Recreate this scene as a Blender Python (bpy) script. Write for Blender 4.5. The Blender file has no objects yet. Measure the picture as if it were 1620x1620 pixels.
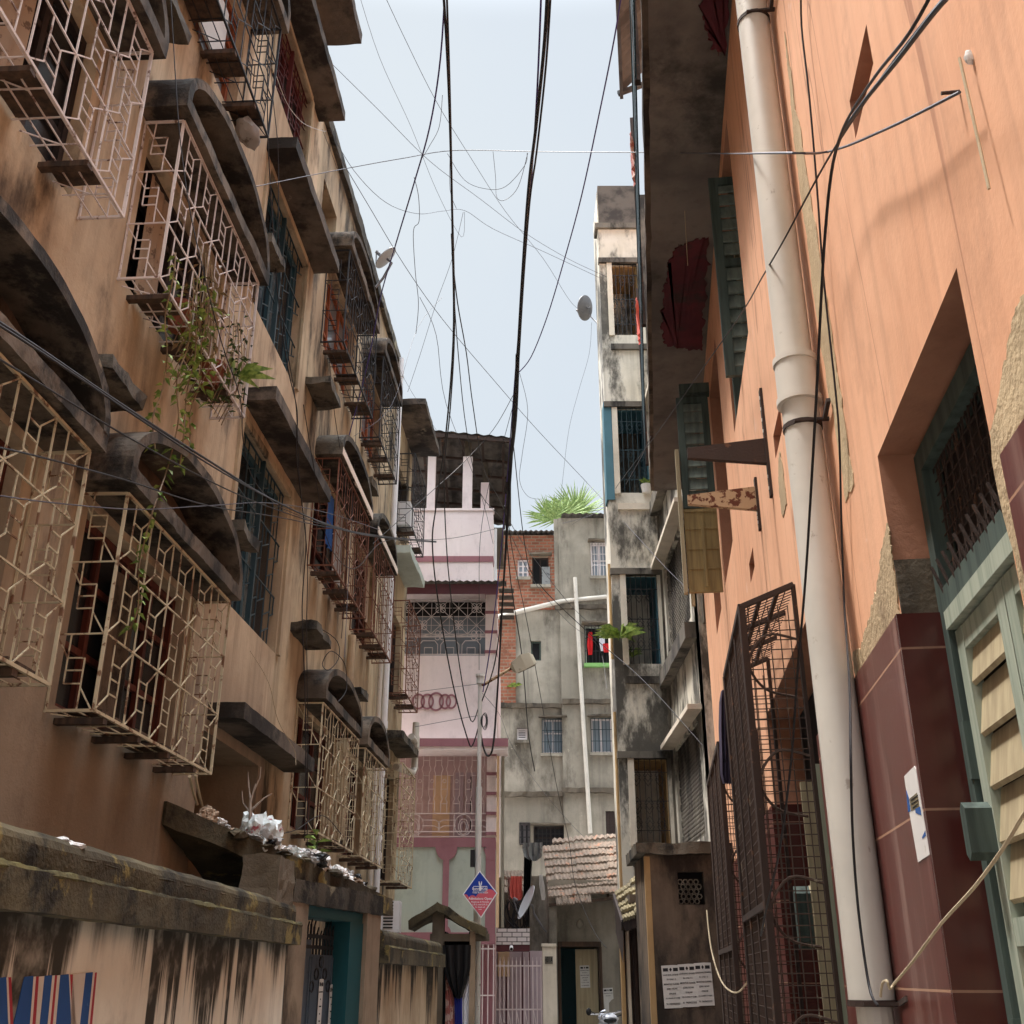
SKYC = (4.15, 4.5, 4.75); SKYS = .1; SKYZ = 16.0; SUNE = 2.8; EXPO = .9
import bpy, bmesh, math, random
from mathutils import Vector, Matrix, noise
rnd = random.Random(11)
sc = bpy.context.scene
COL = sc.collection
# ------------------------------------------------------------------ camera geometry
FPX = 1700.0
TILT = math.atan(735.0 / FPX)
CT, ST = math.cos(TILT), math.sin(TILT)
EYE = Vector((0, 0, 1.6))
def ray(px, py):
    u = (px - 810) / FPX; v = (810 - py) / FPX
    return Vector((u, CT - v * ST, ST + v * CT))
def at(px, py, Y):
    d = ray(px, py); return EYE + d * (Y / d.y)
class Fr:
    """upright surveying plane: o + a*s + n*d + z"""
    def __init__(s, o, a, n): s.o = Vector(o); s.a = Vector(a).normalized(); s.n = Vector(n).normalized()
    def P(s, S, d, z): q = s.o + s.a * S + s.n * d; return Vector((q.x, q.y, z))
    def px(s, x, y, d=0):
        r = ray(x, y); o = s.o + s.n * d; r2 = Vector((r.x, r.y))
        t = o.dot(s.n) / r2.dot(s.n); q = r2 * t
        return (q - s.o).dot(s.a), 1.6 + r.z * t
    def rect(s, x0, y0, x1, y1, d=0):
        a = s.px(x0, y0, d); b = s.px(x1, y0, d); c = s.px(x0, y1, d); e = s.px(x1, y1, d)
        return (a[0] + c[0]) / 2, (b[0] + e[0]) / 2, (c[1] + e[1]) / 2, (a[1] + b[1]) / 2
def seg(p, q):   # plane from plan point p to q, street to its right
    a = (Vector(q) - Vector(p)).normalized(); return Fr(p, a, (a.y, -a.x))
L = Fr((-3.10, 0), (.0573, 1), (1, -.0573))
R = Fr((.879, 0), (.126, 1), (-1, .126))
def K(Y): return Fr((0, Y), (1, 0), (0, -1))
# ------------------------------------------------------------------ mesh building
class MB:
    def __init__(s): s.v = []; s.f = []; s.sm = False
    def add(s, vs, fs):
        b = len(s.v); s.v += [Vector(x) for x in vs]; s.f += [tuple(b + i for i in f) for f in fs]
    def quad(s, a, b, c, d): s.add([a, b, c, d], [(0, 1, 2, 3)])
    def box(s, fr, s0, s1, d0, d1, z0, z1):
        s.add([fr.P(x, d, z) for z in (z0, z1) for d in (d0, d1) for x in (s0, s1)],
              [(0, 2, 3, 1), (4, 5, 7, 6), (0, 1, 5, 4), (2, 6, 7, 3), (0, 4, 6, 2), (1, 3, 7, 5)])
    def rbox(s, fr, s0, s1, d0, d1, z0, z1, step=.09, amp=.012, fq=4.0, fn=None):
        def n(x): return max(1, min(70, int(abs(x) / step)))
        ns, nd, nz = n(s1 - s0), n(d1 - d0), n(z1 - z0)
        def pt(i, j, k):
            p = fr.P(s0 + (s1 - s0) * i / ns, d0 + (d1 - d0) * j / nd, z0 + (z1 - z0) * k / nz)
            if fn: p = fn(p)
            return p + noise.noise_vector(p * fq) * amp + noise.noise_vector(p * fq * 4) * amp * .5
        def grid(m, n2, f):
            b = len(s.v)
            for i in range(m + 1):
                for j in range(n2 + 1): s.v.append(f(i, j))
            for i in range(m):
                for j in range(n2):
                    q = b + i * (n2 + 1) + j; s.f.append((q, q + n2 + 1, q + n2 + 2, q + 1))
        grid(ns, nd, lambda i, j: pt(i, j, 0)); grid(ns, nd, lambda i, j: pt(i, j, nz))
        grid(ns, nz, lambda i, j: pt(i, 0, j)); grid(ns, nz, lambda i, j: pt(i, nd, j))
        grid(nd, nz, lambda i, j: pt(0, i, j)); grid(nd, nz, lambda i, j: pt(ns, i, j))
    def bar(s, p, q, w=.012, h=None):
        p = Vector(p); q = Vector(q); d = (q - p)
        if d.length < 1e-5: return
        d.normalize(); up = Vector((0, 0, 1)) if abs(d.z) < .9 else Vector((1, 0.06, 0))
        x = d.cross(up).normalized(); y = x.cross(d).normalized(); w /= 2; h = (h / 2) if h else w
        c = [x * w + y * h, -x * w + y * h, -x * w - y * h, x * w - y * h]
        s.add([p + k for k in c] + [q + k for k in c], [(0, 1, 5, 4), (1, 2, 6, 5), (2, 3, 7, 6), (3, 0, 4, 7), (3, 2, 1, 0), (4, 5, 6, 7)])
    def poly(s, pts, w): 
        for a, b in zip(pts, pts[1:]): s.bar(a, b, w)
    def tube(s, pts, r, n=7, cap=True):
        pts = [Vector(p) for p in pts]; m = len(pts); b = len(s.v); rr = r if isinstance(r, (list, tuple)) else [r] * m
        px = None
        for i, p in enumerate(pts):
            d = (pts[min(i + 1, m - 1)] - pts[max(i - 1, 0)]).normalized()
            if px is None:
                up = Vector((0, 0, 1)) if abs(d.z) < .9 else Vector((1, 0, 0)); px = d.cross(up).normalized()
            else: px = (px - d * px.dot(d)).normalized()
            y = px.cross(d)
            for k in range(n):
                t = 2 * math.pi * k / n; s.v.append(p + (px * math.cos(t) + y * math.sin(t)) * rr[i])
        for i in range(m - 1):
            for k in range(n):
                k2 = (k + 1) % n; s.f.append((b + i * n + k, b + i * n + k2, b + (i + 1) * n + k2, b + (i + 1) * n + k))
        if cap: s.f.append(tuple(b + k for k in range(n))[::-1]); s.f.append(tuple(b + (m - 1) * n + k for k in range(n)))
    def prism(s, fr, pts, d0, d1):
        n = len(pts); s.add([fr.P(x, d0, z) for x, z in pts] + [fr.P(x, d1, z) for x, z in pts],
            [tuple(range(n))[::-1], tuple(range(n, 2 * n))] + [(i, (i + 1) % n, n + (i + 1) % n, n + i) for i in range(n)])
    def slab(s, pts, th):   # pts: 3D outline (top), extruded down
        n = len(pts); pts = [Vector(p) for p in pts]
        s.add(pts + [p - Vector((0, 0, th)) for p in pts], [tuple(range(n)), tuple(range(n, 2 * n))[::-1]] + [(i, n + i, n + (i + 1) % n, (i + 1) % n) for i in range(n)])
    def ring(s, fr, cs, cz, r, d, w=.01, n=14, rz=None):
        rz = rz or r; p = [fr.P(cs + r * math.cos(2 * math.pi * i / n), d, cz + rz * math.sin(2 * math.pi * i / n)) for i in range(n + 1)]; s.poly(p, w)
    def band(s, fr, cs, cz, r, w, d0, d1, a0=0, a1=2 * math.pi, n=24, rz=None):
        rz = rz or r
        def q(rr, rrz, t, d): return fr.P(cs + rr * math.cos(t), d, cz + rrz * math.sin(t))
        for i in range(n):
            t, u = a0 + (a1 - a0) * i / n, a0 + (a1 - a0) * (i + 1) / n
            A = [q(r, rz, t, d) for d in (d0, d1)]; B = [q(r, rz, u, d) for d in (d0, d1)]
            C = [q(r - w, rz - w, t, d) for d in (d0, d1)]; D = [q(r - w, rz - w, u, d) for d in (d0, d1)]
            s.quad(A[1], B[1], D[1], C[1]); s.quad(A[0], C[0], D[0], B[0]); s.quad(A[0], B[0], B[1], A[1]); s.quad(C[0], C[1], D[1], D[0])
    def blob(s, c, rx, ry, rz, seed, amp=.35, sub=3, fq=1.6, flat=0):
        bm = bmesh.new(); bmesh.ops.create_icosphere(bm, subdivisions=sub, radius=1)
        off = Vector((seed * 3.7, seed * 1.3, seed * 2.1)); b = len(s.v)
        for v in bm.verts:
            p = v.co.copy(); k = 1 + amp * noise.noise(p * fq + off) + amp * .75 * abs(noise.noise(p * fq * 2.3 + off)) - .4 * amp * abs(noise.noise(p * fq * 4.5 + off))
            p *= k; z = p.z
            if z < -flat and flat: z = -flat
            s.v.append(Vector(c) + Vector((p.x * rx, p.y * ry, z * rz)))
        s.f += [tuple(b + v.index for v in f.verts) for f in bm.faces]; bm.free()
    def leaf(s, p, d, l, w, droop=.3):
        p = Vector(p); d = Vector(d).normalized(); sd = d.cross(Vector((0, 0, 1)))
        if sd.length < .01: sd = Vector((1, 0, 0))
        sd.normalize(); m = p + d * l * .45 + Vector((0, 0, .05 * l)); e = p + d * l - Vector((0, 0, droop * l))
        s.add([p, m + sd * w, e, m - sd * w], [(0, 1, 2), (0, 2, 3)])
    def build(s, name, mat, parent=None, smooth=False):
        me = bpy.data.meshes.new(name); o0 = wloc(parent) if parent else (sum(s.v, Vector()) / len(s.v) if s.v else Vector())
        if not parent: o0 = Vector((o0.x, o0.y, min(v.z for v in s.v)))
        me.from_pydata([v - o0 for v in s.v], [], s.f); me.materials.append(mat)
        bm = bmesh.new(); bm.from_mesh(me)
        if smooth: bmesh.ops.remove_doubles(bm, verts=bm.verts, dist=1e-5)
        bmesh.ops.recalc_face_normals(bm, faces=bm.faces); bm.to_mesh(me); bm.free()
        if smooth:
            for p in me.polygons: p.use_smooth = True
            me.set_sharp_from_angle(angle=math.radians(50))
        me.update(); o = bpy.data.objects.new(name, me); COL.objects.link(o)
        if parent: o.parent = parent
        else: o.location = o0
        return o
def wloc(o):
    v = Vector(o.location)
    while o.parent: o = o.parent; v += Vector(o.location)
    return v
def thing(name, label, cat, loc, group=None):
    o = bpy.data.objects.new(name, None); o.empty_display_size = .2; COL.objects.link(o); o.location = loc
    return tag(o, label, cat, group)
def tag(o, label, cat, group=None):
    o['label'] = label; o['category'] = cat
    if group: o['group'] = group
    return o
def text(body, size, fr, S, d, z, mat, parent, name='lettering', sx=1.0, align='CENTER', rot=0):
    cu = bpy.data.curves.new('t', 'FONT'); cu.body = body; cu.size = size; cu.align_x = align; cu.offset = size * .018; cu.extrude = .0008; cu.resolution_u = 2
    ob = bpy.data.objects.new('t', cu); COL.objects.link(ob)
    me = bpy.data.meshes.new_from_object(ob.evaluated_get(bpy.context.evaluated_depsgraph_get()))
    bpy.data.objects.remove(ob); c, sn = math.cos(rot), math.sin(rot); o0 = wloc(parent)
    for v in me.vertices:
        x, y = v.co.x * sx, v.co.y; X, Y2 = x * c - y * sn, x * sn + y * c
        v.co = fr.P(S + X, d + v.co.z, z + Y2) - o0
    me.materials.clear(); me.materials.append(mat); me.name = name
    o = bpy.data.objects.new(name, me); COL.objects.link(o); o.parent = parent; return o
# ------------------------------------------------------------------ materials
def lin(c): return tuple(((x / 255) / 12.92 if x / 255 <= .04045 else ((x / 255 + .055) / 1.055) ** 2.4) for x in c) + (1,)
class NT:
    def __init__(s, name):
        s.m = bpy.data.materials.new(name); s.m.use_nodes = True; s.t = s.m.node_tree; s.b = s.t.nodes['Principled BSDF']
        s.pos = s.n('ShaderNodeNewGeometry').outputs['Position']
    def n(s, ty, **k):
        x = s.t.nodes.new(ty)
        for a, b in k.items(): setattr(x, a, b)
        return x
    def l(s, a, b): s.t.links.new(a, b)
    def noise(s, scale, det=5, rough=.55, off=(0, 0, 0), dist=0):
        mp = s.n('ShaderNodeMapping'); mp.inputs['Scale'].default_value = scale if not isinstance(scale, (int, float)) else (scale,) * 3
        mp.inputs['Location'].default_value = off; s.l(s.pos, mp.inputs['Vector'])
        x = s.n('ShaderNodeTexNoise'); x.inputs['Scale'].default_value = 1; x.inputs['Detail'].default_value = det; x.inputs['Roughness'].default_value = rough
        x.inputs['Distortion'].default_value = dist; s.l(mp.outputs[0], x.inputs['Vector']); return x.outputs['Fac']
    def rng(s, v, a, b, c=0, d=1):
        x = s.n('ShaderNodeMapRange'); x.interpolation_type = 'SMOOTHSTEP'
        for i, k in zip(('From Min', 'From Max', 'To Min', 'To Max'), (a, b, c, d)): x.inputs[i].default_value = k
        s.l(v, x.inputs['Value']); return x.outputs[0]
    def mth(s, op, a, b=None):
        x = s.n('ShaderNodeMath', operation=op)
        for i, k in enumerate((a, b)):
            if k is None: continue
            if isinstance(k, (int, float)): x.inputs[i].default_value = k
            else: s.l(k, x.inputs[i])
        return x.outputs[0]
    def mix(s, f, a, b, bt='MIX'):
        x = s.n('ShaderNodeMix', data_type='RGBA', blend_type=bt)
        for i, k in ((0, f), (6, a), (7, b)):
            if isinstance(k, (int, float)): x.inputs[i].default_value = k
            elif isinstance(k, tuple): x.inputs[i].default_value = k
            else: s.l(k, x.inputs[i])
        return x.outputs[2]
    def z(s):
        x = s.n('ShaderNodeSeparateXYZ'); s.l(s.pos, x.inputs[0]); return x.outputs['Z']
    def bump(s, h, st, dist=.01):
        x = s.n('ShaderNodeBump'); x.inputs['Strength'].default_value = st; x.inputs['Distance'].default_value = dist; s.l(h, x.inputs['Height']); s.l(x.outputs[0], s.b.inputs['Normal'])
    def fin(s, col, rough=.85, metal=0, spec=.3):
        if isinstance(col, tuple): s.b.inputs['Base Color'].default_value = col
        else: s.l(col, s.b.inputs['Base Color'])
        if isinstance(rough, (int, float)): s.b.inputs['Roughness'].default_value = rough
        else: s.l(rough, s.b.inputs['Roughness'])
        s.b.inputs['Metallic'].default_value = metal; s.b.inputs['Specular IOR Level'].default_value = spec
        return s.m
def k(c, f): return tuple(x * f for x in c[:3]) + (1,)
def plaster(name, c1, c2, stain=None, st=(.52, .7), streak=.35, sscale=(5, 5, .35), stscale=(1.1, 1.1, .5), drip=None, bump=.35, rough=.9, extra=None, blotch=.8, shade_stain=None, crack=None):
    t = NT(name); c1 = lin(c1); c2 = lin(c2)
    big = t.noise(blotch, 5, .6); col = t.mix(t.rng(big, .35, .65), c1, c2)
    sk = t.noise(sscale, 5, .6, (3, 1, 2)); col = t.mix(t.mth('MULTIPLY', t.rng(sk, .45, .75), streak), col, k(c2, .45))
    col = t.mix(t.mth('MULTIPLY', t.rng(t.noise(14, 4), .55, .75), .18), col, k(c1, .6))
    col = t.mix(t.mth('MULTIPLY', t.rng(t.noise((9, 9, .8), 3, .5, (7, 7, 7)), .6, .8), .22), col, k(c1, 1.25))
    if stain:
        sn = t.noise(stscale, 8, .68, (9, 2, 5)); f = t.rng(sn, st[0], st[1])
        col = t.mix(t.mth('MULTIPLY', f, .9), col, lin(stain))
    col = t.mix(t.mth('MULTIPLY', t.rng(t.noise((3.2, 3.2, 2.0), 9, .72, (5, 1, 8)), .5, .68), .28), col, k(c2, .5))
    if shade_stain:  # wall darkened toward the ground: painted shade along with brown stain streaks
        z = t.z(); dz = t.mth('ADD', z, t.mth('MULTIPLY', t.noise((1.6, 1.6, .25), 5, .65, (2, 2, 2)), 3.2)); col = t.mix(t.mth('MULTIPLY', t.rng(dz, shade_stain[1], shade_stain[0]), .8), col, lin(shade_stain[2]))
    if drip:   # runs of dirt from a ledge at height drip[0], drip[1] long
        z = t.z(); dn = t.noise((6.5, 6.5, .16), 7, .66, (1, 4, 0)); dp = t.mth('DIVIDE', t.mth('SUBTRACT', drip[0], z), drip[1])
        f = t.mth('SUBTRACT', t.mth('MULTIPLY', t.rng(dn, .34, .72), t.rng(t.noise((1.0, 1.0, .02), 4, .6, (6, 3, 0)), .40, .62, .12, 1.3)), dp); f = t.rng(f, -.12, .12); f = t.mth('MULTIPLY', f, t.rng(z, drip[0] + .02, drip[0], 0, 1))
        col = t.mix(t.mth('MULTIPLY', f, t.rng(t.noise(7, 4, .6), .2, .55, .6, .97)), col, lin(drip[2]))
    if crack:
        cr = t.mth('ABSOLUTE', t.mth('SUBTRACT', t.noise((1.1, 1.1, .10), 3, .5, (3, 9, 1), .4), .5)); col = t.mix(t.mth('MULTIPLY', t.rng(cr, .0035, .001), .6), col, lin(crack))
        col = t.mix(t.mth('MULTIPLY', t.rng(t.noise((26, 26, .5), 4, .6, (1, 1, 4)), .56, .78), .3), col, k(c1, 1.12))
    if extra: col = t.mix(t.rng(t.noise(2.2, 6, .65, (4, 4, 1)), extra[1], extra[1] + .06), col, lin(extra[0]))
    h = t.mth('ADD', t.mth('MULTIPLY', t.noise(45, 4, .6), .5), t.noise(6, 4, .6)); t.bump(h, bump, .012)
    return t.fin(col, rough)
def paint(name, c, worn=None, wf=.58, rough=.5, metal=0, bump=.15, var=.25, scale=9, spec=.35):
    t = NT(name); c = lin(c); col = t.mix(t.mth('MULTIPLY', t.rng(t.noise(3, 4), .35, .7), var), c, k(c, .5))
    if worn: col = t.mix(t.rng(t.noise(scale, 6, .65, (2, 8, 3)), wf, wf + .07), col, lin(worn))
    t.bump(t.noise(60, 3), bump, .004); return t.fin(col, rough, metal, spec)
def wood(name, c, c2, rough=.7):
    t = NT(name); g = t.noise((22, 22, 1.2), 5, .6); col = t.mix(t.rng(g, .35, .7), lin(c), lin(c2)); t.bump(g, .3, .006); return t.fin(col, rough)
M = {}
M['wall_tan'] = plaster('tan_plaster', (212, 190, 160), (180, 156, 128), (62, 50, 42), (.53, .70), .7, bump=.45, shade_stain=(4.6, 7.0, (134, 118, 102)))
M['wall_sand'] = plaster('sand_plaster', (198, 180, 150), (168, 148, 122), (34, 31, 28), (.50, .64), .65, stscale=(1.4, 1.4, .4))
M['concrete_dark'] = plaster('sooty_concrete', (104, 96, 84), (72, 66, 58), (20, 19, 18), (.46, .60), .4, stscale=(2.6, 2.6, 2.2), bump=1.0, extra=((140, 132, 110), .62))
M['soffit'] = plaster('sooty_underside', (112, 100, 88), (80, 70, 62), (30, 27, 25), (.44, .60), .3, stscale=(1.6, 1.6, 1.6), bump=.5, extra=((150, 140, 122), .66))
M['hood'] = plaster('weathered_hood', (112, 98, 84), (78, 69, 60), (24, 22, 21), (.45, .60), .5, stscale=(2.6, 2.6, 1.6), bump=.7, extra=((138, 126, 104), .66))
M['hood_in'] = plaster('tan_hood_inside', (110, 90, 74), (82, 66, 55), (36, 30, 26), (.46, .62), .4, bump=.4)
M['red_plaster'] = paint('red_painted_plaster', (158, 66, 44), (120, 90, 76), .64, .8)
M['iron_pink'] = paint('pinkish_white_paint_on_iron', (212, 198, 192), (118, 88, 74), .56, .5)
M['iron_cream'] = paint('cream_paint_on_iron', (196, 182, 152), (116, 82, 58), .53, .5)
M['iron_black'] = paint('black_painted_iron', (34, 33, 36), (70, 52, 44), .66, .5)
M['iron_brown'] = paint('rust_brown_iron', (112, 68, 48), (150, 130, 110), .63, .6)
M['iron_white'] = paint('white_painted_iron', (214, 206, 206), (150, 120, 110), .68, .5)
M['iron_pale'] = paint('pale_pink_painted_iron', (222, 208, 208), None, .6, .5)
M['iron_teal'] = paint('dark_teal_painted_iron', (40, 62, 70), (80, 74, 66), .64, .5)
M['iron_red'] = paint('dark_red_painted_iron', (96, 42, 40), (60, 40, 36), .6, .5)
M['rust'] = paint('rusted_steel', (58, 44, 38), (96, 66, 48), .6, .8, 0, .5)
M['rust_pale'] = paint('rusted_painted_steel', (176, 150, 118), (92, 46, 24), .5, .7, 0, .5, scale=14)
M['mesh_rust'] = paint('rusty_dusty_wire_mesh', (74, 58, 50), (128, 116, 100), .62, .8)
M['board'] = wood('dirty_board', (86, 66, 52), (50, 40, 34))
M['shutter_red'] = wood('red_brown_woodwork', (96, 44, 32), (58, 28, 24))
M['shutter_dark'] = wood('dark_woodwork', (56, 44, 40), (34, 28, 28))
M['frame_orange'] = wood('orange_brown_woodwork', (164, 92, 58), (120, 64, 42))
M['frame_teal'] = paint('teal_window_paint', (58, 92, 106), (90, 84, 74), .64, .55)
M['glass'] = NT('dark_window_glass').fin((.022, .024, .028, 1), .25, 0, .2)
M['glass_sky'] = NT('pale_window_glass').fin((.22, .26, .3, 1), .1, 0, .6)
M['black'] = NT('unlit_interior').fin((.012, .012, .014, 1), .9)
M['pvc'] = paint('pale_grey_pvc', (200, 194, 184), (164, 154, 142), .62, .42, 0, .05, .25)
M['pvc_white'] = paint('white_pvc', (222, 222, 224), (180, 176, 170), .64, .4, 0, .05, .15)
M['coping'] = plaster('mossy_coping', (98, 88, 66), (62, 55, 43), (32, 29, 24), (.5, .64), .3, stscale=(2.5, 2.5, 2.5), bump=1.0, extra=((128, 112, 66), .58))
M['moss'] = plaster('yellow_green_moss', (118, 108, 66), (88, 80, 52), (48, 43, 32), (.42, .56), .1, bump=1.0)
M['compound'] = plaster('stained_cream_wall', (238, 228, 210), (222, 206, 184), (122, 104, 82), (.56, .75), .4, drip=(1.86, 1.1, (46, 39, 30)))
M['compound2'] = plaster('blackened_cream_wall', (204, 186, 160), (170, 146, 118), (90, 78, 62), (.56, .75), .45, drip=(1.80, 1.0, (26, 22, 20)))
M['pier'] = plaster('brown_stained_pier', (158, 138, 116), (128, 110, 92), (52, 42, 34), (.5, .68), .7)
M['pink'] = plaster('pale_pink_wall', (238, 226, 226), (230, 216, 217), (196, 180, 178), (.62, .85), .12, bump=.1)
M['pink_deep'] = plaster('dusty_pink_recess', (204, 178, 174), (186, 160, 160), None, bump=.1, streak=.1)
M['maroon'] = plaster('dusty_maroon_trim', (158, 112, 120), (146, 100, 108), None, bump=.1, streak=.15)
M['maroon_dark'] = paint('dark_maroon_fascia', (92, 48, 54), None)
M['greenpanel'] = plaster('pale_green_panel', (180, 188, 178), (168, 178, 170), None, bump=.1, streak=.15)
M['greywall'] = plaster('grey_cement_wall', (160, 153, 140), (134, 128, 116), (72, 66, 58), (.49, .66), .55, stscale=(.8, .8, .35), bump=.5, extra=((176, 168, 152), .66))
M['greydark'] = plaster('blackened_cement_ledge', (110, 100, 86), (84, 76, 66), (40, 36, 32), (.48, .66), .4, bump=.6)
M['g2wall'] = plaster('white_wall_black_mould', (220, 214, 202), (202, 195, 180), (44, 42, 40), (.44, .58), .45, stscale=(1.5, 1.5, .6), bump=.4)
M['g2dark'] = plaster('mouldy_black_band', (120, 114, 104), (90, 84, 78), (34, 32, 32), (.45, .6), .4, stscale=(2, 2, .7), bump=.4)
M['g2white'] = plaster('off_white_pillar', (222, 212, 196), (206, 194, 176), (120, 108, 96), (.62, .8), .25)
M['g2blue'] = paint('teal_blue_wall_paint', (74, 116, 130), (120, 130, 130), .7, .7)
M['ochre'] = plaster('ochre_wall', (186, 154, 108), (164, 136, 98), (90, 74, 56), (.58, .76), .3)
M['orange'] = plaster('orange_lime_wash', (222, 170, 136), (212, 157, 122), (170, 116, 88), (.62, .8), .3, (9, 9, .22), (3.5, 3.5, .35), bump=.16, blotch=.5, extra=((216, 172, 146), .64), crack=(150, 100, 76))
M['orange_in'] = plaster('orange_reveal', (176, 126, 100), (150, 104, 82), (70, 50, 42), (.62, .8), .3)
M['cement'] = plaster('bare_rough_cement', (186, 164, 130), (164, 142, 112), (118, 100, 80), (.55, .75), .25, bump=1.0)
M['cement_grey'] = plaster('grey_rough_cement', (108, 96, 80), (84, 74, 62), (50, 44, 38), (.52, .7), .2, bump=1.0)
M['old_block'] = plaster('brown_black_old_plaster', (122, 106, 90), (84, 73, 64), (34, 30, 28), (.46, .64), .5, stscale=(1.4, 1.4, .6), bump=.5)
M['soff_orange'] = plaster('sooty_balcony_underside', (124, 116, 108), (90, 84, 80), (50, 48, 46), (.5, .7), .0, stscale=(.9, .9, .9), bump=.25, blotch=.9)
M['red_oxide'] = plaster('dark_red_oxide_paint', (104, 46, 52), (76, 34, 42), (54, 46, 44), (.5, .62), bump=.2, streak=.1)
M['cream_wood'] = wood('cream_painted_wood', (172, 158, 128), (148, 134, 108))
M['green_wood'] = wood('pale_green_painted_wood', (160, 166, 150), (128, 138, 124))
M['dkgreen_wood'] = wood('dark_green_painted_wood', (74, 86, 80), (50, 60, 56))
M['grey_green'] = wood('grey_green_painted_wood', (112, 122, 114), (88, 98, 92))
M['yellow_wood'] = wood('yellowed_wood_panel', (150, 130, 86), (120, 102, 68))
M['clay'] = None
M['plastic_white'] = paint('white_plastic', (226, 222, 218), (190, 180, 170), .62, .4, 0, .05)
M['plastic_black'] = paint('black_plastic', (26, 26, 28), None, .6, .3, 0, .05)
M['plastic_grey'] = paint('grey_plastic', (150, 146, 142), (96, 88, 80), .58, .45, 0, .05)
M['paper_tan'] = paint('soggy_tan_paper', (170, 148, 126), (110, 90, 74), .55, .9)
M['cloth_red'] = paint('red_cloth', (206, 40, 44), None, .6, .9)
M['cloth_orange'] = paint('orange_plastic', (196, 96, 66), (150, 120, 100), .62, .6)
M['cloth_white'] = paint('white_cloth', (224, 224, 230), None, .6, .9)
M['cloth_purple'] = paint('dark_purple_cloth', (62, 54, 74), (40, 36, 46), .6, .95)
M['cloth_salmon'] = paint('salmon_cloth', (206, 100, 90), (226, 190, 180), .68, .9)
M['cloth_blue'] = paint('deep_blue_cloth', (36, 46, 132), None, .6, .9)
M['cloth_pink'] = paint('dull_pink_cloth', (170, 104, 98), (200, 170, 160), .5, .9)
M['print'] = paint('red_and_white_printed_plastic', (206, 212, 210), (150, 70, 76), .58, .4, 0, .05, .2, 12)
M['tarp'] = paint('grey_tarpaulin', (128, 130, 130), (86, 86, 88), .55, .4)
M['wire_black'] = paint('black_cable', (30, 28, 32), None, .6, .5, 0, 0)
M['wire_grey'] = paint('grey_cable', (78, 76, 84), None, .6, .5, 0, 0)
M['wire_violet'] = paint('violet_cable', (74, 58, 130), None, .6, .45, 0, 0)
M['wire_white'] = paint('white_cable', (220, 218, 216), None, .6, .5, 0, 0)
M['rope'] = paint('beige_rope', (186, 170, 142), None, .6, .9, 0, .4)
M['pole'] = paint('silver_painted_pole', (216, 214, 210), (130, 122, 112), .62, .45, .2)
M['lamp'] = paint('dusty_lamp_housing', (196, 188, 168), (150, 140, 120), .6, .5)
M['lens'] = NT('dirty_lamp_cover').fin(lin((120, 112, 96)), .25, 0, .5)
M['dish'] = paint('pale_grey_dish', (184, 190, 194), (150, 150, 150), .66, .4, .1)
M['dish_dark'] = paint('grey_dish_back', (116, 116, 120), (90, 84, 80), .62, .5, .1)
M['bark'] = wood('pale_dead_bark', (168, 152, 138), (110, 96, 86))
def foliage(name, a, b):
    t = NT(name); c = t.mix(t.rng(t.noise(18, 3), .35, .65), lin(a), lin(b)); m = t.fin(c, .6); t.b.inputs['Transmission Weight'].default_value = 0
    return m
M['leaf'] = foliage('bright_leaf', (150, 168, 84), (92, 118, 54))
M['leaf_dark'] = foliage('dark_leaf', (72, 92, 46), (48, 66, 34))
M['leaf_dry'] = foliage('dry_leaf', (140, 116, 82), (104, 82, 60))
M['palm'] = foliage('palm_leaf', (150, 170, 106), (104, 130, 74))
M['pot'] = paint('terracotta_pot', (136, 76, 56), (96, 60, 48), .6, .8)
M['pot_green'] = paint('green_tub', (96, 104, 66), None, .6, .6)
M['steel'] = paint('bright_steel', (190, 192, 198), None, .6, .25, .8, 0)
M['sc_body'] = paint('silver_scooter_paint', (176, 180, 190), None, .6, .25, .3, 0, .1)
M['rubber'] = paint('black_rubber', (24, 24, 26), None, .6, .8)
M['navy'] = paint('royal_blue_print', (16, 56, 160), None, .6, .35, 0, 0, .05)
M['rose'] = paint('rose_pink_print', (214, 96, 112), None, .6, .35, 0, 0, .08)
M['white'] = paint('white_print', (240, 240, 244), None, .6, .4, 0, 0, .03)
M['paper'] = paint('white_paper', (208, 206, 202), (186, 180, 172), .64, .9, 0, .05)
M['ink'] = NT('black_ink').fin((.02, .02, .022, 1), .8)
M['blue_paint'] = paint('blue_wall_paint', (40, 84, 146), (60, 96, 150), .6, .8)
M['red_paint'] = paint('red_wall_paint', (176, 52, 62), None, .6, .8)
M['white_paint'] = paint('cream_wall_paint', (226, 210, 194), None, .6, .8)
M['teal_gate'] = paint('deep_teal_gate_paint', (22, 72, 78), (50, 64, 62), .66, .5)
M['slate_gate'] = paint('slate_blue_gate_paint', (78, 88, 100), (60, 64, 70), .6, .5)
M['mauve_door'] = paint('mauve_painted_door', (182, 164, 170), None, .6, .6)
M['peach'] = paint('peach_painted_wood', (228, 196, 158), None, .6, .7)
M['asphalt'] = plaster('worn_concrete_road', (168, 164, 156), (146, 142, 136), (110, 106, 100), (.5, .7), .0, bump=.5)
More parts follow.
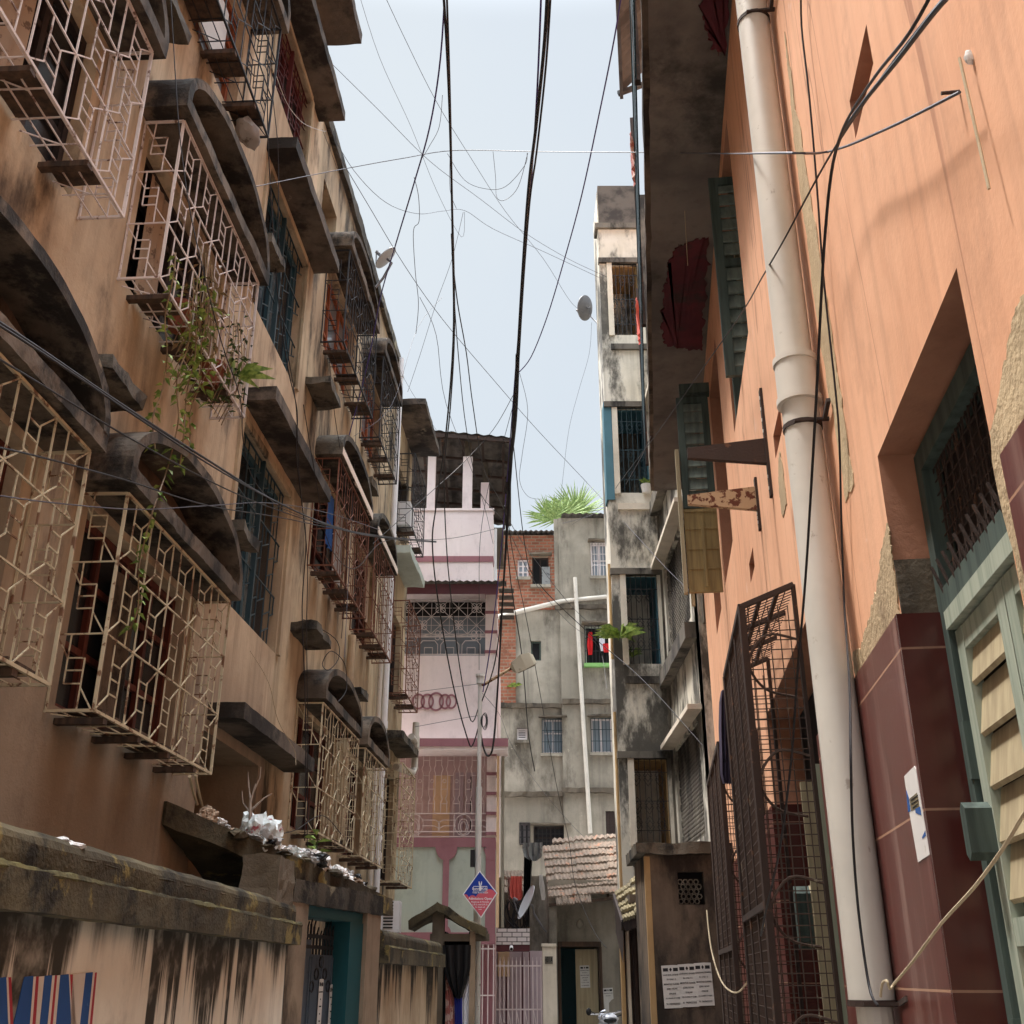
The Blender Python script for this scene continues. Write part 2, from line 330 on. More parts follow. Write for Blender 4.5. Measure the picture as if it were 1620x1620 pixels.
def tiles(name, c, grout, w, h, mortar=.02, rough=.2, off=0.0, var=.15, bump=.3, proj='xz', spec=.5, stain=None):
    t = NT(name); sp = t.n('ShaderNodeSeparateXYZ'); t.l(t.pos, sp.inputs[0]); cb = t.n('ShaderNodeCombineXYZ')
    t.l(sp.outputs['X' if proj == 'xz' else 'Y'], cb.inputs[0]); t.l(sp.outputs['Z'], cb.inputs[1])
    br = t.n('ShaderNodeTexBrick'); br.offset = off; br.inputs['Scale'].default_value = 1; br.inputs['Brick Width'].default_value = w; br.inputs['Row Height'].default_value = h
    br.inputs['Mortar Size'].default_value = mortar; br.inputs['Mortar Smooth'].default_value = .1; br.inputs['Bias'].default_value = 0
    c = lin(c); br.inputs['Color1'].default_value = c; br.inputs['Color2'].default_value = k(c, 1 - var); br.inputs['Mortar'].default_value = lin(grout)
    t.l(cb.outputs[0], br.inputs['Vector']); col = br.outputs['Color']
    col = t.mix(t.mth('MULTIPLY', t.rng(t.noise((9, 9, .5), 5, .6), .5, .75), .4), col, lin((170, 140, 128)) if proj == 'yz' else k(c, .5))
    if stain: col = t.mix(t.rng(t.noise(1.6, 6, .65), .52, .66), col, lin(stain))
    inv = t.mth('SUBTRACT', 1.0, br.outputs['Fac']); t.bump(t.mth('ADD', inv, t.mth('MULTIPLY', t.noise(30, 3), .3)), bump, .012)
    return t.fin(col, rough, 0, spec)
M['brick'] = tiles('red_brickwork', (158, 96, 72), (136, 120, 102), .25, .105, .014, .9, .5, .45, .9, stain=(120, 76, 56))
M['tile_red'] = tiles('maroon_wall_tile', (92, 46, 40), (170, 130, 104), 40, .52, .004, .3, 0, 0, .1, 'yz')
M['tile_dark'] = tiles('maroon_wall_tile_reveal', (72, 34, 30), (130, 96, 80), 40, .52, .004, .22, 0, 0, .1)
t = NT('weathered_clay_tile'); sn = t.noise((5.2, 5.2, 5.2), 2, .5); col = t.mix(t.rng(sn, .60, .68), lin((122, 107, 94)), lin((148, 108, 86))); col = t.mix(t.rng(t.noise(9, 6, .7), .46, .62), col, lin((96, 86, 76))); t.bump(t.noise(40, 3), .4, .01); M['clay'] = t.fin(col, .9)
t = NT('yellowed_clay_tile'); col = t.mix(t.rng(t.noise(6, 5, .6), .4, .65), lin((118, 108, 82)), lin((84, 76, 60))); t.bump(t.noise(40, 3), .4, .01); M['clay_yellow'] = t.fin(col, .9)
t = NT('corrugated_asbestos'); col = t.mix(t.rng(t.noise(3, 6, .6), .4, .65), lin((96, 90, 84)), lin((60, 56, 54))); M['sheet'] = t.fin(col, .9)
t = NT('pale_corrugated_sheet'); col = t.mix(t.rng(t.noise(3, 6, .6), .4, .65), lin((112, 114, 116)), lin((80, 80, 82))); M['sheet_pale'] = t.fin(col, .7)
# ------------------------------------------------------------------ shared building pieces
def wall(fr, s0, s1, z0, z1, holes, name, mat, parent, reveal=.18, d=0, rmat=None, top=None):
    """sheet with real openings and reveals; top = [(s_limit, z_top), ...]"""
    xs = {s0, s1}; zs = {z0, z1}
    for h in holes: xs |= {h[0], h[1]}; zs |= {h[2], h[3]}
    for t in (top or []): xs.add(t[0]); zs.add(t[1])
    xs = sorted(x for x in xs if s0 - 1e-6 <= x <= s1 + 1e-6); zs = sorted(z for z in zs if z0 - 1e-6 <= z <= z1 + 1e-6); m = MB(); r = MB()
    for a, b in zip(xs, xs[1:]):
        for c, e in zip(zs, zs[1:]):
            cs, cz = (a + b) / 2, (c + e) / 2
            if any(h[0] < cs < h[1] and h[2] < cz < h[3] for h in holes): continue
            if top:
                zt = next((t[1] for t in top if cs < t[0]), z1)
                if cz > zt: continue
            m.quad(fr.P(a, d, c), fr.P(b, d, c), fr.P(b, d, e), fr.P(a, d, e))
    for h in holes:
        a, b, c, e = h[:4]; r = MB(); q = r if rmat else m; rv = h[4] if len(h) > 4 else reveal
        q.quad(fr.P(a, d, c), fr.P(a, d, e), fr.P(a, d - rv, e), fr.P(a, d - rv, c)); q.quad(fr.P(b, d, c), fr.P(b, d, e), fr.P(b, d - rv, e), fr.P(b, d - rv, c))
        q.quad(fr.P(a, d, e), fr.P(b, d, e), fr.P(b, d - rv, e), fr.P(a, d - rv, e)); q.quad(fr.P(a, d, c), fr.P(b, d, c), fr.P(b, d - rv, c), fr.P(a, d - rv, c))
        if rmat: r.build('reveal', rmat, parent)
    return m.build(name, mat, parent)
def shell(fr, s0, s1, depth, z1, mat, parent, d=0, name='back_wall', z0=0):   # end walls, rear wall and roof behind a facade
    m = MB(); P = fr.P; a = d - .01
    for s in (s0, s1): m.quad(P(s, a, z0), P(s, d - depth, z0), P(s, d - depth, z1), P(s, a, z1))
    m.quad(P(s0, d - depth, z0), P(s1, d - depth, z0), P(s1, d - depth, z1), P(s0, d - depth, z1))
    m.quad(P(s0, a, z1), P(s1, a, z1), P(s1, d - depth, z1), P(s0, d - depth, z1)); return m.build(name, mat, parent)
def cell(m, Pf, u0, u1, v0, v1, w, flip=False, style=0):
    W, H = u1 - u0, v1 - v0
    def b(a, c, ww=w):
        a0, c0 = (1 - a[0], 1 - c[0]) if flip else (a[0], c[0])
        m.bar(Pf(u0 + W * a0, v0 + H * a[1]), Pf(u0 + W * c0, v0 + H * c[1]), ww)
    if style == 0:      # straight bar, then a kinked pair with a short ladder between
        b((0, 0), (0, 1), w * 1.25)
        b((0, 0), (.36, .27)); b((.36, .27), (.36, .9)); b((.36, .9), (.36, 1))
        b((.66, 0), (.66, .73)); b((.66, .73), (1, 1))
        for q in (.3, .5, .7): b((.36, q), (.66, q))
    elif style == 1:    # panel of the side: octagon chain
        b((.35, 0), (.35, .3)); b((.35, .3), (.05, .0)); b((.7, .35), (.7, 1)); b((.7, .68), (1, 1)); b((.35, .3), (.35, .68))
        for q in (.35, .52, .68): b((.35, q), (.7, q))
    elif style == 2:    # stair window: pairs of bars with chevrons
        b((.0, 0), (.0, 1)); b((.5, 0), (.5, 1)); b((.0, .2), (.5, .38)); b((.5, .6), (1, .78)); b((0, .5), (.5, .68)); b((.25, 0), (.25, .3)); b((.75, .7), (.75, 1))
def cage(fr, s0, s1, z0, z1, dp, mat, parent, boards=3, n=None, rows=3, w=.008, bmat=None, ends=(1, 1)):
    m = MB(); P = fr.P; n = n or max(2, round((s1 - s0) / .42)); e = .019
    for s in (s0, s1):
        m.bar(P(s, dp, z0), P(s, dp, z1), e)
        for z in (z0, z1): m.bar(P(s, 0, z), P(s, dp, z), e * .9)
        m.bar(P(s, .01, z0), P(s, .01, z1), e * .7)
    for i in range(rows + 1):
        z = z0 + (z1 - z0) * i / rows; m.bar(P(s0, dp, z), P(s1, dp, z), e if i in (0, rows) else w * 1.3)
        for s in (s0, s1): m.bar(P(s, 0, z), P(s, dp, z), w * 1.2)
    for i in range(rows):
        v0, v1 = z0 + (z1 - z0) * i / rows, z0 + (z1 - z0) * (i + 1) / rows
        for j in range(n):
            a, b = s0 + (s1 - s0) * j / n, s0 + (s1 - s0) * (j + 1) / n
            cell(m, lambda u, v: P(u, dp, v), a, b, v0, v1, w, flip=False)
        for q, s in enumerate((s0, s1)):
            if ends[q]: cell(m, lambda u, v, s=s: P(s, u, v), 0, dp, v0, v1, w, flip=True, style=1)
    for q in (.33, .66): m.bar(P(s0, dp * q, z0), P(s1, dp * q, z0), w)
    for j in range(n * 2 + 1):
        s = s0 + (s1 - s0) * j / (n * 2); m.bar(P(s, 0, z0), P(s, dp, z0), w)
    for j in range(n): 
        a = s0 + (s1 - s0) * (j + .2) / n; m.bar(P(a, 0, z0), P(a + .14, dp * .66, z0), w * .9)
    for i, v in enumerate(m.v): m.v[i] = v + noise.noise_vector(v * 2.6) * .007
    g = m.build('window_grille', mat, parent)
    for j in range(boards):
        c = s0 + (s1 - s0) * (j + .55 + rnd.uniform(-.12, .12)) / boards; hw = rnd.uniform(.1, .2) * min(1, (s1 - s0) / 2)
        b = MB(); b.rbox(fr, c - hw, c + hw, .02, dp - .012, z0 + .012, z0 + .035, .1, .006); b.build('shelf_board', bmat or M['board'], g)
        c2 = MB(); x = s0 + (s1 - s0) * (j + .3) / boards; c2.box(fr, x - .028, x + .028, -.02, dp + .005, z0 - .05, z0 - .013); c2.build('bracket', bmat or M['board'], g)
    return g
def hood(fr, s0, s1, z, d, mat, parent, rise=.5, tymp=None, th=.08, lipmat=None):
    m = MB(); c = (s0 + s1) / 2; hw = (s1 - s0) / 2; P = fr.P; lip = .11
    m.rbox(fr, s0, s1, -.02, d, z, z + lip, .05, .006)
    n = 40; prev = None; base = z + lip - .004; rings = []
    for i in range(n + 1):
        t = math.pi * i / n; x, y = math.cos(t), math.sin(t) ** .9
        rings.append((c - hw * x, base + rise * y, c - (hw - th) * x, base + (rise - th) * y))
    dn = 7
    for i in range(n):
        a, b = rings[i], rings[i + 1]
        for j in range(dn):
            d0, d1 = -.02 + (d + .02) * j / dn, -.02 + (d + .02) * (j + 1) / dn
            m.quad(P(a[0], d0, a[1]), P(b[0], d0, b[1]), P(b[0], d1, b[1]), P(a[0], d1, a[1]))
            m.quad(P(a[2], d0, a[3]), P(b[2], d0, b[3]), P(b[2], d1, b[3]), P(a[2], d1, a[3]))
        m.quad(P(a[0], d, a[1]), P(b[0], d, b[1]), P(b[2], d, b[3]), P(a[2], d, a[3]))
    for i, v in enumerate(m.v): m.v[i] = v + noise.noise_vector(v * 3) * .008 + noise.noise_vector(v * 22) * .004
    h = m.build('arched_hood', mat, parent)
    q = MB(); q.prism(fr, [(c - hw * .93, base)] + [(r[2], r[3]) for r in rings[1:-1]] + [(c + hw * .93, base)], .0, .02)
    q.build('hood_panel', tymp or M['hood'], h)
    if lipmat: l = MB(); l.box(fr, s0 + .02, s1 - .02, d - .02, d + .006, z + .005, z + lip - .008); l.build('hood_edge', lipmat, h)
    return h
def slabs(fr, s0, s1, z, d, th, mat, parent, name='sunshade', amp=.012, d0=-.02): 
    m = MB(); m.rbox(fr, s0, s1, d0, d, z, z + th, .08, amp); return m.build(name, mat, parent)
def window(fr, s0, s1, z0, z1, dp, fmat, pmat, parent, n=3, rails=(.3,), fw=.06, name='window', louvre=None):
    m = MB(); fd = .05
    m.box(fr, s0, s0 + fw, dp, dp + fd, z0, z1); m.box(fr, s1 - fw, s1, dp, dp + fd, z0, z1)
    m.box(fr, s0 + fw, s1 - fw, dp, dp + fd, z1 - fw, z1); m.box(fr, s0 + fw, s1 - fw, dp, dp + fd, z0, z0 + fw)
    for i in range(1, n): c = s0 + (s1 - s0) * i / n; m.box(fr, c - fw * .5, c + fw * .5, dp + .002, dp + fd - .004, z0 + fw, z1 - fw)
    for r in rails: c = z0 + (z1 - z0) * r; m.box(fr, s0 + fw, s1 - fw, dp + .004, dp + fd - .012, c - fw * .4, c + fw * .4)
    w = m.build(name, fmat, parent); p = MB()
    p.box(fr, s0 + .004, s1 - .004, dp - .02, dp + .008, z0 + .004, z1 - .004); p.build('pane', pmat, w)
    if louvre:
        v = MB()
        for i in range(n):
            a, b = s0 + (s1 - s0) * i / n + fw * .6, s0 + (s1 - s0) * (i + 1) / n - fw * .6; z = z0 + fw
            while z < z1 - fw - .05: v.add([fr.P(a, dp + .01, z + .05), fr.P(b, dp + .01, z + .05), fr.P(b, dp + .045, z), fr.P(a, dp + .045, z)], [(0, 1, 2, 3)]); z += .065
        v.build('louvre', louvre, w)
    return w
def smooth_pts(pts, k=6):
    pts = [Vector(p) for p in pts]; out = []
    for i in range(len(pts) - 1):
        p0, p1, p2, p3 = pts[max(i - 1, 0)], pts[i], pts[i + 1], pts[min(i + 2, len(pts) - 1)]
        for j in range(k):
            t = j / k; out.append(.5 * ((2 * p1) + (p2 - p0) * t + (2 * p0 - 5 * p1 + 4 * p2 - p3) * t * t + (3 * p1 - p0 - 3 * p2 + p3) * t ** 3))
    return out + [pts[-1]]
def pipe(pts, r, mat, parent, name='drainpipe', collars=(), n=12):
    m = MB(); m.tube(pts, r, n)
    for a, b, rr in collars: m.tube([a, b], rr, n)
    return m.build(name, mat, parent, smooth=False)
# ------------------------------------------------------------------ ground
g = MB(); g.quad((-150, -60, -.03), (150, -60, -.03), (150, 260, -.03), (-150, 260, -.03)); o = g.build('ground', M['asphalt']); o['kind'] = 'structure'
g = MB(); g.add([(-1.9, -6, .004), (1.0, -6, .004), (2.9, 16, .004), (1.9, 23.9, .004), (-.9, 21, .004), (-1.2, 11, .004)], [(0, 1, 2, 3, 4, 5)]); o = g.build('road', M['asphalt']); o['kind'] = 'structure'
# ------------------------------------------------------------------ left: apartment building
AP = thing('apartment_building', 'tan soot-streaked four storey apartment building with caged windows lining the left of the alley', 'building', L.P(8, -4, 0))
C1 = [(3.55, 5.66), (6.25, 8.42)]           # cages of the near bays
rows = [(3.03, 4.42), (6.05, 7.45), (8.98, 10.38)]
cg = []   # s0,s1,row,material
cg += [(C1[0][0], C1[0][1], 0, 'iron_cream'), (C1[1][0], C1[1][1], 0, 'iron_cream'), (3.4, 5.57, 1, 'iron_pink'), (6.22, 8.26, 1, 'iron_pink'), (6.2, 8.05, 2, 'iron_black')]
cg += [(11.95, 14.05, 0, 'iron_cream'), (14.55, 16.25, 0, 'iron_cream'), (11.9, 13.95, 1, 'iron_brown'), (14.45, 16.2, 1, 'iron_brown'), (11.66, 13.7, 2, 'iron_black'), (14.3, 15.95, 2, 'iron_black')]
holes = []
for s0, s1, r, mt in cg: holes.append((s0 + .12, s1 - .12, rows[r][0] + .06, rows[r][1] - .02))
stair = [(9.07, 11.0, 4.7, 6.5), (9.0, 10.8, 7.78, 9.5), (8.75, 10.35, 10.55, 11.66)]
holes += stair; porch = (9.0, 10.7, 1.5, 3.5, .7); holes.append(porch)
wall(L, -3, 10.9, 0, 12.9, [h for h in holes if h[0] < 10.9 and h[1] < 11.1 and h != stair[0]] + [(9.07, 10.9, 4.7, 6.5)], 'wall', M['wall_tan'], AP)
wall(L, 10.9, 17.2, 0, 12.05, [h for h in holes if h[0] > 11.2] + [(11.2, 12.0, 10.1, 11.2)], 'wall', M['wall_sand'], AP)
shell(L, -3, 17.2, 9, 12.0, M['wall_sand'], AP); shell(L, -3, 10.9, 9, 12.9, M['wall_sand'], AP, z0=12.02)
slabs(L, 10.95, 17.3, 11.93, .07, .2, M['concrete_dark'], AP, 'parapet_edge'); slabs(L, 6.0, 10.45, 12.72, .55, .16, M['soffit'], AP, 'roof_slab')
b = MB(); b.box(L, 11.2, 12.0, -.9, -.16, 10.1, 11.2); b.build('window', M['black'], AP)
b = MB(); b.box(L, porch[0] + .01, porch[1] - .01, -.72, -.68, 1.5, 3.5); b.build('porch_wall', M['wall_tan'], AP)
w = window(L, 9.25, 9.75, 2.0, 2.75, -.678, M['shutter_dark'], M['black'], AP, 2, (.5,), .04)
for s0, s1, r, mt in cg:
    z0, z1 = rows[r]; near = s0 < 9
    fm = {0: 'shutter_red', 1: 'shutter_dark', 2: 'frame_orange'}[r] if near or r != 1 else 'shutter_red'
    if not near and r == 2: fm = 'frame_orange'
    window(L, s0 + .13, s1 - .13, z0 + .07, z1 - .03, -.15, M[fm], M['glass'] if r != 2 else M['glass_sky'], AP, 4 if near else 3, (.34, .7), .055)
    cage(L, s0, s1, z0, z1, .3, M[mt], AP, boards=4 if near and r == 0 else 3, ends=(1, 1))
    lo = .3 if near else .22
    red = (not near and r == 1)
    hood(L, s0 - (.12 if near else .05), s1 + (.1 if near else .03), z1 + .04, .36 if near else .34, M['hood'] if not red else M['concrete_dark'], AP, .56 if near else .42, M['red_plaster'] if red else M['hood_in'], lipmat=M['white_paint'] if red else None)
hood(L, 3.3, 5.9, 10.42, .36, M['hood'], AP, .5)
for s0, s1, z0, z1 in stair:
    i = 0 if z0 < 5 else (1 if z0 < 9 else 2); mt = ('iron_teal', 'iron_teal', 'iron_red')[i]
    w = window(L, s0 + .02, s1 - .02, z0 + .02, z1 - .02, -.17, M['frame_teal'] if i < 2 else M['iron_red'], M['glass'], AP, 2, (), .07)
    m = MB(); n = 4; rr = 3
    for q in range(rr):
        for j in range(n * 1):
            a, b2 = s0 + (s1 - s0) * j / n, s0 + (s1 - s0) * (j + 1) / n
            cell(m, lambda u, v: L.P(u, -.06, v), a + .01, b2 - .01, z0 + (z1 - z0) * q / rr, z0 + (z1 - z0) * (q + 1) / rr, .012, style=2)
    for q in range(rr + 1): z = z0 + .01 + (z1 - z0 - .02) * q / rr; m.bar(L.P(s0, -.06, z), L.P(s1, -.06, z), .014)
    m.bar(L.P((s0 + s1) / 2, -.05, z0), L.P((s0 + s1) / 2, -.05, z1), .05); m.build('window_grille', M[mt], AP)
    f = MB()
    for s in (s0, s1): f.box(L, s - .05, s + .03, .0, .03, z0, z1)
    f.box(L, s0 + .03, s1 - .05, .002, .03, z1 - .03, z1 + .05); f.build('window_surround', M['wall_sand'], AP)
for s0, s1, z, d in ((9.05, 11.65, 3.6, .32), (9.05, 11.5, 6.68, .32), (8.9, 11.1, 9.62, .32), (8.6, 10.72, 11.7, .34)): slabs(L, s0, s1, z, d, .14, M['soffit'], AP, amp=.008)
for s0, s1, z in ((5.75, 6.32, 5.05), (8.55, 9.03, 5.1), (8.5, 9.0, 8.1), (11.15, 11.8, 8.08), (11.4, 12.15, 5.1), (14.05, 14.5, 8.12), (14.1, 14.55, 5.05), (5.7, 6.1, 8.1)):
    slabs(L, s0, s1, z, .3, .1, M['concrete_dark'], AP, 'small_ledge', .03)
pipe([L.P(17.0, .1, 12.0), L.P(17.0, .1, .3)], .05, M['pvc_white'], AP, collars=[(L.P(17.0, .1, z), L.P(17.0, .1, z + .12), .06) for z in (11.6, 8.4, 5.2, 3.2)])
pipe([L.P(14.25, .09, 5.9), L.P(14.25, .09, 3.2)], .055, M['wall_sand'], AP)
pipe([L.P(16.6, .07, 8.3), L.P(16.6, .07, .5)], .04, M['pvc'], AP)
# wrapped bundle hung under the black cage
b = MB(); c = at(392, 210, 7.85); b.blob(c, .1, .17, .1, 5, .3, 3); tag(b.build('tied_sack', M['plastic_grey'], None, True), 'pale grey tied sack hanging under the black caged window high on the left', 'sack')
# white sheet behind black cage
b = MB(); b.box(L, 6.4, 7.3, .05, .07, 9.03, 9.75); tag(b.build('printed_sack', M['plastic_white']), 'white printed sheet leaning inside the black window cage at upper left', 'sheet')
# clutter in the far cages
# ------------------------------------------------------------------ left: plain house beyond the downpipe
PH = thing('plain_house', 'narrow weathered house with stacked grilles between the apartment block and the pink house', 'house', L.P(18.3, -3, 0))
rows3 = [(2.95, 4.75), (5.9, 7.5), (8.85, 10.3)]
h3 = [(17.6, 18.85, a + .06, b - .05) for a, b in rows3]
wall(L, 17.22, 19.35, 0, 11.15, h3, 'wall', M['wall_sand'], PH); shell(L, 17.22, 19.35, 1.0, 11.15, M['wall_sand'], PH)
for (a, b), mt in zip(rows3, ('iron_cream', 'iron_brown', 'iron_black')):
    window(L, 17.61, 18.84, a + .07, b - .06, -.14, M['shutter_dark'], M['glass'], PH, 2, (.4,), .05)
    cage(L, 17.5, 18.95, a, b, .34, M[mt], PH, boards=2, n=3, rows=5 if a < 3 else 4)
slabs(L, 17.2, 19.35, 11.15, .55, .12, M['soffit'], PH, 'roof_slab'); slabs(L, 17.3, 19.1, 8.3, .36, .14, M['greenpanel'], PH, 'sunshade', .02); slabs(L, 17.3, 19.1, 5.12, .36, .12, M['concrete_dark'], PH, 'sunshade', .02)
z5 = 5.72
pipe([L.P(19.1, .3, 5.75), L.P(19.1, .3, 4.95), L.P(19.0, .28, 4.85), L.P(18.2, .12, 4.82)], .06, M['pvc'], PH, 'waste_pipe', [(L.P(19.1, .3, 5.3), L.P(19.1, .3, 5.5), .075), (L.P(19.1, .3, 5.4), L.P(18.6, .3, 5.4), .055)])
b = MB(); b.box(L, 17.6, 18.1, .06, .28, 8.95, 9.4); b.build('cooler_box', M['pvc_white'], PH)
# washing and curtains behind the bars
def hung(s0, s1, z0, z1, d, mat, label, cat='cloth', name='drying_cloth'):
    m = MB(); n = 12; V = []
    for j in range(7):
        for i in range(n + 1): q = i / n; V.append(L.P(s0 + (s1 - s0) * q, d + .018 * math.sin(i * 1.9 + s0) * (.4 + j / 7), z1 + (z0 - z1) * j / 6 + .02 * math.sin(i * .9 + s0) * (j / 6)))
    m.add(V, [(j * (n + 1) + i, j * (n + 1) + i + 1, (j + 1) * (n + 1) + i + 1, (j + 1) * (n + 1) + i) for j in range(6) for i in range(n)]); tag(m.build(name, M[mat], None, True), label, cat)
hung(7.0, 7.45, 3.2, 4.2, -.05, 'hood', 'dull brown cloth behind the bars of the lowest right cream cage'); hung(12.3, 12.6, 6.5, 7.2, .1, 'blue_paint', 'blue cloth hanging inside the left brown cage'); hung(12.9, 13.4, 6.3, 7.3, .06, 'plastic_grey', 'grey cloth hanging inside the left brown cage'); hung(14.9, 15.3, 6.4, 7.3, .08, 'paper_tan', 'tan cloth hanging inside the right brown cage')
hung(4.2, 4.75, 6.2, 7.3, -.06, 'paper_tan', 'tan curtain behind the bars of the topmost pinkish cage', 'curtain', 'curtain'); hung(4.3, 5.0, 3.2, 4.3, -.06, 'hood_in', 'brown curtain behind the bars of the leftmost cream cage', 'curtain', 'curtain'); hung(6.6, 7.0, 6.2, 7.3, -.06, 'paper_tan', 'tan curtain behind the bars of the pinkish cage with the creeper', 'curtain', 'curtain')
# ------------------------------------------------------------------ left: compound walls and gateway
CN = seg((-2.12, 0), (-1.78, 9.25)); CN = Fr((-2.12, 0), (.037, 1), (1, -.037))
GT = seg((-1.80, 9.25), (-1.32, 11.5)); GT.n = -GT.n if GT.n.x < 0 else GT.n
CF = seg((-1.32, 11.5), (-1.02, 16.3)); CF.n = -CF.n if CF.n.x < 0 else CF.n
CW = thing('compound_wall', 'low stained cream wall with mossy coping and painted letters, nearest on the left', 'wall', CN.P(5, -.1, 0))
m = MB(); m.box(CN, -3, 9.2, -.25, 0, 0, 1.86); m.build('wall', M['compound'], CW)
def coping(fr, s0, s1, zt, parent):
    m = MB(); m.rbox(fr, s0, s1, -.31, .10, zt - .28, zt - .13, .05, .006, 6); m.rbox(fr, s0, s1, -.27, .045, zt - .132, zt - .02, .05, .006, 6)
    m.tube([fr.P(s0 + (s1 - s0) * i / 90, -.03, zt - .035 + .003 * math.sin(i * 1.7)) for i in range(91)], .075, 10)
    o = m.build('coping', M['coping'], parent); m = MB()
    n = int((s1 - s0) * 14)
    m.tube([fr.P(s0 + (s1 - s0) * i / n, .075 + .004 * rnd.random(), zt - .137 + .006 * rnd.random()) for i in range(n + 1)], [.02 + .012 * noise.noise(Vector((i * .13, zt, 0))) + .006 * rnd.random() for i in range(n + 1)], 7)
    m.build('moss_line', M['moss'], o); return o
coping(CN, -3, 9.22, 2.11, CW)
def ppoly(name, pts, mat, parent, fr=CN, d0=.001, d1=.004):
    m = MB(); m.prism(fr, pts, d0, d1); return m.build(name, mat, parent)
# painted letters: only their tops show above the frame edge
def strip(pa, pb, w0, w1, mat, name, zl=.9):
    (xa, ya), (xb, yb) = pa, pb
    a0 = CN.px(xa, ya); a1 = CN.px(xa + w0, ya - w0 * .12); b0 = CN.px(xb, yb); b1 = CN.px(xb + w1, yb)
    def ext(p, q): t = (zl - p[1]) / (q[1] - p[1]); return (p[0] + (q[0] - p[0]) * t, zl)
    ppoly(name, [ext(a0, b0), ext(a1, b1), a1, a0], mat, CW)
x8 = lambda x: x / 8.1
for xa, ya, xb, w0, w1, mt in ((-60, 385, -40, 128, 132, 'blue_paint'), (72, 380, 95, 22, 24, 'white_paint'), (95, 375, 120, 36, 38, 'red_paint'),
        (305, 368, 165, 113, 205, 'blue_paint'), (420, 366, 372, 30, 30, 'white_paint'), (452, 366, 402, 34, 46, 'red_paint'), (487, 366, 450, 70, 45, 'white_paint'),
        (562, 356, 500, 96, 98, 'blue_paint'), (662, 352, 600, 30, 32, 'white_paint'), (694, 352, 634, 28, 30, 'red_paint'), (724, 350, 668, 36, 36, 'white_paint'),
        (764, 345, 706, 106, 196, 'blue_paint'), (874, 342, 908, 12, 14, 'white_paint'), (888, 340, 926, 34, 36, 'red_paint'), (922, 336, 964, 165, 50, 'white_paint'),
        (1090, 318, 1015, 90, 100, 'blue_paint'), (1184, 316, 1116, 22, 22, 'white_paint'), (1206, 314, 1140, 26, 30, 'red_paint')):
    strip((x8(xa), 1500 + ya / 8.1), (x8(xb), 1620), x8(w0), x8(w1), M[mt], 'painted_letter_stroke')
# gateway: piers, lintel, sloping porch slab, steel leaf, teal jamb
GW = thing('gateway', 'sooty gate porch with sloping slab roof over a slate blue steel gate', 'gateway', GT.P(1.1, -.1, 0))
m = MB(); m.box(GT, -.02, .36, -.3, .02, 0, 2.3); m.build('pier', M['pier'], GW)
m = MB(); m.box(GT, 1.86, 2.26, -.3, .02, 0, 2.2); m.build('pier', M['pier'], GW)
m = MB(); m.rbox(GT, .0, 2.28, -.29, .03, 2.16, 2.34, .09, .012); m.build('lintel', M['concrete_dark'], GW)
m = MB(); m.box(GT, .36, 1.86, -.27, -.03, 2.07, 2.158); m.build('gate_head', M['teal_gate'], GW)
m = MB(); m.box(GT, 1.5, 1.86, -.27, -.02, 0, 2.068); m.build('gate_leaf', M['teal_gate'], GW)
lf = MB(); lf.box(GT, .38, .95, -.2, -.17, 0, 1.9); lf.box(GT, .96, 1.49, -.2, -.17, 0, 1.78)
for s in (.4, .66, .93, .98, 1.22, 1.47): lf.box(GT, s - .012, s + .012, -.17, -.16, 0, 1.76)
lv = lf.build('gate_leaf', M['slate_gate'], GW)
m = MB()
for i in range(15):
    s = .4 + i * .077; zt = 1.98 + .05 * math.sin(i * 1.1); m.bar(GT.P(s, -.18, 1.62 if s > .9 else 1.82), GT.P(s, -.18, zt), .018); m.bar(GT.P(s, -.18, zt), GT.P(s + .03, -.18, zt + .05), .01)
for z in (1.93, 1.84): m.bar(GT.P(.39, -.18, z), GT.P(1.48, -.18, z), .03)
for i in range(5): m.ring(GT, 1.0 + i * .1, 1.72 - .1 * abs(i - 2), .045, -.165, .012)
m.build('gate_crest', M['iron_black'], lv)
def zfor(x, y, p, q):   # height at which plan point (x, y) is seen on the sight line p-q
    lo_, hi_ = 1.7, 3.6
    for _ in range(40):
        z = (lo_ + hi_) / 2; dpt = y * CT + (z - 1.6) * ST; px_ = 810 + FPX * x / dpt; py_ = 810 - FPX * ((z - 1.6) * CT - y * ST) / dpt
        yl = p[1] + (q[1] - p[1]) * (px_ - p[0]) / (q[0] - p[0])
        if py_ > yl: lo_ = z
        else: hi_ = z
    return z
m = MB(); front = [(-2.60, 8.3), (-2.25, 8.8), (-1.78, 9.35), (-1.66, 10.1), (-1.45, 11.0), (-1.24, 11.9)]; back = [(-2.62, 8.3), (-2.59, 8.8), (-2.55, 9.35), (-2.51, 10.1), (-2.46, 11.0), (-2.41, 11.9)]
rowsg = []
ZK = [(y, zfor(x, y, (265, 1268), (630, 1425))) for x, y in front]
def slab_z(Y):
    for (a, za), (b, zb_) in zip(ZK, ZK[1:]):
        if Y <= b: return za + (zb_ - za) * (Y - a) / (b - a)
    return ZK[-1][1]
for (fx, fy), (bx, by) in zip(front, back): rowsg.append([(bx + (fx - bx) * t, by + (fy - by) * t) for t in (0, .25, .5, .75, 1)])
fine = []
for i in range(len(rowsg) - 1):
    for q in range(5): fine.append([(a[0] + (b[0] - a[0]) * q / 5, a[1] + (b[1] - a[1]) * q / 5) for a, b in zip(rowsg[i], rowsg[i + 1])])
fine.append(rowsg[-1]); V = []; nr, nc = len(fine), 5
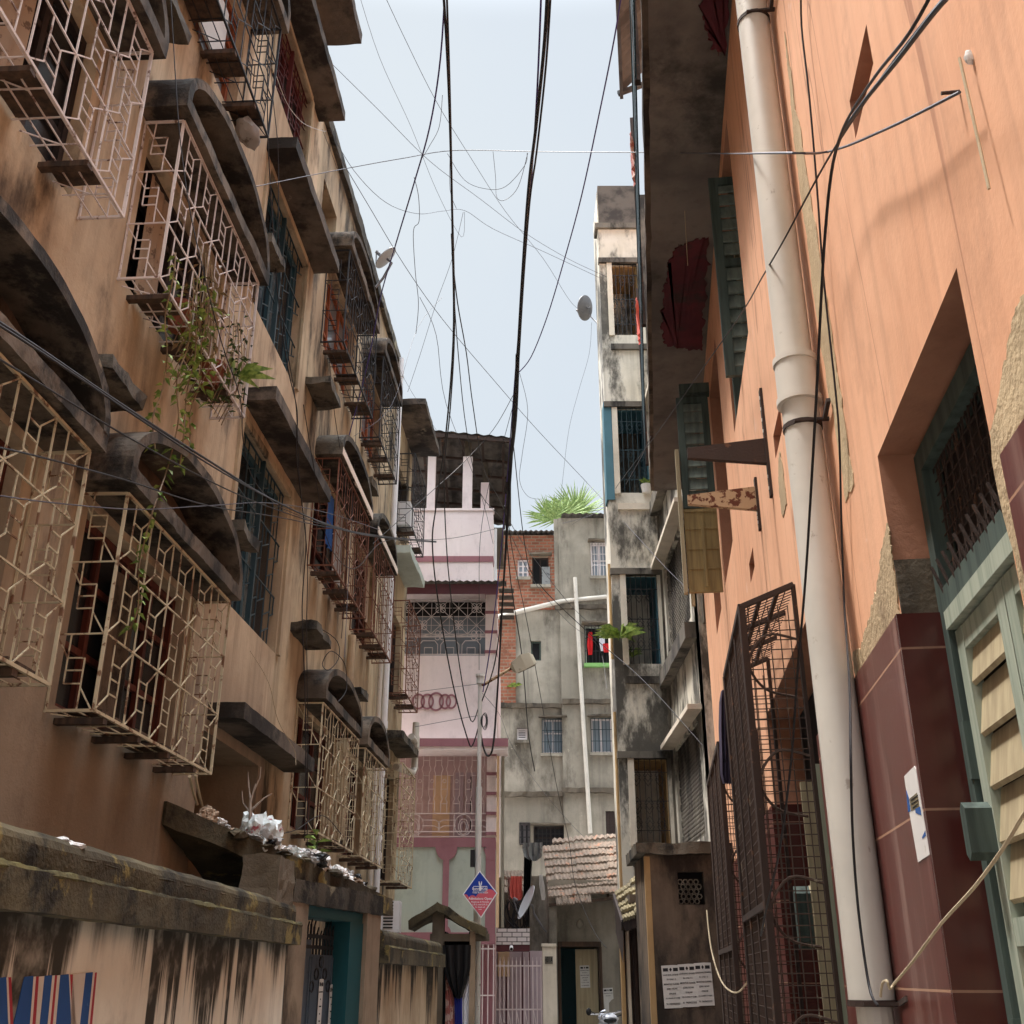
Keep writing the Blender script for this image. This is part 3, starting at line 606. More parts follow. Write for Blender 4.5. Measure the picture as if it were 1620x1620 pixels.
for lay in (0, -.17):
    for r_ in fine:
        for x, y in r_:
            p = Vector((x, y, slab_z(y) + lay)); V.append(p + noise.noise_vector(p * 5) * .018 + noise.noise_vector(p * 19) * .006)
F = []
for lay in (0, 1):
    for i in range(nr - 1):
        for j in range(nc - 1): q = lay * nr * nc + i * nc + j; F.append((q, q + nc, q + nc + 1, q + 1))
N = nr * nc
for i in range(nr - 1):
    for j in (0, nc - 1): q = i * nc + j; F.append((q, q + nc, q + nc + N, q + N))
for j in range(nc - 1):
    for i in (0, nr - 1): q = i * nc + j; F.append((q, q + 1, q + 1 + N, q + N))
m.add(V, F); m.build('porch_slab', M['coping'], GW)
m = MB(); m.rbox(CN, 8.55, 9.1, -.25, .03, 2.06, 2.45, .07, .03); m.build('corbel_block', M['cement_grey'], GW)
def stub(fr, s, d, z, sx=.05): pass
CX = thing('compound_wall', 'low blackened wall with mossy coping between the blue gate and the tin-dark gate shelter', 'wall', CF.P(2.3, -.1, 0))
m = MB(); m.box(CF, 0.01, 4.7, -.22, 0, 0, 1.76); m.build('wall', M['compound2'], CX); coping(CF, .02, 4.72, 2.0, CX)
# gate shelter with a little gabled slab roof
SY = 16.6; S = K(SY)
GS = thing('gate_shelter', 'small soot-black gate shelter with mossy gabled slab roof beside the school sign', 'shelter', (-.85, 17, 0))
rx, lx, ex = at(692, 1425, SY).x, at(647, 1455, SY).x, at(770, 1470, SY).x
zr, zl2, ze = at(692, 1428, SY).z, at(647, 1456, SY).z, at(770, 1470, SY).z
m = MB()
def rslab(a, b):
    n = 8; th = .12
    for i in range(n):
        p, q = a.lerp(b, i / n), a.lerp(b, (i + 1) / n)
        for j in range(5):
            o0, o1 = Vector((0, .24 * j - .1, 0)), Vector((0, .24 * (j + 1) - .1, 0))
            for dz in (0, -th): m.quad(p + o0 + Vector((0, 0, dz)), q + o0 + Vector((0, 0, dz)), q + o1 + Vector((0, 0, dz)), p + o1 + Vector((0, 0, dz)))
        m.quad(p + Vector((0, -.1, 0)), q + Vector((0, -.1, 0)), q + Vector((0, -.1, -th)), p + Vector((0, -.1, -th)))
    for e in (a, b): m.quad(e + Vector((0, -.1, 0)), e + Vector((0, 1.1, 0)), e + Vector((0, 1.1, -th)), e + Vector((0, -.1, -th)))
rslab(Vector((lx, SY, zl2)), Vector((rx + .01, SY, zr))); rslab(Vector((rx - .01, SY, zr)), Vector((ex, SY, ze)))
for i, v in enumerate(m.v): m.v[i] = v + noise.noise_vector(v * 4) * .03 + noise.noise_vector(v * 13) * .012
m.build('gabled_roof', M['coping'], GS)
m = MB(); x0, x1 = at(683, 1500, SY).x, at(702, 1500, SY).x; m.box(S, x0, x1, -.16, .02, 0, zr - .06); m.build('post', M['greydark'], GS)
m = MB(); x2, x3 = at(743, 1500, SY).x, at(752, 1500, SY).x; m.box(S, x2, x3, -.16, .01, 0, ze - .0); m.build('post', M['pier'], GS)
m = MB(); m.box(S, x1, x2, -1.05, -1.0, 0, 2.2); m.box(S, x1 - .02, x1 + .02, -1.0, -.17, 0, 2.2); m.box(S, x2 - .02, x2 + .02, -1.0, -.17, 0, 2.2); m.build('inner_wall', M['black'], GS)
m = MB(); m.box(S, x0 - .03, x3 + .2, -.12, .0, ze - .16, ze - .06); m.build('beam', M['greydark'], GS)
def curtain(pts, d, mat, label, name, amp=.02, fr=S, cat='cloth'):   # folded hanging cloth: polyline outline in pixels left/right per row
    m = MB(); n = 10; V = []
    for (y, xl, xr) in pts:
        for i in range(n + 1):
            p = fr.px(xl + (xr - xl) * i / n, y, d); V.append(fr.P(p[0], d + amp * math.sin(i * 2.1 + y * .01), p[1]))
    F = [(r * (n + 1) + i, r * (n + 1) + i + 1, (r + 1) * (n + 1) + i + 1, (r + 1) * (n + 1) + i) for r in range(len(pts) - 1) for i in range(n)]
    m.add(V, F); b = len(m.v); m.add([v + fr.n.to_3d() * -.006 for v in V], F); return tag(m.build(name, mat, None, True), label, cat)
curtain([(1530, 705, 706), (1560, 705, 714), (1590, 705, 720), (1640, 704, 722), (1690, 703, 722)], -.02, M['cloth_pink'], 'dull pink hanging cloth in the gate shelter, left of the blue strip', 'hanging_cloth')
curtain([(1578, 719, 731), (1600, 719, 731), (1640, 720, 732), (1690, 720, 732)], .03, M['cloth_blue'], 'deep blue hanging cloth strip in the middle of the gate shelter', 'hanging_cloth')
curtain([(1525, 748, 749), (1550, 740, 748), (1580, 731, 748), (1640, 730, 748), (1690, 730, 748)], -.02, M['cloth_white'], 'pale hanging cloth at the right side of the gate shelter', 'hanging_cloth')
curtain([(1495, 700, 745), (1530, 703, 744), (1552, 708, 740), (1570, 716, 734), (1580, 722, 729)], .05, M['plastic_black'], 'black sagging cloth that tapers to a point in the gate shelter', 'hanging_cloth')
# rubbish on the porch slab
def on_slab(px, py, Yg, lift=0):
    p = at(px, py, Yg); return Vector((p.x, p.y, slab_z(p.y) + lift))
rub = [  # px,py,Y,rx,ry,rz,mat,label,name,cat
 (328, 1268, 8.75, .07, .05, .07, 'paper_tan', 'torn tan carton at the upper end of the sloping porch slab', 'carton', 'carton'),
 (345, 1290, 8.85, .08, .07, .035, 'plastic_grey', 'flattened grey plastic next to the torn tan carton', 'plastic_bag', 'rubbish'),
 (366, 1298, 8.95, .08, .06, .03, 'paper_tan', 'soggy tan paper heap left of the dead shrub', 'paper_scrap', 'rubbish'),
 (378, 1296, 9.0, .05, .06, .03, 'plastic_white', 'small white paper heap at the foot of the dead shrub', 'paper_scrap', 'rubbish'),
 (416, 1285, 9.25, .13, .12, .17, 'print', 'large crumpled plastic sack with red stripes, tallest on the porch slab', 'plastic_sack', 'sack'),
 (410, 1305, 9.2, .11, .09, .10, 'plastic_grey', 'bulging grey bag under the red striped sack', 'plastic_bag', 'bag'),
 (436, 1318, 9.45, .09, .07, .035, 'cloth_orange', 'crumpled orange plastic wrapper on the porch slab', 'plastic_wrapper', 'rubbish'),
 (452, 1320, 9.6, .08, .08, .05, 'plastic_white', 'white plastic bag right of the orange wrapper', 'plastic_bag', 'bag'),
 (470, 1322, 9.8, .10, .09, .075, 'plastic_grey', 'grey white plastic bag in the middle of the porch slab heap', 'plastic_bag', 'bag'),
 (487, 1330, 9.95, .10, .08, .08, 'plastic_white', 'rounded white bag directly below the green seedling', 'plastic_bag', 'bag'),
 (492, 1347, 9.9, .11, .09, .065, 'plastic_black', 'glossy black rubbish bag hanging over the slab edge', 'rubbish_bag', 'bag'),
 (508, 1338, 10.2, .07, .11, .09, 'plastic_white', 'long white cloth-like bag draped right of the black bag', 'plastic_bag', 'bag'),
 (468, 1346, 9.7, .07, .05, .02, 'cloth_salmon', 'flat salmon red scrap at the slab edge', 'paper_scrap', 'rubbish'),
 (536, 1362, 10.75, .07, .16, .07, 'plastic_white', 'long white plastic strip lying down the lower slab', 'plastic_sheet', 'rubbish'),
 (552, 1358, 11.1, .06, .09, .08, 'plastic_grey', 'light grey bag near the lower end of the porch slab', 'plastic_bag', 'bag'),
 (562, 1376, 11.2, .06, .08, .07, 'plastic_black', 'small black bag at the lower end of the porch slab', 'rubbish_bag', 'bag'),
 (545, 1385, 10.9, .05, .07, .04, 'print', 'striped plastic scrap beside the long white strip', 'plastic_scrap', 'rubbish'),
]
for i, (px, py, Y, a, b_, c_, mt, lab, nm, cat) in enumerate(rub):
    m = MB(); p = at(px, py, Y); p = Vector((p.x, p.y, slab_z(p.y) + c_ * .62)); m.blob(p, a * 1.3, b_ * 1.3, c_ * 1.25, i + 3, .45, 4, 1.9, .6); tag(m.build(nm, M[mt], None, False), lab, cat, 'rubbish on the gate porch')
for i, (s, d, sz, lab) in enumerate(((4.95, -.05, .07, 'crumpled white paper caught on the mossy coping, larger one'), (6.3, -.1, .035, 'tiny white paper scrap on the mossy coping, right of the larger one'))):
    m = MB(); m.blob(CN.P(s, d, 2.13), sz, sz * 1.2, sz * .4, i + 40, .7); tag(m.build('paper_scrap', M['plastic_white']), lab, 'rubbish')
# dead shrub and green seedling growing on the slab
def shrub(base, segs, name, label, mat, leaves=None):
    t = thing(name, label, 'plant', base); m = MB()
    for pts, r in segs: m.tube([Vector(base) + Vector(p) for p in pts], r, 6)
    m.build('stem', mat, t)
    if leaves:
        l = MB()
        for p, d, ln, w in leaves: l.leaf(Vector(base) + Vector(p), d, ln, w)
        l.build('foliage', M['leaf'], t)
    return t
p = at(395, 1300, 9.15); bs = (p.x, p.y, slab_z(p.y) - .01)
shrub(bs, [([(0, 0, 0), (.01, 0, .2), (-.01, 0, .36), (.02, 0, .52)], [.025, .02, .012, .006]), ([(0, 0, .28), (-.07, 0, .36), (-.09, 0, .46)], [.01, .007, .004]), ([(0, 0, .3), (.1, 0, .4), (.16, .02, .44)], [.01, .006, .004]), ([(-.005, 0, .36), (-.04, .02, .5), (-.06, .02, .62)], [.01, .006, .003]), ([(.01, 0, .45), (.05, 0, .56), (.05, .01, .66)], [.007, .005, .003]), ([(0, 0, .1), (-.03, .04, .2)], [.012, .008])], 'dead_shrub', 'bare pale dead shrub standing on the porch slab beside the striped sack', M['bark'])
p = at(500, 1335, 10.0); bs = (p.x, p.y, slab_z(p.y) - .01)
shrub(bs, [([(0, 0, 0), (0, 0, .12), (.01, 0, .26)], [.008, .006, .004])], 'green_seedling', 'broad leaved green seedling sprouting from the rubbish on the porch slab', M['leaf_dark'], [((0, 0, .14 + .03 * i), (math.cos(i * 2.2), math.sin(i * 2.2) * .7, .45), .16, .035) for i in range(6)])
# paper strips on the gate leaf
def poster(fr, s, z, w, h, d, label, parent_lines, tilt=0, cat='poster', torn=False):
    t = thing('pasted_notice', label, cat, fr.P(s, d, z - h / 2)); c, sn = math.cos(tilt), math.sin(tilt)
    def Q(x, y): return (s + x * c - y * sn, z + x * sn + y * c)
    m = MB(); out = [(-w / 2, -h / 2), (w / 2, -h / 2), (w / 2, h / 2), (w * .1, h / 2 + .004), (-w / 2, h / 2)]
    if torn: out = [(-w / 2, -h / 2), (-w * .05, -h / 2), (w * .0, -h * .12), (w * .3, 0), (w / 2, h * .04), (w / 2, h / 2), (-w / 2, h / 2)]
    m.prism(fr, [Q(*q) for q in out], d, d + .002); m.build('sheet', M['paper'], t)
    for x in (-.28, .28):
        m = MB(); m.prism(fr, [Q(w * (x - .14), h * .36), Q(w * (x + .14), h * .36), Q(w * (x + .14), h * .44), Q(w * (x - .14), h * .44)], d + .002, d + .003); m.build('dark_heading_block', M['ink'], t)
    m = MB(); m.prism(fr, [Q(0, h * .45), Q(w * .08, h * .405), Q(0, h * .35), Q(-w * .08, h * .405)], d + .002, d + .003); m.build('emblem', M['ink'], t)
    for (ln, y, sz) in parent_lines:
        if torn and y < .1: continue
        p = Q(0, h * y); text(ln, sz * w, fr, p[0], d + .003, p[1], M['ink'], t, 'lettering', .9, rot=tilt)
    return t
LN = [('LEARNING SPOKEN', .26, .115), ('IN ONLY 3', .155, .12), ('MONTHS CLASSES', .04, .12), ('JOIN NOW', -.07, .13), ('ONLINE', -.18, .12), ('ALL CLASSES AT HOME', -.28, .085), ('91 7439425333', -.42, .135)]
LN0 = [('HOME TUTOR', .24, .14), ('IN', .1, .16), ('MATHS', -.04, .16), ('ALL', -.18, .16), ('CALL', -.32, .16)]
s_, z_ = GT.px(506, 1590, -.16); poster(GT, s_, z_, .1, .42, -.16, 'narrow white notice strip on the slate gate, the left of two', LN0)
s_, z_ = GT.px(523, 1598, -.16); poster(GT, s_, z_, .1, .42, -.16, 'narrow white notice strip on the slate gate, the right of two', LN0)
# thin soil and small scraps scattered through the heap
DM = MB()
for i in range(26):
    Y = rnd.uniform(8.7, 11.4); f = next(((a, b) for a, b in zip(front, front[1:]) if a[1] <= Y <= b[1]), (front[-2], front[-1])); t_ = (Y - f[0][1]) / (f[1][1] - f[0][1]); x = f[0][0] + (f[1][0] - f[0][0]) * t_ - rnd.uniform(.06, .3)
    DM.blob((x, Y, slab_z(Y) + .01), rnd.uniform(.08, .16), rnd.uniform(.1, .2), rnd.uniform(.02, .05), i, .5, 2)
DM.build('soil_deposit', M['coping'], GW)
SCR = ('plastic_white', 'paper_tan', 'plastic_grey', 'plastic_black', 'plastic_white', 'print')
for i in range(22):
    Y = 8.75 + 2.6 * (i + .5) / 22; f = next(((a, b) for a, b in zip(front, front[1:]) if a[1] <= Y <= b[1]), (front[-2], front[-1])); t_ = (Y - f[0][1]) / (f[1][1] - f[0][1]); x = f[0][0] + (f[1][0] - f[0][0]) * t_ - rnd.uniform(.02, .2)
    m = MB(); m.blob((x, Y, slab_z(Y) + .035), rnd.uniform(.03, .07), rnd.uniform(.04, .08), rnd.uniform(.015, .04), i + 60, .8, 3, 2.4)
    mt = SCR[i % 6]; tag(m.build('litter_scrap', M[mt]), {'plastic_white': 'small crumpled white scrap lying among the bags on the porch slab', 'paper_tan': 'small soggy tan scrap lying among the bags on the porch slab', 'plastic_grey': 'small crumpled grey scrap lying among the bags on the porch slab', 'plastic_black': 'small crumpled black scrap lying among the bags on the porch slab', 'print': 'small red striped scrap lying among the bags on the porch slab'}[mt], 'rubbish', {'plastic_white': 'white litter scraps', 'paper_tan': 'tan litter scraps', 'plastic_grey': 'grey litter scraps', 'plastic_black': 'black litter scraps', 'print': 'striped litter scraps'}[mt])
# ------------------------------------------------------------------ right: orange house
OH = thing('orange_house', 'orange lime-washed house with maroon tile base and a long balcony, filling the right side', 'house', R.P(6, -3, 0))
P = R.P
scaf = [(2.76, 3.12, 4.44, 4.62, .14), (5.62, 6.02, 4.54, 4.70, .14), (7.72, 8.1, 4.46, 4.62, .14), (9.5, 9.9, 4.4, 4.56, .14)]
W1 = (2.37, 3.5, .55, 3.32, .2); W2 = (5.5, 7.9, .55, 3.35, .24); W3 = (6.7, 8.29, 5.9, 7.9, .2); W4 = (9.3, 10.55, 5.3, 7.5, .16); W5 = (11.3, 12.3, 5.3, 7.5, .2); W6 = (9.0, 10.4, .6, 3.0, .2)
ZT = 2.72
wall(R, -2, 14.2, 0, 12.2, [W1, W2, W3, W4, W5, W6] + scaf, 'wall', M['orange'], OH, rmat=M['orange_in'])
shell(R, -2, 14.2, 9, 12.2, M['orange'], OH)
for h in scaf: b = MB(); b.box(R, h[0] - .01, h[1] + .01, -.17, -.139, h[2] - .01, h[3] + .01); b.build('putlog_hole', M['orange_in'], OH)
def dado(a, b):   # tiled base with grooves, standing 2 cm proud, and a cement fillet over it
    m = MB(); m.box(R, a, b, -.0, .022, 0, ZT); return m
m = MB()
for a, b in ((3.5, 5.5), (7.9, 9.0), (10.4, 14.2), (-2, 2.27)):
    m = MB(); m.box(R, a, b, .0, .022, 0, ZT); m.build('tile_dado', M['tile_red'], OH)
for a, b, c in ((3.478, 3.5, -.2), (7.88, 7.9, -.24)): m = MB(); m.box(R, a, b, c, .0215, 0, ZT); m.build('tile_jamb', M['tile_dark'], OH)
def patch(fr, pts, d, mat, parent, name='plaster_patch', seed=0, amp=.05, sub=26):
    out = []
    for i, p in enumerate(pts):
        q = pts[(i + 1) % len(pts)]
        for j in range(sub):
            t = j / sub; x = Vector((p[0] + (q[0] - p[0]) * t, p[1] + (q[1] - p[1]) * t, seed)); nv = noise.noise_vector(x * 7) * amp + noise.noise_vector(x * 45) * .02; out.append((x.x + nv.x, x.y + nv.y))
    m = MB(); m.prism(fr, out, .0005, d); return m.build(name, mat, parent)
patch(R, [(3.5, ZT), (3.5, 3.05), (3.62, 3.0), (3.8, 2.92), (4.0, 2.86), (4.4, 2.82), (4.4, ZT)], .005, M['cement'], OH, seed=1, amp=.03)
patch(R, [(5.05, ZT), (5.05, 2.84), (5.2, 2.95), (5.49, 2.9), (5.49, ZT)], .005, M['cement'], OH, seed=2, amp=.03)
patch(R, [(2.366, 1.2), (2.366, 2.8), (2.25, 2.86), (2.05, 2.98), (1.7, 3.0), (1.7, 2.73), (2.275, 2.73), (2.275, 1.2)], .006, M['cement'], OH, seed=3, amp=.03)
patch(R, [(3.94, 3.4), (4.12, 3.4), (4.22, 4.6), (4.2, 5.4), (4.08, 6.0), (4.03, 5.2), (3.96, 4.4)], .004, M['cement'], OH, seed=4, amp=.04)
patch(R, [(5.75, 4.1), (6.0, 4.15), (5.98, 4.42), (5.78, 4.45)], .004, M['cement'], OH, seed=5, amp=.05)
patch(R, [(1.3, 4.95), (1.45, 5.0), (1.4, 5.35), (1.3, 5.3)], .003, M['cement_grey'], OH, seed=6, amp=.04)
JF = Fr((P(3.5, 0, 0).x, P(3.5, 0, 0).y), (-R.n.x, -R.n.y), (-R.a.x, -R.a.y))
m = MB(); m.rbox(JF, .0, .2, -.002, .008, ZT, ZT + .2, .03, .003); m.build('plaster_patch', M['cement_grey'], OH)
# near shuttered door W1
D = -.19
dr = MB()
for a, b, c, e in ((2.38, 2.45, .56, 3.3), (3.42, 3.49, .56, 3.3), (2.45, 3.42, 3.22, 3.3), (2.45, 3.42, 2.68, 2.78)): dr.box(R, a, b, D, D + .07, c, e)
drm = dr.build('door_frame', M['dkgreen_wood'], OH)
tr = MB(); tr.box(R, 2.45, 3.42, D + .01, D + .075, 2.64, 2.7); tr.build('transom_bar', M['green_wood'], OH)
gm = MB()
for i in range(26): s = 2.46 + .96 * i / 25; gm.bar(P(s, D + .03, 2.78), P(s + (.04 if i % 2 else -.04), D + .03, 3.0), .006); gm.bar(P(s + (.04 if i % 2 else -.04), D + .03, 3.0), P(s, D + .03, 3.22), .006)
for i in range(9): z = 2.8 + .05 * i; gm.bar(P(2.46, D + .03, z), P(3.42, D + .03, z + .02), .004)
for i in range(13): s = 2.5 + .9 * i / 12; gm.bar(P(s, D + .06, 2.74), P(s + .02, D + .09, 2.86), .008)
gm.build('ventilator_mesh', M['rust'], OH)
b = MB(); b.box(R, 2.38, 3.49, D - .05, D - .01, .56, 3.31); b.build('door_backing', M['shutter_dark'], OH)
def shutter(fr, s0, s1, z0, z1, d, fmat, lmat, parent, pitch=.14, th=.04, splits=(.55,), name='shutter'):
    m = MB(); f = .075; zs = [z0] + [z0 + (z1 - z0) * q for q in splits] + [z1]
    m.box(fr, s0, s0 + f, d, d + th, z0, z1); m.box(fr, s1 - f, s1, d, d + th, z0, z1)
    for i, z in enumerate(zs): a = z0 if i == 0 else (z1 - f if i == len(zs) - 1 else z - f / 2); m.box(fr, s0 + f, s1 - f, d + .001, d + th - .002, a, a + f)
    o = m.build(name, fmat, parent)
    for a, b in zip(zs, zs[1:]):
        l = MB(); z = a + f; n = max(1, int((b - a - f * 1.5) / pitch)); pt = (b - a - f * 1.5) / n
        for i in range(n):
            q = z + pt * i; l.add([fr.P(s0 + f, d + .006, q + pt * 1.04), fr.P(s1 - f, d + .006, q + pt * 1.04), fr.P(s1 - f, d + th - .004, q + .012), fr.P(s0 + f, d + th - .004, q + .012),
                                fr.P(s0 + f, d - .004, q + pt * 1.04), fr.P(s1 - f, d - .004, q + pt * 1.04), fr.P(s1 - f, d + th - .014, q), fr.P(s0 + f, d + th - .014, q)], [(0, 1, 2, 3), (4, 7, 6, 5), (3, 2, 6, 7), (0, 4, 5, 1)])
        l.build('louvre', lmat, o)
    return o
shutter(R, 2.9, 3.41, .6, 2.63, D + .012, M['green_wood'], M['cream_wood'], OH, .15); shutter(R, 2.46, 2.89, .6, 2.63, D + .012, M['green_wood'], M['cream_wood'], OH, .15)
def block(fr, s, z, d, parent, w=.09, h=.19, t=.1):
    m = MB(); pts = [(s + w * x, z + h * y) for x, y in ((-.5, -.75), (.0, -1), (.5, -.75), (.5, .75), (.1, 1), (-.5, .75))]; m.prism(fr, pts, d, d + t); o = m.build('shutter_stop', M['dkgreen_wood'], parent)
    m = MB(); m.prism(fr, [(s + (a - s) * 1.02, z + (b_ - z) * 1.02) for a, b_ in pts], d - .015, d + .001); m.build('stop_back', M['cream_wood'], o)
block(R, 3.37, 2.0, D + .05, OH, .055, .085, .08)
for z in (2.25, 1.4): b = MB(); b.box(R, 3.41, 3.435, D + .05, D + .075, z - .09, z + .09); b.build('hinge', M['dkgreen_wood'], OH)
# second window W2 with half-open shutters
b = MB(); b.box(R, 5.51, 7.88, -.3, -.235, .56, 3.34); b.build('window_backing', M['black'], OH)
for a, b_ in ((5.55, 6.05), (7.35, 7.6)): shutter(R, a, b_, .62, 2.68, -.2, M['green_wood'], M['cream_wood'], OH, .1)
SW = Fr((P(6.7, -.2, 0).x, P(6.7, -.2, 0).y), (R.n.x, R.n.y), (-R.a.x, -R.a.y)); shutter(SW, .0, .17, .62, 2.68, 0, M['cream_wood'], M['cream_wood'], OH, .1)
SW2 = Fr((P(6.1, -.2, 0).x, P(6.1, -.2, 0).y), (R.n.x, R.n.y), (-R.a.x, -R.a.y)); shutter(SW2, .0, .17, .62, 2.68, 0, M['green_wood'], M['cream_wood'], OH, .1)
block(R, 6.75, 1.95, -.16, OH); block(R, 7.45, 1.95, -.12, OH)
# first floor shutters W3, W4
b = MB(); b.box(R, W3[0], W3[1], -.26, -.21, 5.9, 7.9); b.build('window_backing', M['shutter_dark'], OH)
shutter(R, 7.5, 8.2, 5.95, 7.85, -.17, M['dkgreen_wood'], M['dkgreen_wood'], OH, .11); shutter(R, 6.75, 7.45, 5.95, 7.85, -.17, M['dkgreen_wood'], M['dkgreen_wood'], OH, .11)
b = MB(); b.box(R, 7.45, 7.5, -.2, -.05, 5.95, 7.85); b.build('window_post', M['cream_wood'], OH); b = MB(); b.box(R, 8.2, 8.28, -.2, -.02, 5.91, 7.89); b.build('window_post', M['dkgreen_wood'], OH)
b = MB(); b.box(R, W4[0], W4[1], -.22, -.17, 5.3, 7.5); b.build('window_backing', M['shutter_dark'], OH); b = MB(); b.box(R, W5[0], W5[1], -.24, -.2, 5.3, 7.5); b.build('window_backing', M['shutter_dark'], OH)
b = MB(); b.box(R, W6[0], W6[1], -.26, -.2, .6, 3.0); b.build('window_backing', M['shutter_dark'], OH)
OV = Fr((P(7.4, -.17, 0).x, P(7.4, -.17, 0).y), (R.n.x, R.n.y), (-R.a.x, -R.a.y)); shutter(OV, 0, .29, 5.93, 7.88, 0, M['dkgreen_wood'], M['grey_green'], OH, .12)
OS = Fr((P(10.6, 0, 0).x, P(10.6, 0, 0).y), (R.n.x, R.n.y), (-R.a.x, -R.a.y))   # opened leaf facing down the alley
shutter(OS, .02, .37, 6.2, 7.55, -.02, M['dkgreen_wood'], M['grey_green'], OH, .13, splits=())
m = MB(); m.box(OS, .02, .37, -.02, .02, 5.25, 6.19)
for z in (5.25, 5.5, 5.72, 5.95, 6.15): m.box(OS, .03, .36, .02, .026, z, z + .02)
m.box(OS, .17, .2, .026, .04, 5.3, 6.1); m.build('shutter', M['yellow_wood'], OH)
m = MB(); m.box(OS, .38, .42, -.06, .04, 5.25, 6.9); m.box(OS, .3, .34, -.3, -.26, 5.2, 7.5); m.build('shutter_edge', M['cream_wood'], OH)
m = MB(); m.box(R, 10.5, 10.62, .0, .33, 7.56, 7.68); m.build('lintel', M['dkgreen_wood'], OH)
# balcony slab and railing
ZB = 8.1
m = MB(); m.rbox(R, -2.2, 14.3, -.01, .6, ZB, ZB + .16, .22, .014); m.build('balcony_slab', M['soff_orange'], OH)
m = MB(); m.rbox(R, -2.2, 14.3, .58, .65, ZB + .01, ZB + .22, .2, .012); m.build('balcony_edge', M['old_block'], OH)
for pts, sd in (([(8.45, .05), (8.55, .36), (8.9, .44), (9.7, .5), (10.3, .46), (10.5, .05)], 1), ([(3.6, .02), (3.6, .22), (5.0, .26), (5.7, .22), (6.15, .12), (6.2, .02)], 2)):
    out = []
    for i, p in enumerate(pts):
        q = pts[(i + 1) % len(pts)]
        for j in range(36): t = j / 36; x = Vector((p[0] + (q[0] - p[0]) * t, p[1] + (q[1] - p[1]) * t, sd)); nv = noise.noise_vector(x * 9) * .03 + noise.noise_vector(x * 40) * .035; out.append((x.x + nv.x * 1.5, max(.01, x.y + nv.y)))
    m = MB(); n = len(out); m.add([P(a, b_, ZB - .002) for a, b_ in out] + [P(a, b_, ZB - .017) for a, b_ in out], [tuple(range(n)), tuple(range(n, 2 * n))] + [(i, (i + 1) % n, n + (i + 1) % n, n + i) for i in range(n)]); m.build('oxide_patch', M['red_oxide'], OH)
m = MB()
for i in range(150): s = 2 + 12.2 * i / 149; m.bar(P(s, .70, ZB + .2), P(s, .70, ZB + 1.15), .009)
for i in range(74):
    s = 2 + 12.2 * i / 74; m.bar(P(s, .70, ZB + .3), P(s + .08, .70, ZB + .5), .008); m.bar(P(s + .08, .70, ZB + .5), P(s + .16, .70, ZB + .3), .008); m.bar(P(s, .70, ZB + .7), P(s + .08, .70, ZB + .95), .008); m.bar(P(s + .08, .70, ZB + .95), P(s + .16, .70, ZB + .7), .008)
for z in (.22, .55, .65, 1.15): m.bar(P(2, .70, ZB + z), P(14.2, .70, ZB + z), .03 if z > 1 else .014)
m.build('balcony_railing', M['iron_teal'], OH)
for i in range(4): m = MB(); s = 3 + 3.6 * i; m.box(R, s, s + .06, .66, .71, ZB + .2, 11.3); m.build('balcony_post', M['rust'], OH)
m = MB(); n = 70
for i in range(n):
    a, b_ = 3.2 + 6.6 * i / n, 3.2 + 6.6 * (i + 1) / n; h0, h1 = .04 * (i % 2), .04 * ((i + 1) % 2)
    m.quad(P(a, .5, 11.65 + h0), P(b_, .5, 11.65 + h1), P(b_, .82, 11.3 + h1), P(a, .82, 11.3 + h0))
for s in (3.25, 5.4, 7.6, 9.75): m.bar(P(s, 0, 11.55), P(s, .84, 11.26), .05)
m.bar(P(3.2, .8, 11.24), P(9.8, .8, 11.24), .04); m.build('tin_awning', M['sheet_pale'], OH)
for s, z0, h, w, mt, lab in ((11.0, ZB + .62, .5, .3, 'cloth_salmon', 'salmon cloth drying over the balcony rail, farther one'), (8.2, ZB + .75, .4, .35, 'cloth_pink', 'dull pink cloth drying over the balcony rail, nearer one')):
    m = MB(); n = 8; V = []
    for j in range(5):
        for i in range(n + 1): V.append(P(s + w * i / n, .735 + .02 * math.sin(i * 1.9 + j), z0 + h - h * j / 4))
    m.add(V, [(j * 9 + i, j * 9 + i + 1, j * 9 + i + 10, j * 9 + i + 9) for j in range(4) for i in range(n)]); tag(m.build('drying_cloth', M[mt], None, True), lab, 'cloth')
# iron air conditioner brackets
for s, mt, z0, z1, tip in ((6.32, 'rust', 4.42, 5.2, .52), (7.08, 'rust_pale', 4.5, 4.9, .5)):
    m = MB(); m.box(R, s - .03, s + .03, .0, .018, z0, z1); zc = 4.74; q = MB()
    q.add([P(s - .02, .018, zc + .09), P(s - .02, tip, zc + .05), P(s - .02, tip, zc - .02), P(s - .02, .018, zc - .09), P(s + .02, .018, zc + .09), P(s + .02, tip, zc + .05), P(s + .02, tip, zc - .02), P(s + .02, .018, zc - .09)], [(0, 1, 2, 3), (4, 7, 6, 5), (0, 4, 5, 1), (1, 5, 6, 2), (2, 6, 7, 3), (3, 7, 4, 0)])
    br = q.build('iron_bracket', M[mt], OH); m.build('wall_strip', M['rust'], br); h = MB()
    for i in range(9):
        z = z0 + .06 + (z1 - z0 - .12) * i / 8
        if abs(z - zc) > .1: h.tube([P(s, .016, z), P(s, .021, z)], .012, 8)
    h.build('bolt_hole', M['paper'], br)
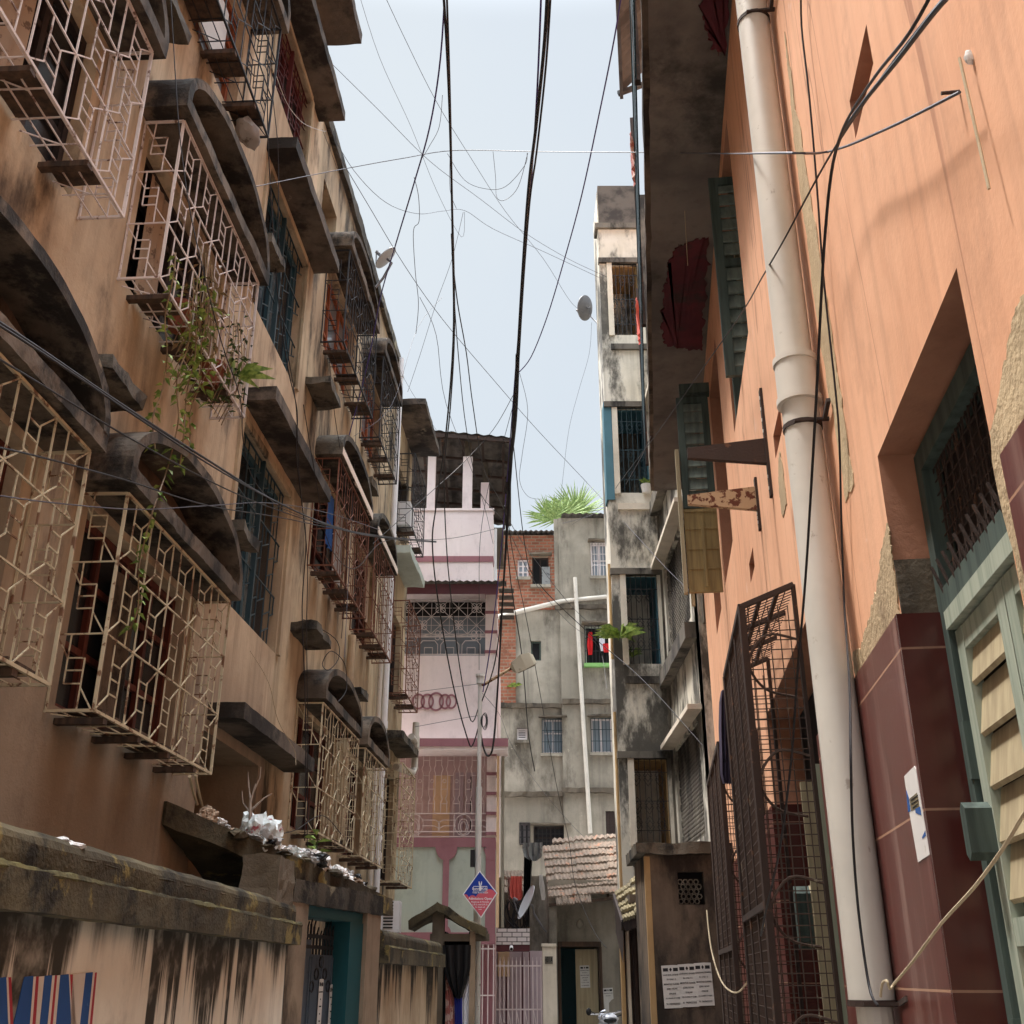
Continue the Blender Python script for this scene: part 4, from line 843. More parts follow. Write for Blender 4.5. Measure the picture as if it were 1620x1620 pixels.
# window guards of welded mesh standing off the wall
def guard(s0, s1, z0, z1, dp, slope, parent):
    fr = MB(); e = .036; zt = z1 - slope
    for s in (s0, s1): fr.bar(P(s, dp, z0), P(s, dp, zt), e); fr.bar(P(s, dp, zt), P(s, .01, z1), e * .8); fr.bar(P(s, .012, z0), P(s, .012, z1), e * .6); fr.bar(P(s, dp, z0), P(s, 0, z0), e * .8)
    for s in (s0 + (s1 - s0) / 3, s0 + (s1 - s0) * 2 / 3): fr.bar(P(s, dp, z0), P(s, dp, zt), e * .7); fr.bar(P(s, dp, zt), P(s, 0, z1), e * .7)
    for z in (z0, (z0 + zt) / 2, zt): fr.bar(P(s0, dp, z), P(s1, dp, z), e)
    for t in (.33, .66): fr.bar(P(s0, dp * t, zt + slope * (1 - t)), P(s1, dp * t, zt + slope * (1 - t)), e * .6)
    g = fr.build('window_guard', M['rust'], parent); w = MB(); st = .055
    for s in (s0, s1):
        for i in range(1, int(dp / st) + 1): w.bar(P(s, st * i, z0), P(s, st * i, zt), .005)
        for i in range(1, int((zt - z0) / st)): w.bar(P(s, 0, z0 + st * i), P(s, dp, z0 + st * i), .005)
    for i in range(1, int((s1 - s0) / st)): s = s0 + st * i; w.bar(P(s, dp, z0), P(s, dp, zt), .005); w.bar(P(s, dp, zt), P(s, 0, z1), .005)
    for i in range(1, int((zt - z0) / st)): w.bar(P(s0, dp, z0 + st * i), P(s1, dp, z0 + st * i), .005)
    for i in range(1, 6): t = i / 6; w.bar(P(s0, dp * t, zt + slope * (1 - t)), P(s1, dp * t, zt + slope * (1 - t)), .005)
    for i in range(5):   # rusted scroll of bent rod
        zc = z0 + .4 + i * (zt - z0 - .6) / 4; w.tube(smooth_pts([P(s0, .02, zc), P(s0, dp * .6, zc + .03), P(s0, dp * .95, zc - .12), P(s0 + .05, dp * .7, zc - .26), P(s0 + .1, .05, zc - .3)], 5), .008, 5)
    w.build('wire_mesh', M['mesh_rust'], g); return g
guard(5.8, 7.35, .35, 3.64, .31, .12, OH); guard(8.6, 10.6, .3, 3.4, .31, .1, OH)
# big drainpipe
R1 = .083
pp = [P(4.34, .105, 12.3), P(4.34, .105, 1.52)]
dp = pipe(pp, R1, M['pvc'], OH, 'drainpipe', [(P(4.34, .105, z), P(4.34, .105, z + .2), R1 + .012) for z in (4.02,)] + [(P(4.34, .105, 4.0), P(4.34, .105, 4.03), R1 + .02), (P(4.34, .105, 4.21), P(4.34, .105, 4.24), R1 + .018)], n=20)
for f in dp.data.polygons: f.use_smooth = True
dp.data.set_sharp_from_angle(angle=math.radians(50))
pipe([P(4.34, .1, 1.5), P(4.34, .1, 0)], .066, M['pvc'], OH, 'drainpipe', n=16)
for z, nm in ((6.36, 0), (3.87, 1), (1.5, 2)):
    m = MB(); m.tube([P(4.34, .105, z), P(4.34, .105, z + .022)], R1 + .006, 18); m.bar(P(4.26, .0, z + .01), P(4.26, .15, z + .01), .02, .012); m.bar(P(4.26, .02, z + .01), P(4.12, .02, z + .03), .018); m.build('pipe_clamp', M['rust'], OH)
# anchors in the upper wall
m = MB(); p0 = R.px(1518, 145); m.tube([P(p0[0], .0, p0[1]), P(p0[0], .045, p0[1])], .005, 8); m.build('wall_hook', M['rust'], OH)
m = MB(); p0 = R.px(1538, 90); m.blob(P(p0[0], .006, p0[1]), .012, .008, .022, 8, .5, 2); m.build('mortar_dab', M['paper'], OH)
m = MB(); p1 = R.px(1590, 297); m.tube([P(p0[0], .03, p0[1]), P(p1[0], .035, p1[1])], .004, 5); m.build('loose_wire', M['rope'], OH)
# torn sticker on tile
t = thing('torn_sticker', 'torn white and blue paper sticker on the maroon tile pillar', 'sticker', P(3.6, .023, 1.9))
q = [R.px(x, y, .023) for x, y in ((1431, 1228), (1447, 1212), (1449, 1216), (1471, 1352), (1453, 1364), (1440, 1290))]; m = MB(); m.prism(R, q, .0225, .0245); m.build('sheet', M['plastic_white'], t)
for pts, mt in (([(1439, 1264), (1451, 1254), (1455, 1276), (1442, 1283)], 'clay_yellow'), ([(1434, 1250), (1438, 1262), (1441, 1283), (1437, 1285)], 'blue_paint'), ([(1448, 1280), (1456, 1276), (1458, 1290), (1449, 1286)], 'blue_paint'), ([(1459, 1325), (1464, 1314), (1465, 1322), (1460, 1327)], 'blue_paint')):
    m = MB(); m.prism(R, [R.px(x, y, .0245) for x, y in pts], .0246, .0256); m.build('print_patch', M[mt], t)
for (a, b_) in (((1441, 1266), (1452, 1258)), ((1442, 1272), (1453, 1265)), ((1444, 1278), (1452, 1272))):
    m = MB(); x0, x1 = R.px(*a, .026), R.px(*b_, .026); m.bar(P(x0[0], .0262, x0[1]), P(x1[0], .0262, x1[1]), .0012, .003); m.build('printed_line', M['ink'], t)
# dark garment hung on the guard
GF = Fr((P(8.58, .3, 0).x, P(8.58, .3, 0).y), (1, 0), (0, -1))
curtain([(1092, 1142, 1147), (1110, 1139, 1153), (1150, 1138, 1158), (1190, 1139, 1160), (1225, 1140, 1158), (1240, 1144, 1157)], .02, M['cloth_purple'], 'dark purple garment hanging between the two rusty window guards', 'hanging_garment', .035, GF, 'garment')
# ------------------------------------------------------------------ right: old outbuilding with notices
YO = 12.3; O = K(YO); OB = thing('outbuilding', 'brown-black old brick outbuilding with a honeycomb vent and pasted notices', 'outbuilding', (2.0, 12.8, 0))
xa = at(1026, 1480, YO).x; xb = 2.42; zt = at(1040, 1352, YO).z
vx0, vx1, vz0, vz1 = O.rect(1073, 1379, 1114, 1431)
wall(O, xa, xb, 0, zt, [(vx0, vx1, vz0, vz1, .12)], 'wall', M['old_block'], OB); shell(O, xa, xb, 1.1, zt, M['old_block'], OB)
m = MB(); m.rbox(O, xa - .09, xb, -1.2, .08, zt, zt + .12, .07, .02); m.build('roof_slab', M['concrete_dark'], OB)
m = MB(); m.box(O, xa - .012, xa + .05, -.04, .012, 0, zt - .02); m.build('corner_strip', M['ochre'], OB)
m = MB(); rr = .03
for j in range(5):
    for i in range(7):
        c = vx0 + .03 + i * .058 + (.029 if j % 2 else 0); z = vz0 + .035 + j * .05
        if c < vx1 - .02: m.band(O, c, z, .031, .009, -.07, -.03, n=6)
m.build('honeycomb_vent', M['greywall'], OB); b = MB(); b.box(O, vx0, vx1, -.16, -.119, vz0, vz1); b.build('vent_backing', M['black'], OB)
for i, (px, py, lb) in enumerate(((1063, 1561, 'left'), (1089, 1559, 'middle'), (1114, 1557, 'right'))):
    s_, z_ = O.px(px, py, .004 + .003 * i); poster(O, s_, z_, .19 if i < 2 else .18, .41, .004 + .003 * i, 'white notice with black heading on the outbuilding, the %s of three' % lb, LN, tilt=.035)
# low shed with the yellowed tile awning
SH = thing('roadside_shed', 'dark low shed with a yellowed clay tile awning beyond the outbuilding', 'shed', (1.75, 14.6, 0))
ys = 14.9; Sd = K(ys)
m = MB(); m.box(Sd, at(988, 1550, ys).x, 2.5, -.6, 0, 0, 2.6); m.build('wall', M['shutter_dark'], SH)
for x, w_, mt in ((983, 5, 'ochre'), (993, 4, 'g2white'), (1003, 5, 'shutter_dark'), (1012, 2, 'g2white')):
    m = MB(); a = at(x, 1550, ys - .3).x; m.box(K(ys - .3), a, a + w_ * .0095, -.1, 0, 0, 2.35); m.build('door_post', M[mt], SH)
m = MB(); a0, a1, a2, a3 = at(972, 1412, 15.3), at(1030, 1368, 15.3), at(1032, 1440, 13.9), at(986, 1458, 13.9)
def tile_roof(m, a, b, c, d, nu, nv, amp=.03, pitch=.35):   # a-b upper edge, d-c lower edge: overlapping ribbed courses
    for v in range(nv):
        for u in range(nu):
            o = (rnd.random() - .5) * .03
            for q in range(4):
                t0, t1 = (u + q / 4) / nu, (u + (q + 1) / 4) / nu; hs = [amp * (0, .9, .2, .8, 0)[q], amp * (0, .9, .2, .8, 0)[q + 1]]
                f0, f1 = v / nv, (v + 1.12) / nv
                def pt(t, f, h): return a.lerp(b, t).lerp(d.lerp(c, t), min(f, 1.03)) + Vector((0, 0, h + o))
                m.quad(pt(t0, f0, hs[0]), pt(t1, f0, hs[1]), pt(t1, f1, hs[1] + .045), pt(t0, f1, hs[0] + .045))
                m.quad(pt(t0, f1, hs[0] + .045), pt(t1, f1, hs[1] + .045), pt(t1, f1, hs[1] + .005), pt(t0, f1, hs[0] + .005))
tile_roof(m, a0, a1, a2, a3, 5, 5, .02); m.build('tile_awning', M['clay_yellow'], SH)
m = MB(); e0, e1 = a3 - Vector((0, 0, .05)), a2 - Vector((0, 0, .05)); m.bar(e0, e1, .05, .14); m.bar(a0 - Vector((0, 0, .06)), e0, .05, .1)
m.add([a0 - Vector((0, 0, .08)), e0 - Vector((0, 0, .05)), Vector((e0.x - .02, e0.y, e0.z - .42)), Vector((a0.x, a0.y, a0.z - .5))], [(0, 1, 2, 3)]); m.build('awning_board', M['shutter_dark'], SH)
m = MB(); m.box(Sd, at(990, 1470, ys).x, 2.2, 0, .6, 2.45, 2.55); m.build('awning_soffit', M['soffit'], SH)
# ------------------------------------------------------------------ right: corner building with balconies
YG = 17.5; G = K(YG); CB = thing('corner_building', 'tall mould-streaked corner building with grilled balconies, behind the orange house', 'building', (2.4, 18.2, 0))
X0, X1 = 1.72, 2.56
op = [(1.86, 2.50, 3.5, 4.83), (1.86, 2.50, 6.4, 7.98), (1.84, 2.48, 9.54, 11.27), (1.86, 2.46, 12.85, 14.5)]
wall(G, X0, X1, 0, 16.25, [o_ + (.1,) for o_ in op], 'wall', M['g2wall'], CB); shell(G, X0, 5.0, 1.0, 16.2, M['g2wall'], CB); shell(G, 2.7, 5.0, 6, 16.0, M['g2wall'], CB, d=-1.02)
b = MB(); b.quad(G.P(X1, .001, 0), G.P(X1, .001, 16.2), G.P(5, .001, 16.2), G.P(5, .001, 0)); b.build('wall', M['g2dark'], CB)
inn = ('ochre', 'g2blue', 'g2blue', 'ochre')
for i, (a, b_, c, e) in enumerate(op):
    m = MB(); m.box(G, a, b_, -1.3, -1.25, c, e); m.box(G, a - .0, a + .02, -1.25, -.1, c, e); m.box(G, b_ - .02, b_, -1.25, -.1, c, e); m.box(G, a + .02, b_ - .02, -1.25, -.1, e - .02, e); m.box(G, a + .02, b_ - .02, -1.25, -.1, c, c + .02); m.build('balcony_recess', M[inn[i]], CB)
    if i in (1, 2): m = MB(); m.box(G, a + (.26 if i == 1 else .3), b_ - .06, -1.25, -1.2, c + .05, e - .15); m.build('balcony_door', M['shutter_red'] if i == 1 else M['shutter_dark'], CB)
    m = MB(); n = 7
    for j in range(n + 1): s = a + (b_ - a) * j / n; m.bar(G.P(s, -.03, c), G.P(s, -.03, e), .011)
    for q in (0, .16, .5, .84, 1): z = c + (e - c) * q; m.bar(G.P(a, -.03, z), G.P(b_, -.03, z), .012)
    for q in (.2, .42, .75):
        z = c + (e - c) * q
        for j in range(3):
            x0 = a + (b_ - a) * (.1 + .29 * j); w_ = (b_ - a) * .11
            for dz in (0, .07): m.poly([G.P(x0, -.025, z + dz), G.P(x0 + w_, -.025, z + dz - .1), G.P(x0 + 2 * w_, -.025, z + dz), G.P(x0 + w_, -.025, z + dz + .1), G.P(x0, -.025, z + dz)], .008)
    m.build('balcony_grille', M['iron_black'] if i != 2 else M['iron_teal'], CB)
    m = MB(); m.box(G, a - .0, a + .1, -.12, .035, c - .02, e + .01); m.build('pillar', M['g2white'], CB)
    if i < 3: z = (.90, .0, .0, 0)[i]
    m = MB(); m.box(G, X0 - .02, X1, -.05, .055, e + .0, e + .11); m.build('floor_band', M['g2dark'], CB)
    m = MB(); m.box(G, X0 + .16, X1, -.05, .05, c - .34, c - .22); m.build('floor_ledge', M['g2white'] if i == 2 else M['g2dark'], CB)
m = MB(); m.box(G, X0 - .04, X1, -.05, .012, 9.35, 11.4); m.build('blue_surround', M['g2blue'], CB) if False else None
m = MB(); m.box(G, X0 - .03, X0 + .115, -.3, .02, 9.4, 11.38); m.box(G, X0 + .12, X1 - .1, -.12, .02, 11.275, 11.378); m.build('painted_surround', M['g2blue'], CB)
m = MB(); m.box(G, X0 + .02, X1, -.4, .03, 15.45, 16.4); m.build('parapet', M['sheet'], CB)
m = MB(); m.box(G, X0 - .06, X1, -.3, .06, 15.33, 15.45); m.build('cornice', M['g2dark'], CB)
for z0, z1 in ((2, 5.6), (6.5, 8.2)): pipe([G.P(X0 - .03, -.06, z0), G.P(X0 - .03, -.06, z1)], .025, M['ochre'], CB)
# alley side of the corner building
A = Fr((2.60, 0), (0, 1), (-1, 0))
wall(A, 14.35, 17.5, 0, 13.2, [(14.95, 17.3, c, e, .15) for c, e in ((3.35, 4.9), (6.4, 8.0), (9.5, 11.1))], 'wall', M['g2wall'], CB, top=[(14.35, 13.2)])
for c, e in ((3.35, 4.9), (6.4, 8.0), (9.5, 11.1)):
    m = MB()
    for i in range(20):
        for j in range(13):
            s = 15.0 + .115 * i; z = c + .06 + .12 * j
            if z < e - .03: m.band(A, s + (.057 if j % 2 else 0), z, .062, .022, -.1, -.04, n=6)
    m.build('pierced_screen', M['g2dark'], CB); b = MB(); b.box(A, 14.95, 17.3, -.3, -.155, c, e); b.build('screen_backing', M['black'], CB)
    m = MB(); m.rbox(A, 14.6, 17.48, -.02, .16, c - .42, c - .18, .15, .01); m.build('floor_ledge', M['g2dark'], CB)
    m = MB(); m.box(A, 14.55, 17.46, 0, .2, e + .06, e + .13); m.build('floor_ledge', M['g2white'], CB)
m = MB(); m.box(K(14.34), 2.60, 2.95, -.3, 0, 0, 9.2); m.build('side_pier', M['g2wall'], CB)
m = MB(); m.box(K(14.33), 2.65, 2.78, 0, .14, 6.1, 6.5); m.build('meter_box', M['greydark'], CB)
# fern-like pot plant on the second balcony and small pot higher up
def bush(base, n, ln, w, name, label, cat='plant', up=.5, mat='leaf', pot=None, spread=1.0):
    t = thing(name, label, cat, base); l = MB(); b = Vector(base)
    for i in range(n):
        a = i * 2.399; d = Vector((math.cos(a) * spread, math.sin(a) * spread, up + rnd.random() * .6)); l.leaf(b + Vector((math.cos(a) * .02, math.sin(a) * .02, rnd.random() * ln * .3)), d, ln * rnd.uniform(.7, 1.1), w, .35)
    l.build('foliage', M[mat], t)
    if pot: m = MB(); m.tube([b + Vector((0, 0, -.16)), b + Vector((0, 0, -.0))], [.07, .1], 10); m.build('pot', M[pot], t)
    return t
bush(G.P(1.80, .25, 6.75), 34, .5, .014, 'palm_plant', 'drooping yellow-green palm plant hanging off the grey corner building balcony', up=.25)
bush(G.P(2.0, -.2, 6.55), 26, .28, .02, 'balcony_plant', 'leafy balcony plant behind the second grille of the corner building', up=.6)
bush(G.P(2.40, .03, 9.68), 14, .16, .03, 'balcony_plant', 'small potted plant on the sill of the blue framed balcony', up=.6, pot='plastic_white')
# ------------------------------------------------------------------ centre: pink house
YP = 20.5; Kp = K(YP); PK = thing('pink_house', 'pale pink three storey house with maroon trim and a rooftop pavilion at the alley end', 'house', (-1.6, 22, 0))
zz = lambda y, x=740, Y=YP: at(x, y, Y).z
xx = lambda x, y, Y=YP: at(x, y, Y).x
XL = -3.2; xr = -.39; xm = -.30
zA, zB, zC, zD, zE, zF, zG = zz(1475), zz(1340), zz(1325), zz(1180), zz(1037), zz(938), zz(808)
m = MB(); m.box(Kp, XL, xr, -7.5, 0, zF - .02, zG); m.build('upper_wall', M['pink'], PK)
m = MB(); m.box(Kp, XL, xr + .012, -.3, .012, zz(889), zz(880)); m.build('band', M['maroon'], PK)
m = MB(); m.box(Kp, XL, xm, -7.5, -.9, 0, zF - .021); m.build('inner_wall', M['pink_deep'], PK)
m = MB(); m.box(Kp, XL, xm, -.9, 0, zD + .02, zE); m.build('wall', M['pink'], PK)
m = MB(); m.box(Kp, XL, xm + .22, -.2, .45, zD - .16, zD + .018); m.build('balcony_slab', M['pink'], PK)
m = MB(); m.box(Kp, XL, xm + .23, .44, .47, zD - .1, zD + .05); m.build('slab_edge', M['maroon'], PK)
m = MB(); m.box(Kp, XL, xm, -.9, .0, zB - .0, zC); m.build('floor_band', M['maroon'], PK)
m = MB(); m.box(Kp, XL, xm, -.9, -.03, zA, zB); m.build('green_panel', M['greenpanel'], PK)
def trim(x0, x1, z0, z1, d=.012): m = MB(); m.box(Kp, x0, x1, -.05, d, z0, z1); m.build('trim', M['maroon'], PK)
trim(XL, xm, zA - .2, zA); sx = xx(705, 1400); trim(sx - .055, sx + .055, zA, zB); trim(xm - .18, xm + .002, zA, zB, .011)
m = MB()
for cx in (sx, xm - .02):
    m.prism(Kp, [(cx + .2 * math.cos(t * math.pi / 12), zB + .003 - .24 * math.sin(t * math.pi / 12)) for t in range(13) if cx + .2 * math.cos(t * math.pi / 12) <= xm + .001], -.04, .016)
    if cx == sx: m.prism(Kp, [(cx + .11 * math.cos(t * math.pi / 12), zA - .003 + .12 * math.sin(t * math.pi / 12)) for t in range(13)], -.04, .016)
m.build('bracket_trim', M['maroon'], PK)
for (pa, pb, z0, z1) in ((770, 786, zC, zD - .16), (768, 786, zE, zF)):
    a, b_ = xx(pa, 1250 if z0 < 5 else 990), xm
    m = MB(); m.box(Kp, a, b_, -.9, -.01, z0, z1); m.build('pillar', M['pink'], PK); n = 4 if z0 < 5 else 3
    for i in range(n + 1): z = z0 + (z1 - z0) * (i + .12) / (n + .2); m = MB(); m.box(Kp, a - .012, b_ + .012, -.3, .02, z, z + .055); m.build('pillar_band', M['maroon'], PK)
# lower balcony: wavy grille over louvred doors
gx1 = xx(770, 1250); z0, z1 = zC + .02, zD - .18; m = MB(); H = z1 - z0; st = .115; zr = z0 + H * .28
i = 0; x = gx1 - .05
def gp(x, z): return Kp.P(x, -.03, z)
while x > XL:
    s = 1 if i % 2 else -1; hw = st * .5
    zl = [zr, zr + H * .14, zr + H * .18, zr + H * .23, zr + H * .5, zr + H * .55, zr + H * .60, z1]
    of = [0, 0, s * .5, 0, 0, s * .5, 0, 0]
    m.poly([gp(x + o_ * hw * 2 * .5, z) for z, o_ in zip(zl, of)], .011)
    if i % 2 == 0: m.ring(Kp, x - hw, zr + H * .40, hw * .55, -.03, .01, 10); m.bar(gp(x, zr + H * .12), gp(x - st, zr + H * .12), .009); m.bar(gp(x, zr + H * .30), gp(x - st, zr + H * .30), .009)
    else: m.bar(gp(x, zr + H * .47), gp(x - st, zr + H * .47), .009); m.bar(gp(x, zr + H * .66), gp(x - st, zr + H * .66), .009)
    x -= st; i += 1
for z in (z0, z0 + H * .06, zr): m.bar(gp(XL, z), gp(gx1, z), .018)
for cx in (xx(733, 1300), xx(656, 1300)):
    for r_, rz in ((.16, .19), (.09, .14), (.055, .09)): m.ring(Kp, cx, z0 + H * (.14 if r_ > .1 else .12), r_, -.03, .012, 18, rz)
    for s in (-1, 1):
        for o_, h in ((.2, .2), (.3, .13)): m.poly([gp(cx + s * .14, z0 + H * h), gp(cx + s * (.42 - o_ * .2), z0 + H * h), gp(cx + s * (.5 - o_ * .2), z0 + H * (h - .03)), gp(cx + s * (.5 - o_ * .2), z0 + H * .06)], .011)
for s in (gx1, gx1 - .6, gx1 - 1.25): m.bar(gp(s, z0), gp(s, zr), .014)
m.build('balcony_grille', M['iron_pale'], PK)
for a, b_ in ((720, 733), (738, 752)):
    x0, x1 = xx(a, 1260, YP + .9), xx(b_, 1260, YP + .9)
    shutter(K(YP + .9), x0, x1, zC + .1, zD - .35, .01, M['mauve_door'], M['shutter_dark'], PK, .09, .03, (.33, .66))
m = MB(); m.box(K(YP + .9), xx(685, 1260, YP + .9), xx(712, 1260, YP + .9), .0, .012, zC, zD - .4); m.build('balcony_door', M['peach'], PK)
# upper balcony: lattice of quatrefoils
m = MB(); z0, z1 = zE + .03, zF - .13; gx1 = xx(768, 990); c = .36; zq = z0 + .36
b = MB(); b.box(Kp, XL, gx1, -.88, -.6, z0 - .03, z1 + .1); b.build('curtained_recess', M['glass_sky'], PK); b = MB(); b.box(Kp, XL, gx1, -.59, -.5, z1 - .18, z1 + .1); b.build('blind', M['black'], PK)
j = 0; z = z1
while z > zq + .05:
    x = gx1; i = 0
    while x > XL + .05:
        a, b_, lo = x - c, x, max(z - c, zq)
        m.bar(gp(a, z), gp(b_, lo), .011); m.bar(gp(a, lo), gp(b_, z), .011); m.bar(gp(b_, z), gp(b_, lo), .01); m.bar(gp(a + c / 2, z), gp(a + c / 2, lo), .007); m.bar(gp(a, (z + lo) / 2), gp(b_, (z + lo) / 2), .007)
        if (i + j) % 2 == 0:
            for dx, dz in ((-1, -1), (1, -1), (-1, 1), (1, 1)): m.ring(Kp, a + c / 2 + dx * .05, (z + lo) / 2 + dz * .05, .046, -.025, .012, 9)
        x -= c; i += 1
    m.bar(gp(XL, z), gp(gx1, z), .011); z -= c; j += 1
for z in (z0, zq): m.bar(gp(XL, z), gp(gx1, z), .02)
for q in range(6): x = gx1 - .1 - q * .42; m.poly([gp(x, z0), gp(x, z0 + .2), gp(x - .06, z0 + .28), gp(x - .3, z0 + .28), gp(x - .36, z0 + .2), gp(x - .36, z0)], .013); m.poly([gp(x - .1, z0), gp(x - .1, z0 + .14), gp(x - .26, z0 + .14), gp(x - .26, z0)], .011)
m.build('balcony_grille', M['iron_white'], PK)
# tin awning with maroon fascia
m = MB(); n = 44
for i in range(n):
    a, b_ = XL + (xr + .28 - XL) * i / n, XL + (xr + .28 - XL) * (i + 1) / n; h0, h1 = .03 * (i % 2), .03 * ((i + 1) % 2)
    m.quad(Kp.P(a, -.1, zF + .16 + h0), Kp.P(b_, -.1, zF + .16 + h1), Kp.P(b_, .62, zF + .02 + h1), Kp.P(a, .62, zF + .02 + h0))
m.build('tin_awning', M['sheet'], PK)
m = MB(); m.box(Kp, XL, xr + .12, .5, .53, zF - .2, zF + .0); m.build('awning_fascia', M['maroon_dark'], PK)
m = MB(); x0 = xr + .13
for i in range(5): t0, t1 = i / 5, (i + .94) / 5; m.quad(Vector((x0, YP - .5 + t0 * 1.3, zF - .0)), Vector((x0, YP - .5 + t1 * 1.3, zF - .0)), Vector((x0 + .24, YP - .5 + t1 * 1.3 + .02, zF - .42)), Vector((x0 + .24, YP - .5 + t0 * 1.3 + .02, zF - .42))) if False else m.box(Kp, x0, x0 + .3, .5 - t1 * 1.2, .5 - t0 * 1.2, zF - .1 - .06 * i, zF - .08 - .06 * i)
m.build('side_sheet', M['sheet'], PK)
# five-ring ornament
m = MB(); zc = zz(1110)
for px, r_, rz in ((662, .13, .155), (676, .13, .155), (690, .155, .185), (704, .12, .15), (714, .11, .145)): m.band(Kp, xx(px, 1110), zc, r_, .032, .0, .02 + .001 * (px % 7), n=26, rz=rz)
m.build('ring_ornament', M['maroon'], PK)
# roof pavilion
for px, w_ in ((676, 14), (732, 17), (760, 15)):
    m = MB(); a = xx(px, 760); zt = zz(712 if px < 700 else (722 if px < 750 else 752)); dd = 0 if px < 750 else -.35
    m.box(Kp, a, a + w_ * .0117, dd - .17, dd - .005, zG, zt); m.build('roof_pillar', M['pink'], PK); m = MB(); m.box(Kp, a + .03, a + w_ * .0117 - .03, dd - .13, dd - .05, zt, zt + .5); m.build('pillar_stub', M['greydark'], PK)
m = MB(); zf = zz(700); n = 60
for i in range(n):
    a, b_ = XL + (-.02 - XL) * i / n, XL + (-.02 - XL) * (i + 1) / n; h0, h1 = .016 * math.sin(i * 1.25), .016 * math.sin((i + 1) * 1.25)
    tl = lambda x: .10 * (x + .02)
    m.quad(Kp.P(a, .25, zf - tl(a) + h0), Kp.P(b_, .25, zf - tl(b_) + h1), Kp.P(b_, -3.2, zf - .6 - tl(b_) + h1), Kp.P(a, -3.2, zf - .6 - tl(a) + h0))
m.build('roof', M['sheet'], PK)
m = MB(); m.bar(Kp.P(XL, .2, zf + .2), Kp.P(-.05, .2, zf - .06), .07, .09)
for i in range(8): m.bar(Kp.P(XL + .43 * i, .2, zf - .1 + .1 * (2.9 - .43 * i) * 1.0 - .02), Kp.P(XL + .43 * i, -3.1, zf - .7 + .1 * (2.9 - .43 * i)), .05)
for q in range(5): m.bar(Kp.P(XL, -.5 - q * .6, zf + .12 - .1 * q - .08), Kp.P(-.1, -.5 - q * .6, zf - .2 - .1 * q - .03), .05)
m.build('roof_frame', M['rust'], PK)
m = MB(); m.box(Kp, XL, -.2, -3.5, -3.3, zG, zf - .6); m.box(Kp, xx(760, 760), xx(766, 760), -3.2, -.8, zG, zf - .7); m.build('pavilion_back_wall', M['greydark'], PK)
m = MB(); m.box(Kp, xx(683, 800), xx(733, 800), -2.2, -2.15, zG, zG + 1.0); m.build('back_parapet', M['peach'], PK); m = MB(); m.box(Kp, xx(688, 800), xx(728, 800), -2.14, -2.12, zG + .1, zG + .75); m.build('back_vent', M['shutter_dark'], PK)
m = MB(); m.box(Kp, XL, xr + .02, -.2, .02, zG, zG + .05); m.build('parapet_cap', M['pink'], PK)
# ground storey: bar screen
m = MB(); zt = zA - .2
for i in range(26): x = -2.7 + i * .095; m.bar(Kp.P(x, .03, .2), Kp.P(x, .03, zt), .016)
for z in (.35, 1.3, 2.05): m.bar(Kp.P(-2.75, .03, z), Kp.P(-.3, .03, z), .02)
m.build('bar_screen', M['iron_pale'], PK); m = MB(); m.box(Kp, XL, xm - .02, -.9, -.85 + .4, 0, zt); m.build('inner_wall', M['maroon'], PK)
m = MB(); m.box(Kp, XL, xm, -.1, .04, 0, .55); m.build('plinth', M['pink'], PK)
for i in range(2): pipe([Kp.P(xm + .04 + .09 * i, .02, 2.4), Kp.P(xm + .04 + .09 * i, .02, zD - .2)], .028, M['peach'] if i == 0 else M['greywall'], PK)
pipe([Kp.P(xr + .05, -.03, zF + .2), Kp.P(xr + .05, -.03, zG - .4)], .03, M['pvc_white'], PK)
# outdoor unit beside the far compound wall
AC = thing('outdoor_unit', 'white louvred air conditioner unit behind the far compound wall', 'air conditioner', (-1.95, 15.9, 1.7))
kx = K(15.9); a, b_, c, e = kx.rect(603, 1425, 632, 1475); m = MB(); m.box(kx, a, b_, -.3, 0, c, e); m.build('case', M['pvc_white'], AC); m = MB()
for i in range(9): m.box(kx, a + .03, b_ - .09, .0, .006, c + .05 + i * (e - c) / 10, c + .05 + (i + .5) * (e - c) / 10)
m.build('vent_slot', M['ink'], AC); m = MB(); m.box(kx, a + .05, a + .1, -.25, -.2, 0, c); m.box(kx, b_ - .1, b_ - .05, -.25, -.2, 0, c); m.build('stand', M['rust'], AC)
# ------------------------------------------------------------------ centre: grey building at the back
YQ = 32.0; Q = K(YQ); GB = thing('grey_building', 'tall grey cement building with brick upper part and small windows closing the alley', 'building', (2.4, 34, 0))
qx = lambda px, py: Q.px(px, py)
xB0 = qx(786, 1000)[0]; xBm = qx(877, 900)[0]; xE = 6.0; zt1 = qx(830, 847)[1]; zt2 = qx(930, 822)[1]; xs2 = qx(889, 1150)[0]
wins = dict(a=Q.rect(935, 862, 972, 914), b=Q.rect(858, 1138, 892, 1192), c=Q.rect(935, 1138, 982, 1192), d=Q.rect(925, 992, 970, 1052), e=Q.rect(840, 1014, 856, 1045), f=Q.rect(818, 1152, 834, 1171), g=Q.rect(822, 1302, 838, 1336), h=Q.rect(845, 1308, 898, 1342), i=Q.rect(958, 1284, 1000, 1320), j=Q.rect(800, 1000, 813, 1032))
bw = dict(k=Q.rect(819, 885, 836, 914), l=Q.rect(842, 882, 868, 926))
lo = [wins[q] for q in 'befghj'] ; hi = [wins[q] for q in 'acdi']
wall(Q, xB0, xs2, 0, qx(830, 965)[1], [w_ for w_ in lo], 'wall', M['greywall'], GB, .15)
wall(Q, xs2, xE, 0, zt2, hi, 'wall', M['greywall'], GB, .15, d=.12)
